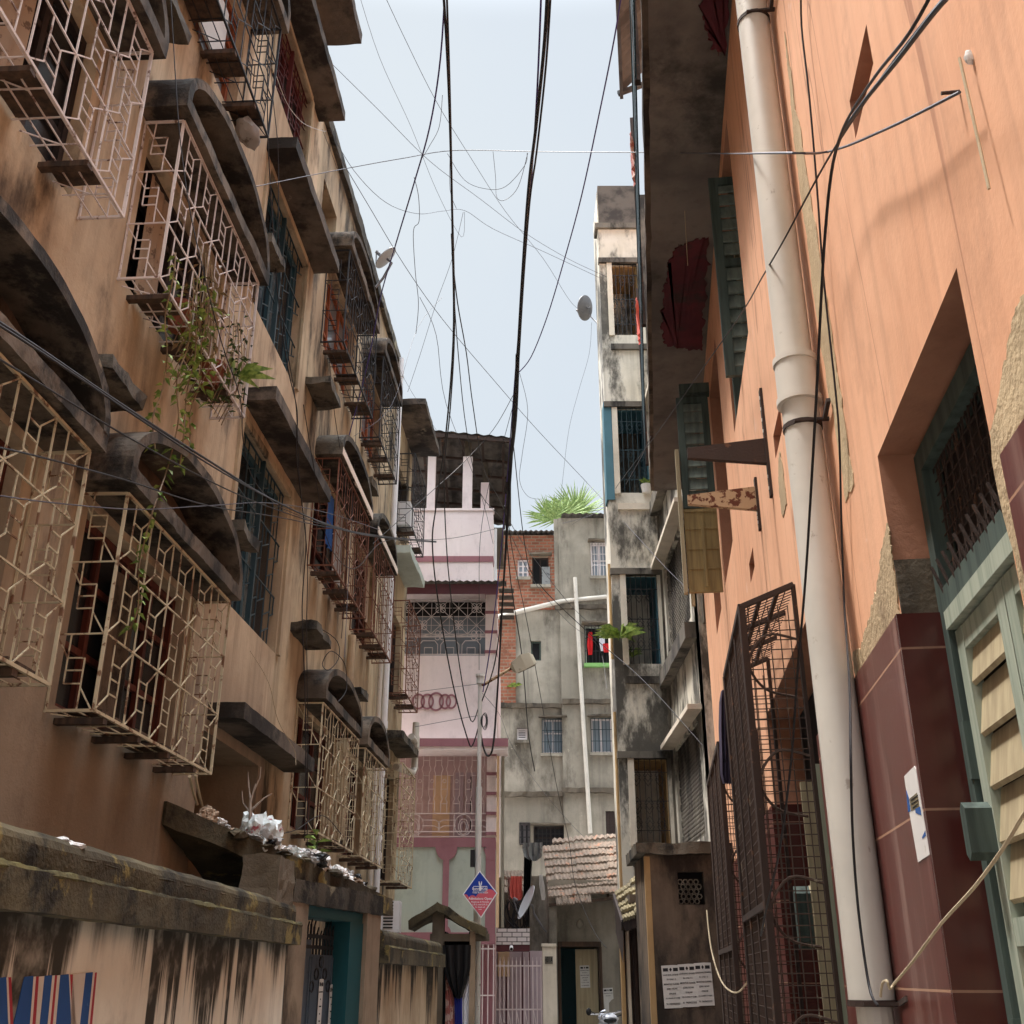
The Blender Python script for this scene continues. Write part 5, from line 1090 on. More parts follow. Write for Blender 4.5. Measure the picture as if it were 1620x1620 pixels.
m = MB(); m.quad(Q.P(xs2, 0, 0), Q.P(xs2, .12, 0), Q.P(xs2, .12, zt2), Q.P(xs2, 0, zt2)); m.build('wall_return', M['greywall'], GB)
zb = qx(830, 965)[1]
wall(Q, xB0, xBm, zb, zt1, list(bw.values()), 'brick_wall', M['brick'], GB, .15, d=.03); m = MB(); m.box(Q, xBm, xs2, -.05, .05, zb, zt2); m.build('wall', M['greywall'], GB)
m = MB(); m.box(Q, xB0, qx(816, 1060)[0], 0, .06, qx(800, 1118)[1], zb); m.build('brick_wall', M['brick'], GB)
shell(Q, xB0, xE, 5, zt1, M['greywall'], GB, 0)
for py, a, b_ in ((1117, 790, 889), (1257, 790, 889), (1112, 889, 1000), (1252, 889, 1000), (963, 885, 990)):
    z = qx(840, py)[1]; o_ = .0 if a < 850 else .12; m = MB(); m.rbox(Q, qx(a, py)[0], qx(b_, py)[0] + (1.5 if b_ > 950 else 0), o_ - .02, o_ + .12, z - .07, z + .07, .12, .03); m.build('ledge', M['greydark'], GB)
def qw(r_, d, fm, pm, n=2, rails=(.5,), sill=True, hoodz=True, lv=None, grille=None):
    w_ = window(Q, r_[0], r_[1], r_[2], r_[3], d - .13, M[fm], M[pm], GB, n, rails, .05, louvre=lv)
    if sill: m = MB(); m.box(Q, r_[0] - .06, r_[1] + .06, d - .1, d + .1, r_[2] - .09, r_[2] - .002); m.build('sill', M['greywall'], w_)
    if hoodz: m = MB(); m.rbox(Q, r_[0] - .1, r_[1] + .1, d - .02, d + .25, r_[3] + .03, r_[3] + .08, .12, .02); m.build('sunshade', M['greydark'], w_)
    if grille:
        m = MB(); nn = 8
        for i in range(nn + 1): x = r_[0] + (r_[1] - r_[0]) * i / nn; m.bar(Q.P(x, d + .02, r_[2]), Q.P(x, d + .02, r_[3]), .018)
        for i in range(4): z = r_[2] + (r_[3] - r_[2]) * i / 3; m.bar(Q.P(r_[0], d + .02, z), Q.P(r_[1], d + .02, z), .018)
        m.build('window_grille', M[grille], w_)
qw(wins['a'], .12, 'iron_white', 'glass_sky', 3, (.5,), True, True, None, 'iron_white'); qw(wins['b'], 0, 'iron_white', 'glass_sky', 2, (.6,), True, True, None, 'iron_teal'); qw(wins['c'], .12, 'iron_white', 'glass_sky', 3, (), True, True, None, 'iron_teal')
qw(wins['d'], .12, 'greenpanel', 'black', 1, (), False, True, None, 'iron_black'); m = MB(); r_ = wins['d']; m.box(Q, r_[0] - .05, r_[1] + .05, .08, .28, r_[2] - .12, r_[2] - .01); m.build('green_sill', paint('leaf_green_paint', (122, 168, 98)), GB)
qw(wins['e'], 0, 'dkgreen_wood', 'black', 1, (), False, False); qw(wins['f'], 0, 'iron_white', 'black', 1, (), True, False, M['iron_white']); qw(wins['g'], 0, 'iron_white', 'black', 2, (), False, False, None, 'iron_black'); qw(wins['h'], 0, 'shutter_dark', 'glass', 2, (.5,), False, True, None, 'iron_black'); qw(wins['j'], 0, 'iron_white', 'black', 1, (.5,), False, False)
r_ = wins['i']; m = MB()
for i in range(17): z = r_[2] + (r_[3] - r_[2]) * i / 16; m.box(Q, r_[0], r_[1], .06, .1, z, z + .03)
for i in range(9): x = r_[0] + (r_[1] - r_[0]) * i / 8; m.box(Q, x, x + .03, .055, .095, r_[2], r_[3])
m.build('brick_lattice', M['shutter_dark'], GB); m = MB(); m.box(Q, r_[0], r_[1], -.1, -.03, r_[2], r_[3]); m.build('lattice_backing', M['black'], GB)
qw(bw['k'], .03, 'iron_white', 'glass_sky', 2, (.33, .66), True, False); qw(bw['l'], .03, 'shutter_dark', 'black', 2, (), True, True)
m = MB(); r_ = bw['l']; m.box(Q, r_[0] + .3, r_[1] + .04, .05, .09, r_[2], r_[3] - .35); m.build('half_shutter', M['tarp'], GB)
for pts, r0 in (([(909, 918), (918, 1080), (933, 1320)], .062), ([(786, 979), (830, 968), (888, 954)], .075), ([(888, 954), (985, 944)], .07)):
    pipe([Q.P(qx(a, b_)[0], .25 if pts[0][0] == 909 else .16, qx(a, b_)[1]) for a, b_ in pts], r0, M['pvc'], GB, 'drainpipe')
m = MB(); n = 40
for i in range(n):
    a, b_ = xs2 + .1 + (xE - xs2) * i / n, xs2 + .1 + (xE - xs2) * (i + 1) / n; h0, h1 = .05 * (i % 2), .05 * ((i + 1) % 2); m.quad(Q.P(a, .4, zt2 + .02 + h0), Q.P(b_, .4, zt2 + .02 + h1), Q.P(b_, -2, zt2 + .5 + h1), Q.P(a, -2, zt2 + .5 + h0))
for i in range(22):
    a, b_ = xB0 + (xBm - xB0) * i / 22, xB0 + (xBm - xB0) * (i + 1) / 22; h0, h1 = .05 * (i % 2), .05 * ((i + 1) % 2); m.quad(Q.P(a, .3, zt1 + .02 + h0), Q.P(b_, .3, zt1 + .02 + h1), Q.P(b_, -2, zt1 + .4 + h1), Q.P(a, -2, zt1 + .4 + h0))
m.build('corrugated_roof', M['sheet'], GB)
QF = Q
curtain([(1000, 931, 937), (1020, 929, 938), (1036, 931, 937)], .22, M['cloth_red'], 'red cloth hanging at the left of the green window bars', 'hanging_cloth', .03, Q)
curtain([(998, 949, 956), (1015, 948, 957), (1030, 951, 957)], .22, M['cloth_white'], 'white cloth hanging between red cloths at the green window', 'hanging_cloth', .03, Q)
curtain([(1018, 954, 964), (1026, 953, 966), (1032, 956, 965)], .24, M['cloth_red'], 'short red cloth bunched at the right of the green window bars', 'hanging_cloth', .03, Q)
# fan palm rising behind the roof
b0 = at(888, 835, 37); PT = thing('fan_palm', 'pale green fan palm rising behind the corrugated roof of the grey building', 'tree', (b0.x, b0.y, 0)); m = MB(); m.tube([(b0.x, b0.y, 0), (b0.x, b0.y, b0.z - .3)], .16, 8); m.build('trunk', M['bark'], PT); m = MB()
for cx, cy, R_, n in ((872, 822, 1.05, 46), (912, 812, 1.3, 56), (893, 818, 1.1, 40)):
    c = at(cx, cy, 37 - (cx % 3) * .2)
    for i in range(n):
        t = math.pi * (-.12 + 1.24 * i / (n - 1)); d = Vector((math.cos(t), rnd.uniform(-.45, .2), math.sin(t))); ln = R_ * rnd.uniform(.8, 1.12)
        e = d.normalized(); sd = e.cross(Vector((0, 1, 0))).normalized() * .022; q = c + e * ln * .3; m.add([c, q + sd * 1.6, q - sd * 1.6, c + e * ln * .7 + sd + Vector((0, .02, 0)), c + e * ln * .7 - sd, c + e * ln - Vector((0, 0, .1 * rnd.random()))], [(0, 1, 2), (1, 3, 4, 2), (3, 5, 4)])
m.build('crown', M['palm'], PT)
# ------------------------------------------------------------------ centre: tile roofed hut
YH = 24.0; Hh = K(YH); HT = thing('tile_roofed_hut', 'old grey hut with broken clay tile roof and cream door leaf at the alley end', 'hut', (1.6, 24.8, 0))
hx = lambda px, py: Hh.px(px, py)
dx0, dx1, dz1 = hx(888, 1560)[0], hx(948, 1560)[0], hx(915, 1498)[1]; wx0, wx1 = hx(868, 1500)[0], hx(985, 1500)[0]; ze = hx(920, 1420)[1]
wall(Hh, wx0, wx1 + .5, 0, ze + .35, [(dx0, dx1, -.1, dz1, .25)], 'wall', M['greywall'], HT); shell(Hh, wx0, wx1 + .5, 2.5, ze + .3, M['greywall'], HT)
m = MB(); m.box(Hh, dx0, dx1, -1.2, -1.15, 0, dz1); m.box(Hh, dx0 - .0, dx0 + .02, -1.15, -.26, 0, dz1); m.build('doorway', M['teal_gate'], HT)
m = MB(); lx0 = hx(912, 1560)[0]; m.box(Hh, lx0, dx1 - .01, -.2, -.15, 0, dz1 - .04)
for a, b_, c, e in ((.06, .3, .25, 1.0), (.06, .3, 1.15, 1.95)): m.box(Hh, lx0 + a, lx0 + b_, -.15, -.135, c, e)
m.build('door_leaf', M['cream_wood'], HT)
m = MB(); m.box(Hh, dx0 - .06, dx1 + .06, -.05, .06, dz1, dz1 + .1); m.box(Hh, dx0 - .07, dx0, -.1, .04, 0, dz1); m.box(Hh, dx1, dx1 + .07, -.1, .04, 0, dz1); m.build('door_frame', M['board'], HT)
m = MB(); cx, cz = hx(917, 1462); m.band(Hh, cx, cz, .12, .035, 0, .03, n=16, rz=.15); m.blob(Hh.P(cx, .01, cz), .07, .03, .09, 3, .1, 2)
for s in (-1, 1):
    for i in range(3): m.box(Hh, cx + s * .27 - .12, cx + s * .27 + .12, 0, .025, cz - .1 + i * .08, cz - .07 + i * .08)
for a in (-.28, .12): m.box(Hh, cx + a, cx + a + .16, 0, .025, cz + .16, cz + .2)
m.build('plaster_relief', M['greywall'], HT)
A0, A1, A2, A3 = at(858, 1340, 25.3), at(992, 1328, 25.3), at(1002, 1410, 23.7), at(868, 1422, 23.7)
m = MB(); tile_roof(m, A0, A1, A2, A3, 11, 7, .03); m.build('tile_roof', M['clay'], HT)
m = MB(); tile_roof(m, A3.lerp(A2, .08), A3.lerp(A2, .5), A3.lerp(A2, .5) + (A2 - A1) * .16, A3.lerp(A2, .08) + (A3 - A0) * .16, 6, 1, .05); m.build('tile_course', M['clay'], HT)
m = MB(); tile_roof(m, A0.lerp(A1, .12) + Vector((0, .25, .17)), A1 + Vector((0, .25, .15)), A1 + Vector((0, 0, .02)), A0.lerp(A1, .12) + Vector((0, 0, .02)), 7, 1, .05); m.build('ridge_tile', M['clay'], HT)
m = MB(); m.bar(A3 - Vector((0, 0, .12)), A2 - Vector((0, 0, .1)), .06); 
for t_ in (.1, .4, .7, .95): m.bar(A0.lerp(A1, t_) - Vector((0, 0, .1)), A3.lerp(A2, t_) - Vector((0, 0, .08)), .05)
m.build('rafter', M['board'], HT)
m = MB(); m.box(Hh, hx(868, 1450)[0] - .0, hx(880, 1450)[0], -.2, .25, 0, ze); m.build('buttress', M['greywall'], HT)
m = MB(); m.box(Hh, hx(838, 1450)[0], hx(868, 1450)[0], -2, -.5, 0, 3.6); m.build('side_wall', M['greywall'], HT)
m = MB(); m.box(Hh, A2.x - .02, A2.x + .09, -1.5, .35, ze - .2, A1.z + .05); m.build('gable_plaster', M['g2white'], HT)
s_, z_ = hx(926, 1545); poster(Hh, s_, z_, .2, .42, -.13, 'white notice with black heading on the cream door leaf', LN, .03)
s_, z_ = hx(963, 1582); poster(Hh, s_, z_, .2, .45, .003, 'torn white notice on the hut wall above the scooter', LN, .05, torn=True)
# clutter between hut and pink house
curtain([(1333, 828, 858), (1342, 826, 858), (1355, 829, 857), (1362, 838, 850)], .2, M['tarp'], 'grey tarpaulin draped at the left end of the tile roof', 'tarpaulin', .05, Hh, 'tarpaulin')
curtain([(1350, 829, 843), (1400, 828, 840), (1440, 829, 838), (1466, 832, 838)], .05, M['plastic_black'], 'black plastic sheet hanging beside the satellite dish', 'plastic_sheet', .06, Hh, 'sheet')
curtain([(1384, 853, 858), (1400, 853, 861), (1418, 856, 863), (1424, 857, 862)], .3, M['plastic_white'], 'torn white plastic hanging from the tile roof corner', 'plastic_sheet', .03, Hh, 'sheet')
curtain([(1386, 808, 826), (1405, 806, 826), (1418, 807, 827), (1424, 812, 824)], .1, M['cloth_salmon'], 'salmon red cloth hanging above the white brick coping', 'hanging_cloth', .03, Hh)
curtain([(1388, 803, 806), (1420, 804, 807), (1440, 804, 806)], .08, M['cloth_pink'], 'thin pink cloth strip left of the salmon cloth', 'hanging_cloth', .02, Hh)
LW = thing('lean_to', 'dark lean-to wall with small tiles behind the white gate', 'lean-to', (-.1, 25.5, 0)); k25 = K(25.2); m = MB(); m.box(k25, -.6, at(856, 1450, 25.2).x, -.2, 0, 0, at(800, 1388, 25.2).z); m.build('wall', M['greydark'], LW)
m = MB(); q0, q1 = at(796, 1380, 25.0), at(828, 1378, 25.0); tile_roof(m, q0, q1, q1 + Vector((0, -.5, -.5)), q0 + Vector((0, -.5, -.5)), 3, 3, .04); m.build('tile_roof', M['clay'], LW)
WL = thing('tangled_wires', 'tangle of black loose cables below the salmon cloth', 'cables', at(812, 1480, 23.6)); m = MB()
for i in range(16):
    a = at(800 + rnd.random() * 32, 1422 + rnd.random() * 10, 23.6); b_ = at(800 + rnd.random() * 32, 1470 + rnd.random() * 10, 23.6); c = (a + b_) / 2 + Vector((rnd.uniform(-.2, .2), rnd.uniform(-.05, .05), rnd.uniform(-.1, .1))); m.tube(smooth_pts([a, c, b_], 5), .012, 5)
m.build('cable', M['wire_black'], WL)
# white gate with brick-look coping, gate pillar
YT = 22.0; T_ = K(YT); GA = thing('entrance_gate', 'pale mauve iron bar gate under a white brick coping', 'gate', (-.05, YT, 0)); tx = lambda px, py: T_.px(px, py)
gx0, gx1 = tx(764, 1560)[0], tx(857, 1560)[0]; m = MB(); zt = tx(800, 1517)[1]; zr_ = tx(800, 1528)[1]
for i in range(15): x = gx0 + .01 + (gx1 - gx0 - .02) * i / 14; m.bar(T_.P(x, 0, .1), T_.P(x, 0, zt - .03), .018); m.bar(T_.P(x, 0, zt - .03), T_.P(x, 0, zt + .03), .008)
for z in (zr_, tx(800, 1597)[1], .12): m.bar(T_.P(gx0, 0, z), T_.P(gx1, 0, z), .025)
for i in range(7): x = gx0 + (gx1 - gx0) * i / 7; m.bar(T_.P(x, 0, tx(800, 1597)[1]), T_.P(x + .1, 0, .5), .012)
m.build('bars', M['iron_pale'], GA)
m = MB(); m.box(T_, gx0, tx(783, 1600)[0], -.03, -.015, .1, tx(770, 1600)[1]); m.build('sheet_panel', M['pink'], GA)
m = MB(); a, b_, c, e = T_.rect(785, 1474, 838, 1494); m.rbox(T_, a, b_, -.5, -.1, c, e + .06, .1, .005); m.build('brick_coping', tiles('white_brick_coping', (214, 206, 206), (70, 60, 60), .19, .085, .008, .6, .5, .05, .4), GA)
m = MB(); m.box(T_, a, b_, -.55, -.12, c - .12, c - .002); m.build('lintel', M['maroon_dark'], GA); m = MB(); m.box(T_, gx0, gx1 + .06, -.75, -.7, 0, c - .1); m.build('door', M['mauve_door'], GA)
m = MB(); 
for x in (tx(800, 1560)[0], tx(826, 1560)[0], tx(838, 1560)[0]): m.box(T_, x, x + .02, -.7, -.69, 0, c - .12)
m.build('door_joint', M['maroon_dark'], GA); m = MB(); a2, b2, c2, e2 = T_.rect(787, 1500, 806, 1545); m.box(T_, a2, b2, -.69, -.6, c2, e2 - .02); m.build('peach_board', M['peach'], GA)
GP = thing('gate_pillar', 'pale gate pillar carrying the 45/1A number plate', 'pillar', at(871, 1560, 21.6)); GP.location.z = 0; k2 = K(21.6); a, b_, c, e = k2.rect(859, 1497, 881, 1620); m = MB(); m.box(k2, a, b_, -.35, 0, 0, e); m.rbox(k2, a - .02, b_ + .0, -.37, .02, e, e + .05, .05, .008); m.build('shaft', M['g2white'], GP)
a, b_, c, e = k2.rect(862, 1513, 874.5, 1525); m = MB(); m.box(k2, a, b_, 0, .012, c, e); npt = m.build('number_plate', M['greywall'], GP); text('45/1A', .11, k2, (a + b_) / 2, .013, c + .035, M['ink'], npt, 'number', .5)
cm = at(809, 1500, YT + .05); CC = thing('security_camera', 'small white security camera under the white brick coping', 'camera', cm); m = MB(); m.tube([cm + Vector((0, .1, .03)), cm + Vector((0, -.12, -.02))], .035, 10); m.build('body', M['pvc_white'], CC); m = MB(); m.tube([cm + Vector((0, -.121, -.02)), cm + Vector((0, -.125, -.021))], .028, 10); m.build('lens', M['ink'], CC)
# ------------------------------------------------------------------ street lamp, school sign, dishes
YL = 17.7; SL = thing('street_lamp', 'slender silver street lamp post with a boxy dusty lamp head', 'street lamp', (at(757, 1300, YL).x, YL, 0))
px0 = at(757, 1300, YL).x; ztop = at(759, 1080, YL).z
m = MB(); m.tube([(px0, YL, 0), (px0, YL, ztop * .45)], .06, 12); m.tube([(px0, YL, ztop * .45), (px0, YL, ztop * .45 + .06)], .066, 12); m.tube([(px0, YL, ztop * .45), (px0, YL, ztop * .72)], .05, 12); m.tube([(px0, YL, ztop * .72), (px0, YL, ztop)], .036, 10); m.build('pole', M['pole'], SL)
m = MB(); m.tube([(px0, YL, ztop - .02), (px0, YL, ztop + .1)], .065, 10); m.tube([(px0, YL, ztop + .1), (px0, YL, ztop + .14)], .08, 10); m.build('cap', M['pole'], SL)
m = MB(); a, b = at(764, 1084, YL), at(812, 1055, YL - .1); m.tube([Vector((px0, YL, ztop - .02)), a, b], .026, 8); m.build('arm', M['rust_pale'], SL)
m = MB(); c0, c1 = at(810, 1056, YL - .1), at(843, 1040, YL - .15); ax = (c1 - c0).normalized(); up = Vector((0, -.25, 1)).normalized(); up = (up - ax * up.dot(ax)).normalized(); sd = ax.cross(up)
def ring(t, w, h0, h1): c = c0.lerp(c1, t); return [c + sd * w + up * h0, c - sd * w + up * h0, c - sd * w * .75 + up * h1, c + sd * w * .75 + up * h1]
rs = [ring(-.05, .07, -.06, .03), ring(.08, .15, -.12, .08), ring(.55, .17, -.13, .13), ring(.92, .16, -.12, .10), ring(1.05, .13, -.1, .04)]
m.add([p for r_ in rs for p in r_], [(4 * i + j, 4 * i + (j + 1) % 4, 4 * i + 4 + (j + 1) % 4, 4 * i + 4 + j) for i in range(4) for j in range(4)] + [(0, 1, 2, 3), (16, 19, 18, 17)]); lh = m.build('lamp_head', M['lamp'], SL)
m = MB(); u0, u1 = ring(.15, .13, -.135, 0), ring(.97, .125, -.14, 0); m.add([u0[0], u0[1], u1[1], u1[0]] + [p + up * .02 for p in (u0[0], u0[1], u1[1], u1[0])], [(0, 1, 2, 3), (4, 7, 6, 5), (0, 4, 5, 1), (1, 5, 6, 2), (2, 6, 7, 3), (3, 7, 4, 0)]); m.build('lamp_cover', M['lens'], lh)
m = MB(); c = at(765, 1142, YL)
for i in range(4): m.tube([c + Vector((.045 * math.cos(t * .5) + .008 * i, -.07 + .01 * i, (.1 + .015 * i) * math.sin(t * .5))) for t in range(14)], .005, 5)
m.build('cable_coil', M['wire_black'], SL)
m = MB(); m.box(K(YL), px0 - .12, px0 - .05, .0, .08, at(757, 1372, YL).z, at(757, 1345, YL).z); m.build('junction_box', M['wire_black'], SL)
YS = YL - .12; KS = K(YS); SG = thing('school_sign', 'diamond shaped blue and pink play school sign on the lamp post', 'sign', at(759, 1415, YS))
V = [KS.px(759, 1377, 0), KS.px(787, 1413, 0), KS.px(761, 1453, 0), KS.px(732, 1415, 0)]; cs = sum(v[0] for v in V) / 4; cz = sum(v[1] for v in V) / 4
def sc_(v, f): return (cs + (v[0] - cs) * f, cz + (v[1] - cz) * f)
m = MB(); m.prism(KS, V, 0, .02); m.build('board', M['white'], SG)
Wd, Ht = V[1][0] - V[3][0], V[0][1] - V[2][1]
def UV(x, y): return (cs + x * Wd, cz + y * Ht)   # sign coordinates, centre 0, half width .5
top = [sc_(V[0], .93), sc_(V[1], .93)]; bot = [sc_(V[2], .93), sc_(V[3], .93)]
arc = []
for cx, cy, r_, a0, a1 in ((.27, -.05, .19, .15, .9), (.02, -.1, .15, .12, .86), (-.22, -.13, .13, .2, .8), (-.42, -.08, .09, .3, .75)):
    for i in range(7): t = math.pi * (a0 + (a1 - a0) * i / 6); arc.append(UV(cx + r_ * math.cos(t), cy + r_ * .8 * math.sin(t)))
arc = [p for p in arc if abs((p[0] - cs) / Wd) + abs((p[1] - cz) / Ht) < .46]
m = MB(); m.prism(KS, [sc_(V[3], .93), sc_(V[0], .93), sc_(V[1], .93)] + arc, .02, .0215); m.build('blue_field', M['navy'], SG)
m = MB(); m.prism(KS, [sc_(V[2], .93), sc_(V[1], .93)] + arc + [sc_(V[3], .93)], .0203, .0222); m.build('pink_field', M['rose'], SG)
m = MB()
for s in (-1, 1): m.prism(KS, [UV(x, y) for x, y in ((.005 * s, .13), (.03 * s + .012 * s, .2), (.05 * s, .255), (.03 * s, .265), (.012 * s, .22), (-.004 * s, .14))], .022, .024)
m.prism(KS, [UV(.035 * math.cos(t * math.pi / 8), .115 + .05 * math.sin(t * math.pi / 8)) for t in range(16)], .0245, .026); m.build('rabbit_emblem', M['white'], SG)
m = MB(); e = .012
for x0, x1, y0, y1 in ((-.2, .2, .15, .162), (-.2, .2, .055, .065), (-.2, -.19, .065, .15), (.19, .2, .065, .15)): m.prism(KS, [UV(x0, y0), UV(x1, y0), UV(x1, y1), UV(x0, y1)], .022, .0236)
m.build('name_frame', M['white'], SG)
for s, sz, y, x in (('Bunny', .085, .085, -.11), ('Kidz', .085, .085, .12), ('Thubs Rose Branch', .05, .012, 0)): text(s, sz * Wd * 1.15, KS, *[UV(x, y)[0], .024, UV(x, y)[1]], M['white'], SG)
for s, sz, y in (('Admissions Open', .085, -.12), ('Playgroup & Nursery', .055, -.18), ('L.K.G. and U.K.G.', .055, -.235), ('for details call', .045, -.285), ('now', .045, -.33)): text(s, sz * Wd * 1.1, KS, UV(0, y)[0], .0226, UV(0, y)[1], M['white'], SG)
for z in (.2, -.15): m = MB(); m.box(KS, px0 - .05, px0 + .05, -.09, -.001, cz + z * Ht - .01, cz + z * Ht + .01); m.build('clamp', M['rust'], SG)
def dish(c, nrm, R_, mat, label, arm, base, rim=.25):
    t = thing('satellite_dish', label, 'satellite dish', c); c = Vector(c); n = Vector(nrm).normalized(); x = n.cross(Vector((0, 0, 1))).normalized(); y = x.cross(n); m = MB(); nr, na = 6, 28; V = []
    for lay in (0, -.012):
        for i in range(nr + 1):
            r_ = R_ * i / nr
            for j in range(na): a = 2 * math.pi * j / na; V.append(c + x * math.cos(a) * r_ + y * math.sin(a) * r_ * 1.08 + n * (rim * R_ * (i / nr) ** 2 + lay))
    F = []
    for lay in (0, 1):
        o_ = lay * (nr + 1) * na
        for i in range(nr):
            for j in range(na): k2 = (j + 1) % na; F.append((o_ + i * na + j, o_ + i * na + k2, o_ + (i + 1) * na + k2, o_ + (i + 1) * na + j))
    N = (nr + 1) * na
    for j in range(na): k2 = (j + 1) % na; q = nr * na; F.append((q + j, q + k2, N + q + k2, N + q + j))
    m.add(V, F); m.build('reflector', mat, t, True); m = MB(); f = c + n * R_ * 1.0 - y * R_ * .15; lo_ = c - y * R_ * 1.02 + n * rim * R_
    m.tube([lo_, f], .012, 6); d = (f - lo_).normalized(); m.build('feed_arm', M['dish_dark'], t); m = MB(); m.tube([f, f - n * .09], .03, 8); m.build('feed_horn', M['dish_dark'], t); m = MB(); m.tube([c - n * .01, c - n * .1] + [Vector(q) for q in arm] + [Vector(base)], .02, 7); m.build('mount', M['dish_dark'], t); return t
c = at(836, 1429, 23.2); dish(c, (-.88, -.24, .42), .33, M['dish'], 'pale grey satellite dish beside the black plastic sheet above the gate', [at(845, 1445, 23.3), at(858, 1466, 23.4)], at(864, 1474, 23.6), .18)
c = at(928, 487, 20.5); dish(c, (-.7, .55, .3), .27, M['dish_dark'], 'grey satellite dish mounted on the top of the corner building', [at(934, 500, 20.5)], at(946, 512, 20.3), .2)
c = at(612, 409, 13.2); dish(c, (-.72, -.12, .68), .19, M['dish'], 'cream satellite dish on the apartment building roof edge', [at(606, 440, 13.2)], at(594, 455, 13.2), .15)
# ------------------------------------------------------------------ plants in the pinkish cage
for s, z, r_, mt, lab in ((6.95, 6.16, .1, 'pot', 'terracotta pot in the pinkish cage with trailing creeper'), (7.15, 6.12, .085, 'pot_green', 'green tub beside the terracotta pot in the pinkish cage'), (7.75, 6.12, .1, 'pot', 'terracotta pot with a spiky plant near the far end of the pinkish cage')):
    m = MB(); c = L.P(s, .17, z - .06); m.tube([c, c + Vector((0, 0, .2))], [r_ * .75, r_], 12); m.tube([c + Vector((0, 0, .18)), c + Vector((0, 0, .22))], r_ * 1.1, 12); tag(m.build('flower_pot', M[mt]), lab, 'pot', 'pots in the caged window')
def vine(strands, name, label):
    p0 = L.px(*strands[0][0], .34); t = thing(name, label, 'plant', L.P(p0[0], .34, p0[1])); st = MB(); lf = MB()
    for q in strands:
        pts = []
        for i, (x, y) in enumerate(q): a = L.px(x, y, .34); pts.append(L.P(a[0], .34 + .02 * math.sin(i * 2.3), a[1]))
        pts = smooth_pts(pts, 5); st.tube(pts, .0055, 5)
        for i in range(1, len(pts), 1):
            for _ in range(1 if i % 4 else 2):
                a = rnd.random() * 6.28; lf.leaf(pts[i], (math.cos(a), math.sin(a), rnd.uniform(-.7, .2)), rnd.uniform(.045, .085), rnd.uniform(.016, .028), .4)
    st.build('stem', M['leaf_dry'], t); lf.build('foliage', M['leaf'], t); return t
vine([[(278, 400), (271, 440), (266, 500), (262, 560), (255, 620), (246, 660), (241, 710)]], 'creeper', 'single long creeper strand hanging left of the leafy clump')
vine([[(300, 470), (296, 540), (284, 600), (280, 660), (272, 710), (266, 750), (240, 800), (232, 850), (222, 900), (214, 960), (210, 995)], [(310, 480), (306, 560), (300, 620), (288, 690), (283, 740)], [(318, 520), (314, 600), (306, 650), (298, 700), (292, 720)]], 'creeper', 'green creeper strands hanging far below the pinkish cage to the arched hood')
def clump(s0, s1, z0, z1, n, ln, w, name, label, mat='leaf', up=-.3, d=(.2, .42)):
    t = thing(name, label, 'plant', L.P((s0 + s1) / 2, .3, z0)); l = MB(); st = MB()
    for i in range(n):
        p = L.P(rnd.uniform(s0, s1), rnd.uniform(*d), rnd.uniform(z0, z1)); a = rnd.random() * 6.28; l.leaf(p, (math.cos(a), math.sin(a), up + rnd.uniform(-.5, .6)), ln * rnd.uniform(.6, 1.2), w * rnd.uniform(.7, 1.2), .3)
    for i in range(7): s = s0 + (s1 - s0) * (i + .5) / 7; st.tube(smooth_pts([L.P(s, .2, z0), L.P(s + rnd.uniform(-.04, .04), .33, (z0 + z1) / 2), L.P(s + rnd.uniform(-.05, .05), .3, z1)], 4), .004, 5)
    l.build('foliage', M[mat], t); st.build('stem', M['leaf_dry'], t); return t
clump(6.75, 7.3, 5.62, 6.5, 120, .08, .026, 'trailing_plant', 'dense yellow-green trailing plant in the middle of the pinkish cage')
clump(6.8, 7.2, 5.9, 6.8, 45, .09, .02, 'trailing_plant', 'dry brown twigs tangled in the trailing plant of the pinkish cage', 'leaf_dry', -.5)
clump(7.6, 8.05, 5.85, 6.75, 80, .085, .015, 'upright_plant', 'dark small leaved plant at the far end of the pinkish cage', 'leaf_dark', .4)
bush(L.P(7.95, .3, 6.2), 16, .34, .014, 'spiky_plant', 'spiky pale yellow leaved plant at the lower corner of the pinkish cage', up=.25)
bush(at(742, 1092, 20.4) if False else Q.P(Q.px(813, 1090)[0], .05, Q.px(813, 1090)[1]), 14, .3, .06, 'wall_weed', 'small green weed growing from the grey wall near the lamp', up=.4)
# ------------------------------------------------------------------ scooter parked under the torn notice
SCY = 19.4; sx0 = at(963, 1600, SCY).x; SCO = thing('scooter', 'silver scooter parked at the alley end, only its cowl and handlebar showing', 'scooter', (sx0, SCY, 0))
ks = K(SCY)
def wheel(y): 
    m = MB(); c = Vector((sx0, y, .25)); n = 26; m.tube([c + Vector((0, .21 * math.cos(t * 2 * math.pi / n), .21 * math.sin(t * 2 * math.pi / n))) for t in range(n + 1)], .045, 8, False); w_ = m.build('wheel', M['rubber'], SCO); m = MB(); m.tube([c - Vector((.03, 0, 0)), c + Vector((.03, 0, 0))], .14, 16); m.build('rim', M['steel'], w_)
wheel(SCY); wheel(SCY + 1.25)
m = MB(); m.blob((sx0, SCY + .12, .965), .17, .15, .085, 2, .1, 3, 1.2); m.build('headlamp_cowl', M['sc_body'], SCO, True)
m = MB(); m.blob((sx0 + .02, SCY - .0, .945), .11, .05, .05, 3, .02, 3, 1); m.build('headlamp', M['glass'], SCO, True)
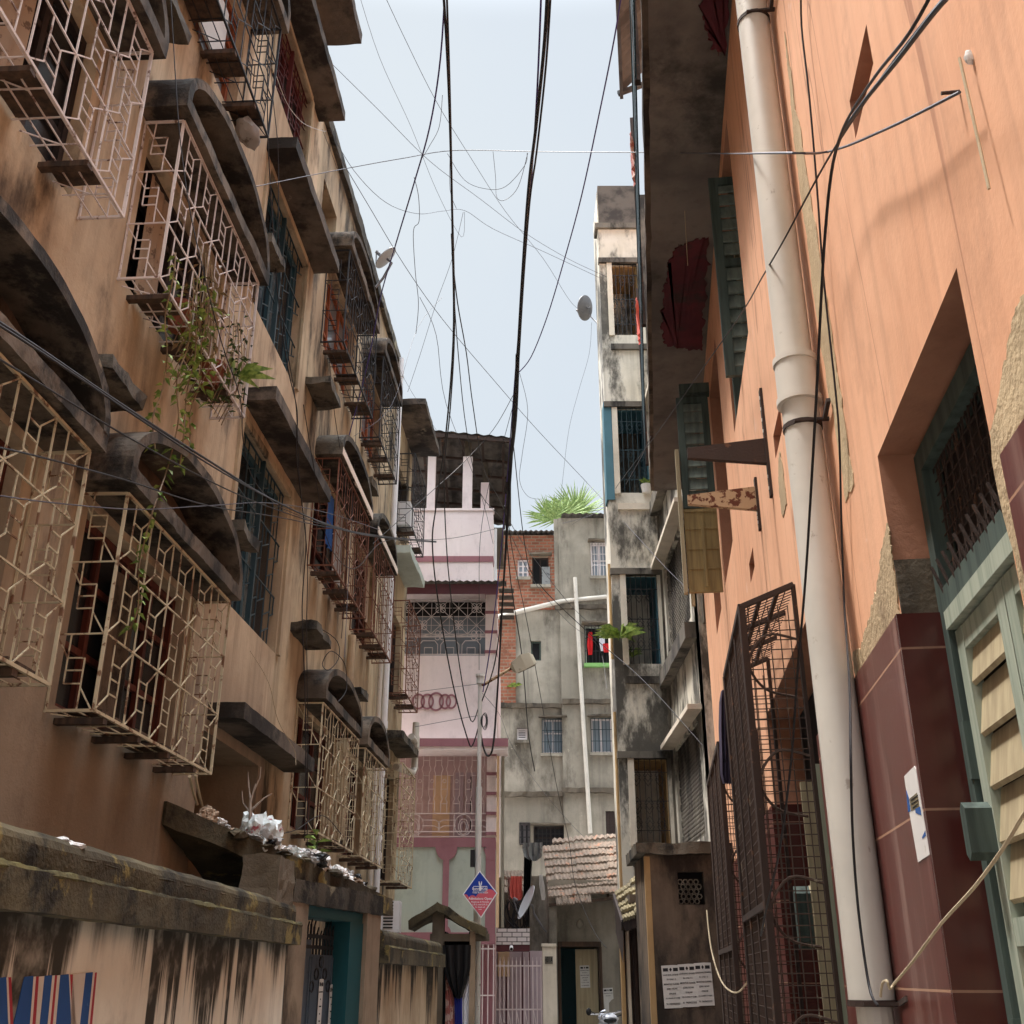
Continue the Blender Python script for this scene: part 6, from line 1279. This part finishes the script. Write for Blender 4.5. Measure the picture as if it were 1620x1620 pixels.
m = MB(); m.tube(smooth_pts([(sx0 + .02, SCY + .02, 1.05), (sx0 - .1, SCY, 1.03), (sx0 - .14, SCY, .95)], 6), .012, 6); m.tube(smooth_pts([(sx0 - .05, SCY + .05, 1.09), (sx0 - .13, SCY + .05, 1.06), (sx0 - .17, SCY + .06, .98)], 6), .016, 6); m.build('chrome_trim', M['steel'], SCO)
m = MB(); m.tube(smooth_pts([(sx0 - .3, SCY + .25, 1.03), (sx0 - .12, SCY + .15, 1.03), (sx0 + .12, SCY + .15, 1.05), (sx0 + .27, SCY + .2, 1.09)], 5), .014, 7); m.build('handlebar', M['steel'], SCO)
for a, b_ in (((-.2, .2, 1.03), (-.32, .27, 1.03)), ((.14, .16, 1.055), (.28, .21, 1.1))): m = MB(); m.tube([Vector((sx0, SCY, 0)) + Vector(a), Vector((sx0, SCY, 0)) + Vector(b_)], .02, 8); m.build('grip', M['rubber'], SCO)
for q in ((.13, .06, 1.0, .3, -.02, 1.05),): m = MB(); m.tube([Vector((sx0 + q[0], SCY + q[1], q[2])), Vector((sx0 + q[3], SCY + q[4], q[5]))], .012, 6); m.build('brake_lever', M['rubber'], SCO)
m = MB(); m.tube(smooth_pts([(sx0 - .2, SCY + .2, 1.03), (sx0 - .27, SCY + .12, 1.07), (sx0 - .31, SCY + .1, 1.09)], 4), .007, 6); m.build('mirror_stalk', M['rubber'], SCO); m = MB(); m.blob((sx0 - .32, SCY + .1, 1.07), .045, .015, .06, 4, .05, 2, 1); m.build('mirror', M['rubber'], SCO, True)
m = MB(); m.add([(sx0 - .16, SCY + .2, .9), (sx0 + .16, SCY + .2, .9), (sx0 + .2, SCY + .3, .35), (sx0 - .2, SCY + .3, .35), (sx0 - .13, SCY + .26, .9), (sx0 + .13, SCY + .26, .9), (sx0 + .17, SCY + .36, .35), (sx0 - .17, SCY + .36, .35)], [(0, 1, 2, 3), (4, 7, 6, 5), (0, 4, 5, 1), (1, 5, 6, 2), (2, 6, 7, 3), (3, 7, 4, 0)]); m.box(ks, sx0 - .16, sx0 + .16, -.75, -.3, .3, .36); m.build('leg_shield', M['sc_body'], SCO)
m = MB(); m.blob((sx0, SCY + 1.1, .58), .17, .5, .24, 6, .06, 3, 1); m.build('rear_body', M['sc_body'], SCO, True); m = MB(); m.blob((sx0, SCY + .98, .8), .14, .4, .07, 7, .04, 3, 1); m.build('seat', M['rubber'], SCO, True); m = MB(); m.tube([(sx0, SCY, .25), (sx0, SCY + .12, .9)], .035, 8); m.build('fork', M['rubber'], SCO)
m = MB(); m.blob((sx0, SCY, .48), .09, .2, .06, 9, .03, 3, 1); m.build('mudguard', M['sc_body'], SCO, True)
# ------------------------------------------------------------------ cables
def wire(pts, r, mt, label, name='cable', k=5, grp='overhead cables'):
    q = smooth_pts([at(*p) for p in pts], k); m = MB(); m.tube(q, r, 6); return tag(m.build(name, M[mt], None, True), label, 'cable', grp)
B, Gy, Vi = 'wire_black', 'wire_grey', 'wire_violet'
wire([(698, -60, 6.0), (706, 60, 6.6), (712, 200, 7.6), (716, 380, 9.2), (717, 540, 11.2), (705, 690, 13.4), (690, 800, 15), (684, 860, 15.6), (693, 950, 16.5), (716, 1080, 17.3), (740, 1170, 17.6), (748, 1178, 17.65), (757, 1150, 17.7)], .011, B, 'thick black cable down the middle of the sky, left of the main bundle')
wire([(705, -60, 6.1), (711, 120, 7.2), (715, 300, 8.5), (719, 520, 11), (712, 650, 13), (703, 740, 14.5), (705, 840, 15.5), (712, 930, 16.3), (728, 1060, 17.2), (745, 1140, 17.6), (757, 1120, 17.7)], .009, B, 'second black cable twisting beside the left thick cable')
wire([(868, -60, 6.0), (862, 60, 6.8), (848, 200, 8), (836, 300, 9.2), (826, 440, 11), (817, 590, 13.2), (806, 760, 15.4), (798, 900, 16.6), (792, 1010, 17.2), (786, 1110, 17.5), (780, 1180, 17.6), (772, 1196, 17.65), (764, 1180, 17.7), (759, 1150, 17.7)], .016, B, 'heaviest black cable of the main bundle, ending in a loop at the lamp post')
wire([(874, -60, 6.2), (864, 100, 7.2), (849, 240, 8.4), (838, 320, 9.4), (828, 450, 11.1), (819, 600, 13.3), (808, 760, 15.4), (799, 900, 16.6), (790, 1000, 17.2), (780, 1060, 17.4), (762, 1110, 17.7)], .010, B, 'thinner black cable wound along the right of the main bundle')
wire([(858, -60, 6.3), (850, 140, 7.5), (840, 290, 9.2), (828, 430, 10.9), (816, 580, 13.1), (803, 750, 15.3), (790, 900, 16.7), (776, 1020, 17.3), (764, 1095, 17.7)], .009, 'wire_violet', 'violet tinted cable wound along the left of the main bundle')
wire([(819, 560, 12.8), (815, 660, 14), (806, 740, 15.2), (800, 780, 15.6)], .03, B, 'taped splice thickening on the main cable bundle', 'cable_splice')
wire([(706, -60, 6.5), (697, 90, 7.4), (680, 200, 8.2), (655, 290, 9.2), (625, 390, 10.6), (602, 470, 12), (585, 560, 12.9), (560, 660, 13.4), (538, 740, 13.8), (522, 800, 14)], .008, Vi, 'violet cable curving down from the top to the left facade')
wire([(988, -40, 7), (972, 60, 7.8), (948, 180, 9), (920, 310, 10.4), (893, 410, 11.8), (866, 500, 13), (840, 565, 13.8), (818, 592, 14)], .008, Vi, 'violet cable curving from the tin awning to the main bundle')
wire([(-60, 392, 5.4), (0, 385, 5.6), (150, 356, 6.4), (300, 318, 7.4), (420, 292, 8.4), (540, 268, 9.2), (640, 250, 9.6), (720, 238, 9.8), (860, 240, 9.2), (1000, 241, 8.2), (1140, 243, 6.2)] + [(x, y, R.P(R.px(x, y, d)[0], d, 0).y) for x, y, d in ((1230, 242, .3), (1310, 240, .12), (1400, 205, .08), (1518, 146, .045))], .0045, Gy, 'thin cable crossing the alley from left wall to the hook on the orange wall')
for q, lab in (([(708, 243, 9.8), (735, 285, 9.9), (770, 299, 9.9), (800, 295, 9.8), (830, 262, 9.5), (834, 242, 9.4)], 'slack loop hanging from the crossing cable, upper one'), ([(780, 240, 9.7), (784, 280, 9.8), (786, 312, 9.8), (800, 316, 9.8), (820, 295, 9.7), (835, 242, 9.4)], 'slack loop hanging from the crossing cable, lower one')): wire(q, .003, Gy, lab)
def on_R(*q): return [(x, y, R.P(*[R.px(x, y, d)[0], d, 0]).y) for x, y, d in q]
wire(on_R((1560, -60, .45), (1490, 5, .42), (1420, 95, .4), (1360, 170, .38), (1328, 222, .36), (1313, 290, .34), (1302, 420, .34), (1293, 600, .34), (1284, 760, .34), (1274, 920, .34), (1262, 1060, .36), (1252, 1200, .38), (1234, 1340, .42), (1212, 1440, .45), (1204, 1480, .45)), .0042, B, 'black cable bending at the putlog hole and dropping beside the big drainpipe')
wire([(1545, -60, 1.55), (1470, 25, 1.85), (1390, 130, 2.3), (1318, 238, 3.0), (1280, 305, 3.4), (1240, 380, 3.85), (1205, 440, 4.6), (1170, 500, 5.8), (1100, 600, 8.2), (1040, 685, 11), (990, 750, 15), (950, 800, 22), (905, 830, 31)], .0042, B, 'black cable running diagonally from the top right to the grey building roof')
wire(on_R((1500, -60, .5), (1440, 50, .5), (1385, 120, .48), (1340, 190, .46), (1322, 236, .45)), .0026, B, 'short thin cable twisted along the diagonal black cable at upper right')
wire([(1030, 690, 11.5), (1005, 740, 15), (975, 785, 20), (935, 815, 28), (890, 828, 31.5)], .006, Gy, 'grey cable pair strand entering the grey building roof, lower one')
wire(on_R((1268, -40, .03), (1268, 40, .03), (1280, 150, .03), (1292, 290, .03), (1303, 440, .03), (1322, 620, .03), (1328, 700, .03), (1331, 820, .03), (1336, 960, .04), (1344, 1080, .12), (1346, 1200, .2), (1349, 1320, .2), (1358, 1440, .2), (1375, 1560, .2), (1389, 1591, .2)), .0045, B, 'thin black cable running down the orange wall right of the drainpipe and over it')
wire(on_R((1660, 1230, .2), (1620, 1288, .18), (1585, 1345, .16), (1540, 1405, .14), (1490, 1460, .13), (1445, 1520, .14), (1415, 1556, .18), (1408, 1564, .2), (1403, 1552, .21), (1396, 1556, .21), (1393, 1576, .2)), .0042, 'rope', 'beige rope tied to the foot of the big drainpipe', 'rope', grp='loose lines on the right')
def on_L(*q): return [(x, y, L.P(L.px(x, y, d)[0], d, 0).y) for x, y, d in q]
wire(on_L((-40, 485, .8), (60, 550, .72), (200, 645, .66), (340, 735, .6), (430, 790, .56), (520, 830, .55), (600, 849, .6), (690, 857, .8)), .008, B, 'upper thick black cable sweeping from the left edge to the middle')
wire(on_L((-40, 490, .82), (80, 567, .74), (220, 662, .68), (350, 746, .62), (450, 800, .58), (540, 838, .57), (620, 853, .62), (690, 858, .82)), .006, B, 'black cable hugging the underside of the upper thick cable at left')
wire(on_L((-40, 545, .8), (60, 605, .72), (200, 690, .64), (330, 760, .58), (420, 800, .55), (520, 832, .55), (610, 850, .6), (690, 856, .8)), .005, B, 'thinner black cable from the left edge below the thick pair')
wire(on_L((-40, 700, .7), (60, 722, .62), (200, 760, .56), (330, 800, .52), (440, 818, .5), (540, 838, .52), (640, 852, .65), (700, 853, .85)) + [(745, 846, 18.6), (790, 835, 21)], .005, B, 'black cable crossing the cream cages low on the left')
wire(on_L((-40, 778, .62), (80, 795, .55), (220, 806, .5), (330, 800, .47), (430, 796, .42), (520, 812, .45), (600, 838, .55)), .004, Gy, 'grey cable crossing the lowest cream cages')
wire([(268, -40, 5.6), (275, 80, 5.7), (284, 210, 5.8), (300, 330, 5.9), (322, 430, 6.0), (350, 540, 6.3), (380, 630, 6.9), (385, 700, 7.4), (402, 760, 8.2), (440, 800, 9.4), (490, 822, 11)], .004, B, 'black drop cable hanging in front of the pinkish caged window')
wire([(430, -40, 8.2), (424, 100, 8.3), (424, 220, 8.5), (432, 360, 8.8), (441, 480, 9), (455, 580, 9.3), (470, 650, 9.6), (469, 720, 9.9), (478, 800, 10.3), (484, 860, 10.6), (478, 960, 10.8), (482, 1080, 10.9), (484, 1200, 11), (482, 1330, 11)], .006, B, 'black drop cable running down past the stair windows, left strand')
wire([(434, -40, 8.3), (430, 120, 8.5), (440, 240, 8.8), (441, 380, 9), (450, 520, 9.3), (468, 640, 9.7), (474, 760, 10.1), (486, 880, 10.6), (485, 1000, 10.8), (487, 1150, 11), (486, 1340, 11)], .0045, B, 'black drop cable running down past the stair windows, right strand')
wire([(396, 1030, 8.6), (425, 1080, 9.3), (440, 1140, 9.9), (465, 1185, 10.4), (468, 1210, 10.4)], .003, 'rope', 'pale string hanging below the blue stair window')
wire([(437, 120, 8.6), (455, 165, 9.2), (480, 195, 9.8), (510, 207, 10.4), (516, 207, 10.5)], .004, 'wire_white', 'white cable sagging under the top sunshade at upper left')
wire([(562, -30, 10), (600, 90, 11), (650, 200, 12.2), (690, 300, 13.2), (730, 375, 14.2), (735, 335, 14)], .003, Gy, 'thin grey line from the roof slab to the middle cables, left one')
wire([(598, -30, 9), (640, 60, 9.8), (690, 160, 10.8), (745, 250, 12), (800, 335, 13.4), (860, 410, 15), (905, 480, 17.2), (935, 500, 19)], .0035, Gy, 'thin grey line from the top middle down to the grey dish')
wire([(524, 100, 10.3), (600, 175, 11.2), (680, 255, 12.4), (760, 315, 13.8), (830, 368, 15.2), (900, 410, 17), (960, 438, 17.5)], .004, Gy, 'thin grey line from the roof slab to the corner building, upper one')
wire([(522, 205, 10.8), (560, 270, 11.4), (610, 320, 12.2), (660, 338, 13), (700, 334, 13.7), (735, 333, 14.2), (780, 362, 15), (860, 398, 16.2), (950, 440, 17.6)], .004, Gy, 'sagging grey line from the parapet to the corner building, lower one')
wire([(532, 240, 11.2), (580, 320, 12), (640, 420, 13), (700, 505, 14.2), (780, 600, 15.8), (850, 680, 17.5), (930, 765, 20), (1000, 840, 17), (1060, 905, 15.5), (1120, 960, 14.4)], .005, Gy, 'long thin line from the left parapet to the orange house')
wire([(733, 335, 14.2), (715, 410, 14.8), (690, 480, 15.4), (665, 560, 16.2), (645, 620, 17)], .0035, Gy, 'thin line falling from the middle cables toward the plain house')
wire([(700, 150, 9.3), (695, 200, 9.6), (680, 230, 9.8), (668, 250, 9.9)], .003, Gy, 'short frayed wire end near the crossing cable')
wire([(655, 280, 9.2), (662, 310, 9.4), (663, 350, 9.6), (654, 366, 9.8), (657, 430, 10.2), (662, 480, 10.6), (658, 528, 10.8)], .0035, Gy, 'loose wire end dangling from the left violet cable')
wire([(822, 590, 14), (835, 650, 15), (826, 720, 15.8), (822, 760, 16.4), (835, 785, 17.4), (855, 790, 18)], .0035, Gy, 'loose curl of wire right of the main bundle')
wire([(936, 510, 20.4), (932, 560, 20.6), (915, 620, 20.8), (900, 680, 21), (890, 760, 21.4), (886, 800, 22)], .0035, Gy, 'thin cable falling from the grey satellite dish')
wire([(590, 860, 14), (680, 780, 16), (730, 735, 16.6), (780, 680, 16.4), (812, 625, 14.6)], .005, B, 'black line climbing from the left cables to the main bundle')
wire([(812, 640, 14.6), (790, 720, 15.8), (775, 760, 16.6), (760, 850, 17.2), (758, 950, 17.5), (758, 1060, 17.7)], .0045, B, 'black line from the main bundle straight down to the lamp post')
wire([(715, 400, 9.4), (724, 480, 10.6), (738, 560, 12), (748, 640, 13.4), (765, 740, 15), (790, 790, 17), (815, 840, 20), (850, 890, 24), (905, 960, 28), (960, 1010, 31)], .007, B, 'black line crossing the brick wall to the green window')
wire([(714, 370, 9.0), (718, 460, 10.4), (725, 560, 12), (738, 680, 14), (760, 780, 16.2), (800, 830, 19), (845, 920, 22), (900, 985, 26), (948, 1025, 31), (960, 1090, 30)], .006, B, 'black line crossing the grey wall left of the white pipe')
wire([(812, 700, 15), (830, 860, 16), (850, 920, 16.5), (930, 1000, 16.8), (1000, 1060, 16.4), (1050, 1110, 15.4), (1112, 1180, 14)], .007, B, 'black line from the main bundle to the corner building balcony')
wire([(800, 790, 15.8), (812, 880, 16.5), (834, 985, 18), (855, 1100, 20), (880, 1240, 22), (900, 1330, 23), (910, 1400, 23.4), (938, 1470, 22.8), (960, 1500, 22)], .006, B, 'black line falling across the tile roof to the hut door')
wire([(798, 800, 15.8), (808, 920, 17), (826, 1040, 18.5), (836, 1160, 19.5), (846, 1220, 20)], .009, B, 'black cable with a cut end hanging before the grey wall')
wire([(757, 1090, 17.7), (790, 1130, 19), (810, 1180, 21), (850, 1240, 24), (900, 1300, 25.5), (925, 1325, 26)], .004, Gy, 'thin line from the lamp post to the ridge of the tile roof')
wire([(664, 470, 12.6), (690, 530, 13.4), (706, 640, 15), (760, 780, 17), (780, 860, 18)], .004, Gy, 'thin slack line left of the main bundle')
wire([(664, 1094, 18), (710, 1088, 17.9), (757, 1082, 17.7)], .004, Gy, 'thin line from the rusty cage to the lamp post top, upper one')
wire([(656, 1150, 18), (710, 1140, 17.9), (757, 1132, 17.7)], .004, Gy, 'thin line from the waste pipe to the lamp post, lower one')
wire([(540, 1320, 10.9), (510, 1290, 10.8), (470, 1312, 10.2), (450, 1318, 9.9)], .004, B, 'short black cable lying across the rubbish heap')
wire([(546, 790, 13.6), (552, 740, 13.5), (566, 765, 13.8), (570, 810, 14), (545, 835, 13.8), (513, 848, 13.2), (490, 838, 12.6)], .005, 'wire_white', 'white cable zigzagging beside the red arched hood')
wire([(480, 980, 11.5), (530, 1010, 12), (536, 1040, 12.2), (520, 1060, 12), (510, 1050, 12), (524, 1030, 12.1), (545, 1050, 12.4), (548, 1090, 12.4), (535, 1110, 12.2)], .005, B, 'coiled black cable on the dark arched hood beside the drop cables')
wire([(1118, 1440, 9.6), (1125, 1500, 9.4), (1140, 1550, 9), (1160, 1570, 8.4), (1178, 1560, 7.8), (1195, 1520, 7), (1210, 1460, 6)], .006, 'rope', 'pale cord sagging between the two rusty window guards', 'cord', grp='loose lines on the right')
wire([(560, 690, 13), (620, 640, 14.6), (660, 520, 15.5), (700, 470, 15.8)], .0035, Gy, 'thin line rising from the rusty cages to the left thick cable')
wire([(510, 205, 10.5), (545, 300, 11.6), (580, 420, 13), (610, 520, 14.4), (640, 600, 16), (690, 680, 18)], .003, Gy, 'thin line following the parapet edge down toward the pavilion roof')
wire([(712, 240, 9.8), (712, 300, 9.9), (722, 330, 10)], .003, Gy, 'short wire tail below the crossing cable')
wire([(480, 640, 9.8), (500, 760, 10.6), (520, 860, 11.4), (560, 900, 12.4), (600, 860, 13.6), (640, 850, 15)], .0045, B, 'slack black cable draped before the brown cages')
wire([(520, 560, 11.2), (530, 660, 11.6), (545, 760, 12), (548, 900, 12.2), (540, 1010, 12.2)], .004, B, 'thin black drop cable hanging before the brown cage')
wire([(565, 640, 13), (560, 760, 13), (552, 900, 12.8), (545, 1040, 12.4)], .004, Gy, 'thin grey drop cable hanging between the cages')
# hanging ropes under the porch edge
wire([(300, 1228, 7.2), (305, 1250, 7.6), (312, 1272, 8.3)], .012, 'rope', 'bundle of pale pipes coming down beside the cream cage, left one', 'thin_pipe', grp='pale pipes'); wire([(309, 1226, 7.4), (314, 1250, 7.9), (320, 1274, 8.5)], .010, 'rope', 'bundle of pale pipes coming down beside the cream cage, right one', 'thin_pipe', grp='pale pipes')
wire([(1088, 240, 7.4), (1082, 290, 7.8), (1083, 330, 8), (1088, 420, 8.6)], .003, 'rope', 'cobweb string hanging under the balcony', 'string', grp='loose lines on the right')
# ------------------------------------------------------------------ light, sky, camera
toS = Vector((-1.0, .05, 2.9)).normalized(); EL = math.asin(toS.z); AZ = math.atan2(toS.x, toS.y)
w = bpy.data.worlds.new('World'); sc.world = w; w.use_nodes = True; nt = w.node_tree; bg = nt.nodes['Background']; sky = nt.nodes.new('ShaderNodeTexSky'); sky.sky_type = 'NISHITA'; sky.sun_disc = False
sky.sun_elevation = EL; sky.sun_rotation = AZ; sky.air_density = 1.4; sky.dust_density = 5.0; sky.ozone_density = 1.0
tc = nt.nodes.new('ShaderNodeTexCoord'); nz = nt.nodes.new('ShaderNodeTexNoise'); nz.inputs['Scale'].default_value = 2.2; nz.inputs['Detail'].default_value = 6; nt.links.new(tc.outputs['Generated'], nz.inputs['Vector'])
mr = nt.nodes.new('ShaderNodeMapRange'); mr.inputs['From Min'].default_value = .35; mr.inputs['From Max'].default_value = .7; mr.inputs['To Min'].default_value = .72; mr.inputs['To Max'].default_value = .95; nt.links.new(nz.outputs['Fac'], mr.inputs['Value'])
mx = nt.nodes.new('ShaderNodeMix'); mx.data_type = 'RGBA'; mx.inputs[7].default_value = (SKYC[0], SKYC[1], SKYC[2], 1); nt.links.new(mr.outputs[0], mx.inputs[0]); nt.links.new(sky.outputs[0], mx.inputs[6]); sx = nt.nodes.new('ShaderNodeSeparateXYZ'); nt.links.new(tc.outputs['Generated'], sx.inputs[0])
zr2 = nt.nodes.new('ShaderNodeMapRange'); zr2.interpolation_type = 'SMOOTHSTEP'   # unseen zenith boosted far above the lower sky to brighten the alley walls
for i_, v_ in zip(('From Min', 'From Max', 'To Min', 'To Max'), (.74, 1.0, 1.0, SKYZ)): zr2.inputs[i_].default_value = v_
nt.links.new(sx.outputs['Z'], zr2.inputs['Value']); vm = nt.nodes.new('ShaderNodeVectorMath'); vm.operation = 'SCALE'; nt.links.new(mx.outputs[2], vm.inputs[0]); nt.links.new(zr2.outputs[0], vm.inputs['Scale']); nt.links.new(vm.outputs[0], bg.inputs['Color']); bg.inputs['Strength'].default_value = SKYS
sl = bpy.data.lights.new('sun', 'SUN'); sl.energy = SUNE; sl.angle = math.radians(6); sl.color = (1, .96, .91); so = bpy.data.objects.new('sun', sl); COL.objects.link(so); so.rotation_euler = toS.to_track_quat('Z', 'Y').to_euler(); so.location = (0, 0, 40)
cam = bpy.data.cameras.new('camera'); cam.sensor_width = 36; cam.lens = 36 * FPX / 1620; cam.clip_end = 600; cam.clip_start = .05; co = bpy.data.objects.new('camera', cam); COL.objects.link(co); co.location = EYE; co.rotation_euler = (math.pi / 2 + TILT, 0, 0); sc.camera = co
sc.view_settings.view_transform = 'Standard'; sc.view_settings.look = 'None'; sc.view_settings.gamma = 1; sc.view_settings.exposure = EXPO
sc.cycles.max_bounces = 8; sc.cycles.diffuse_bounces = 5; sc.cycles.use_denoising = True
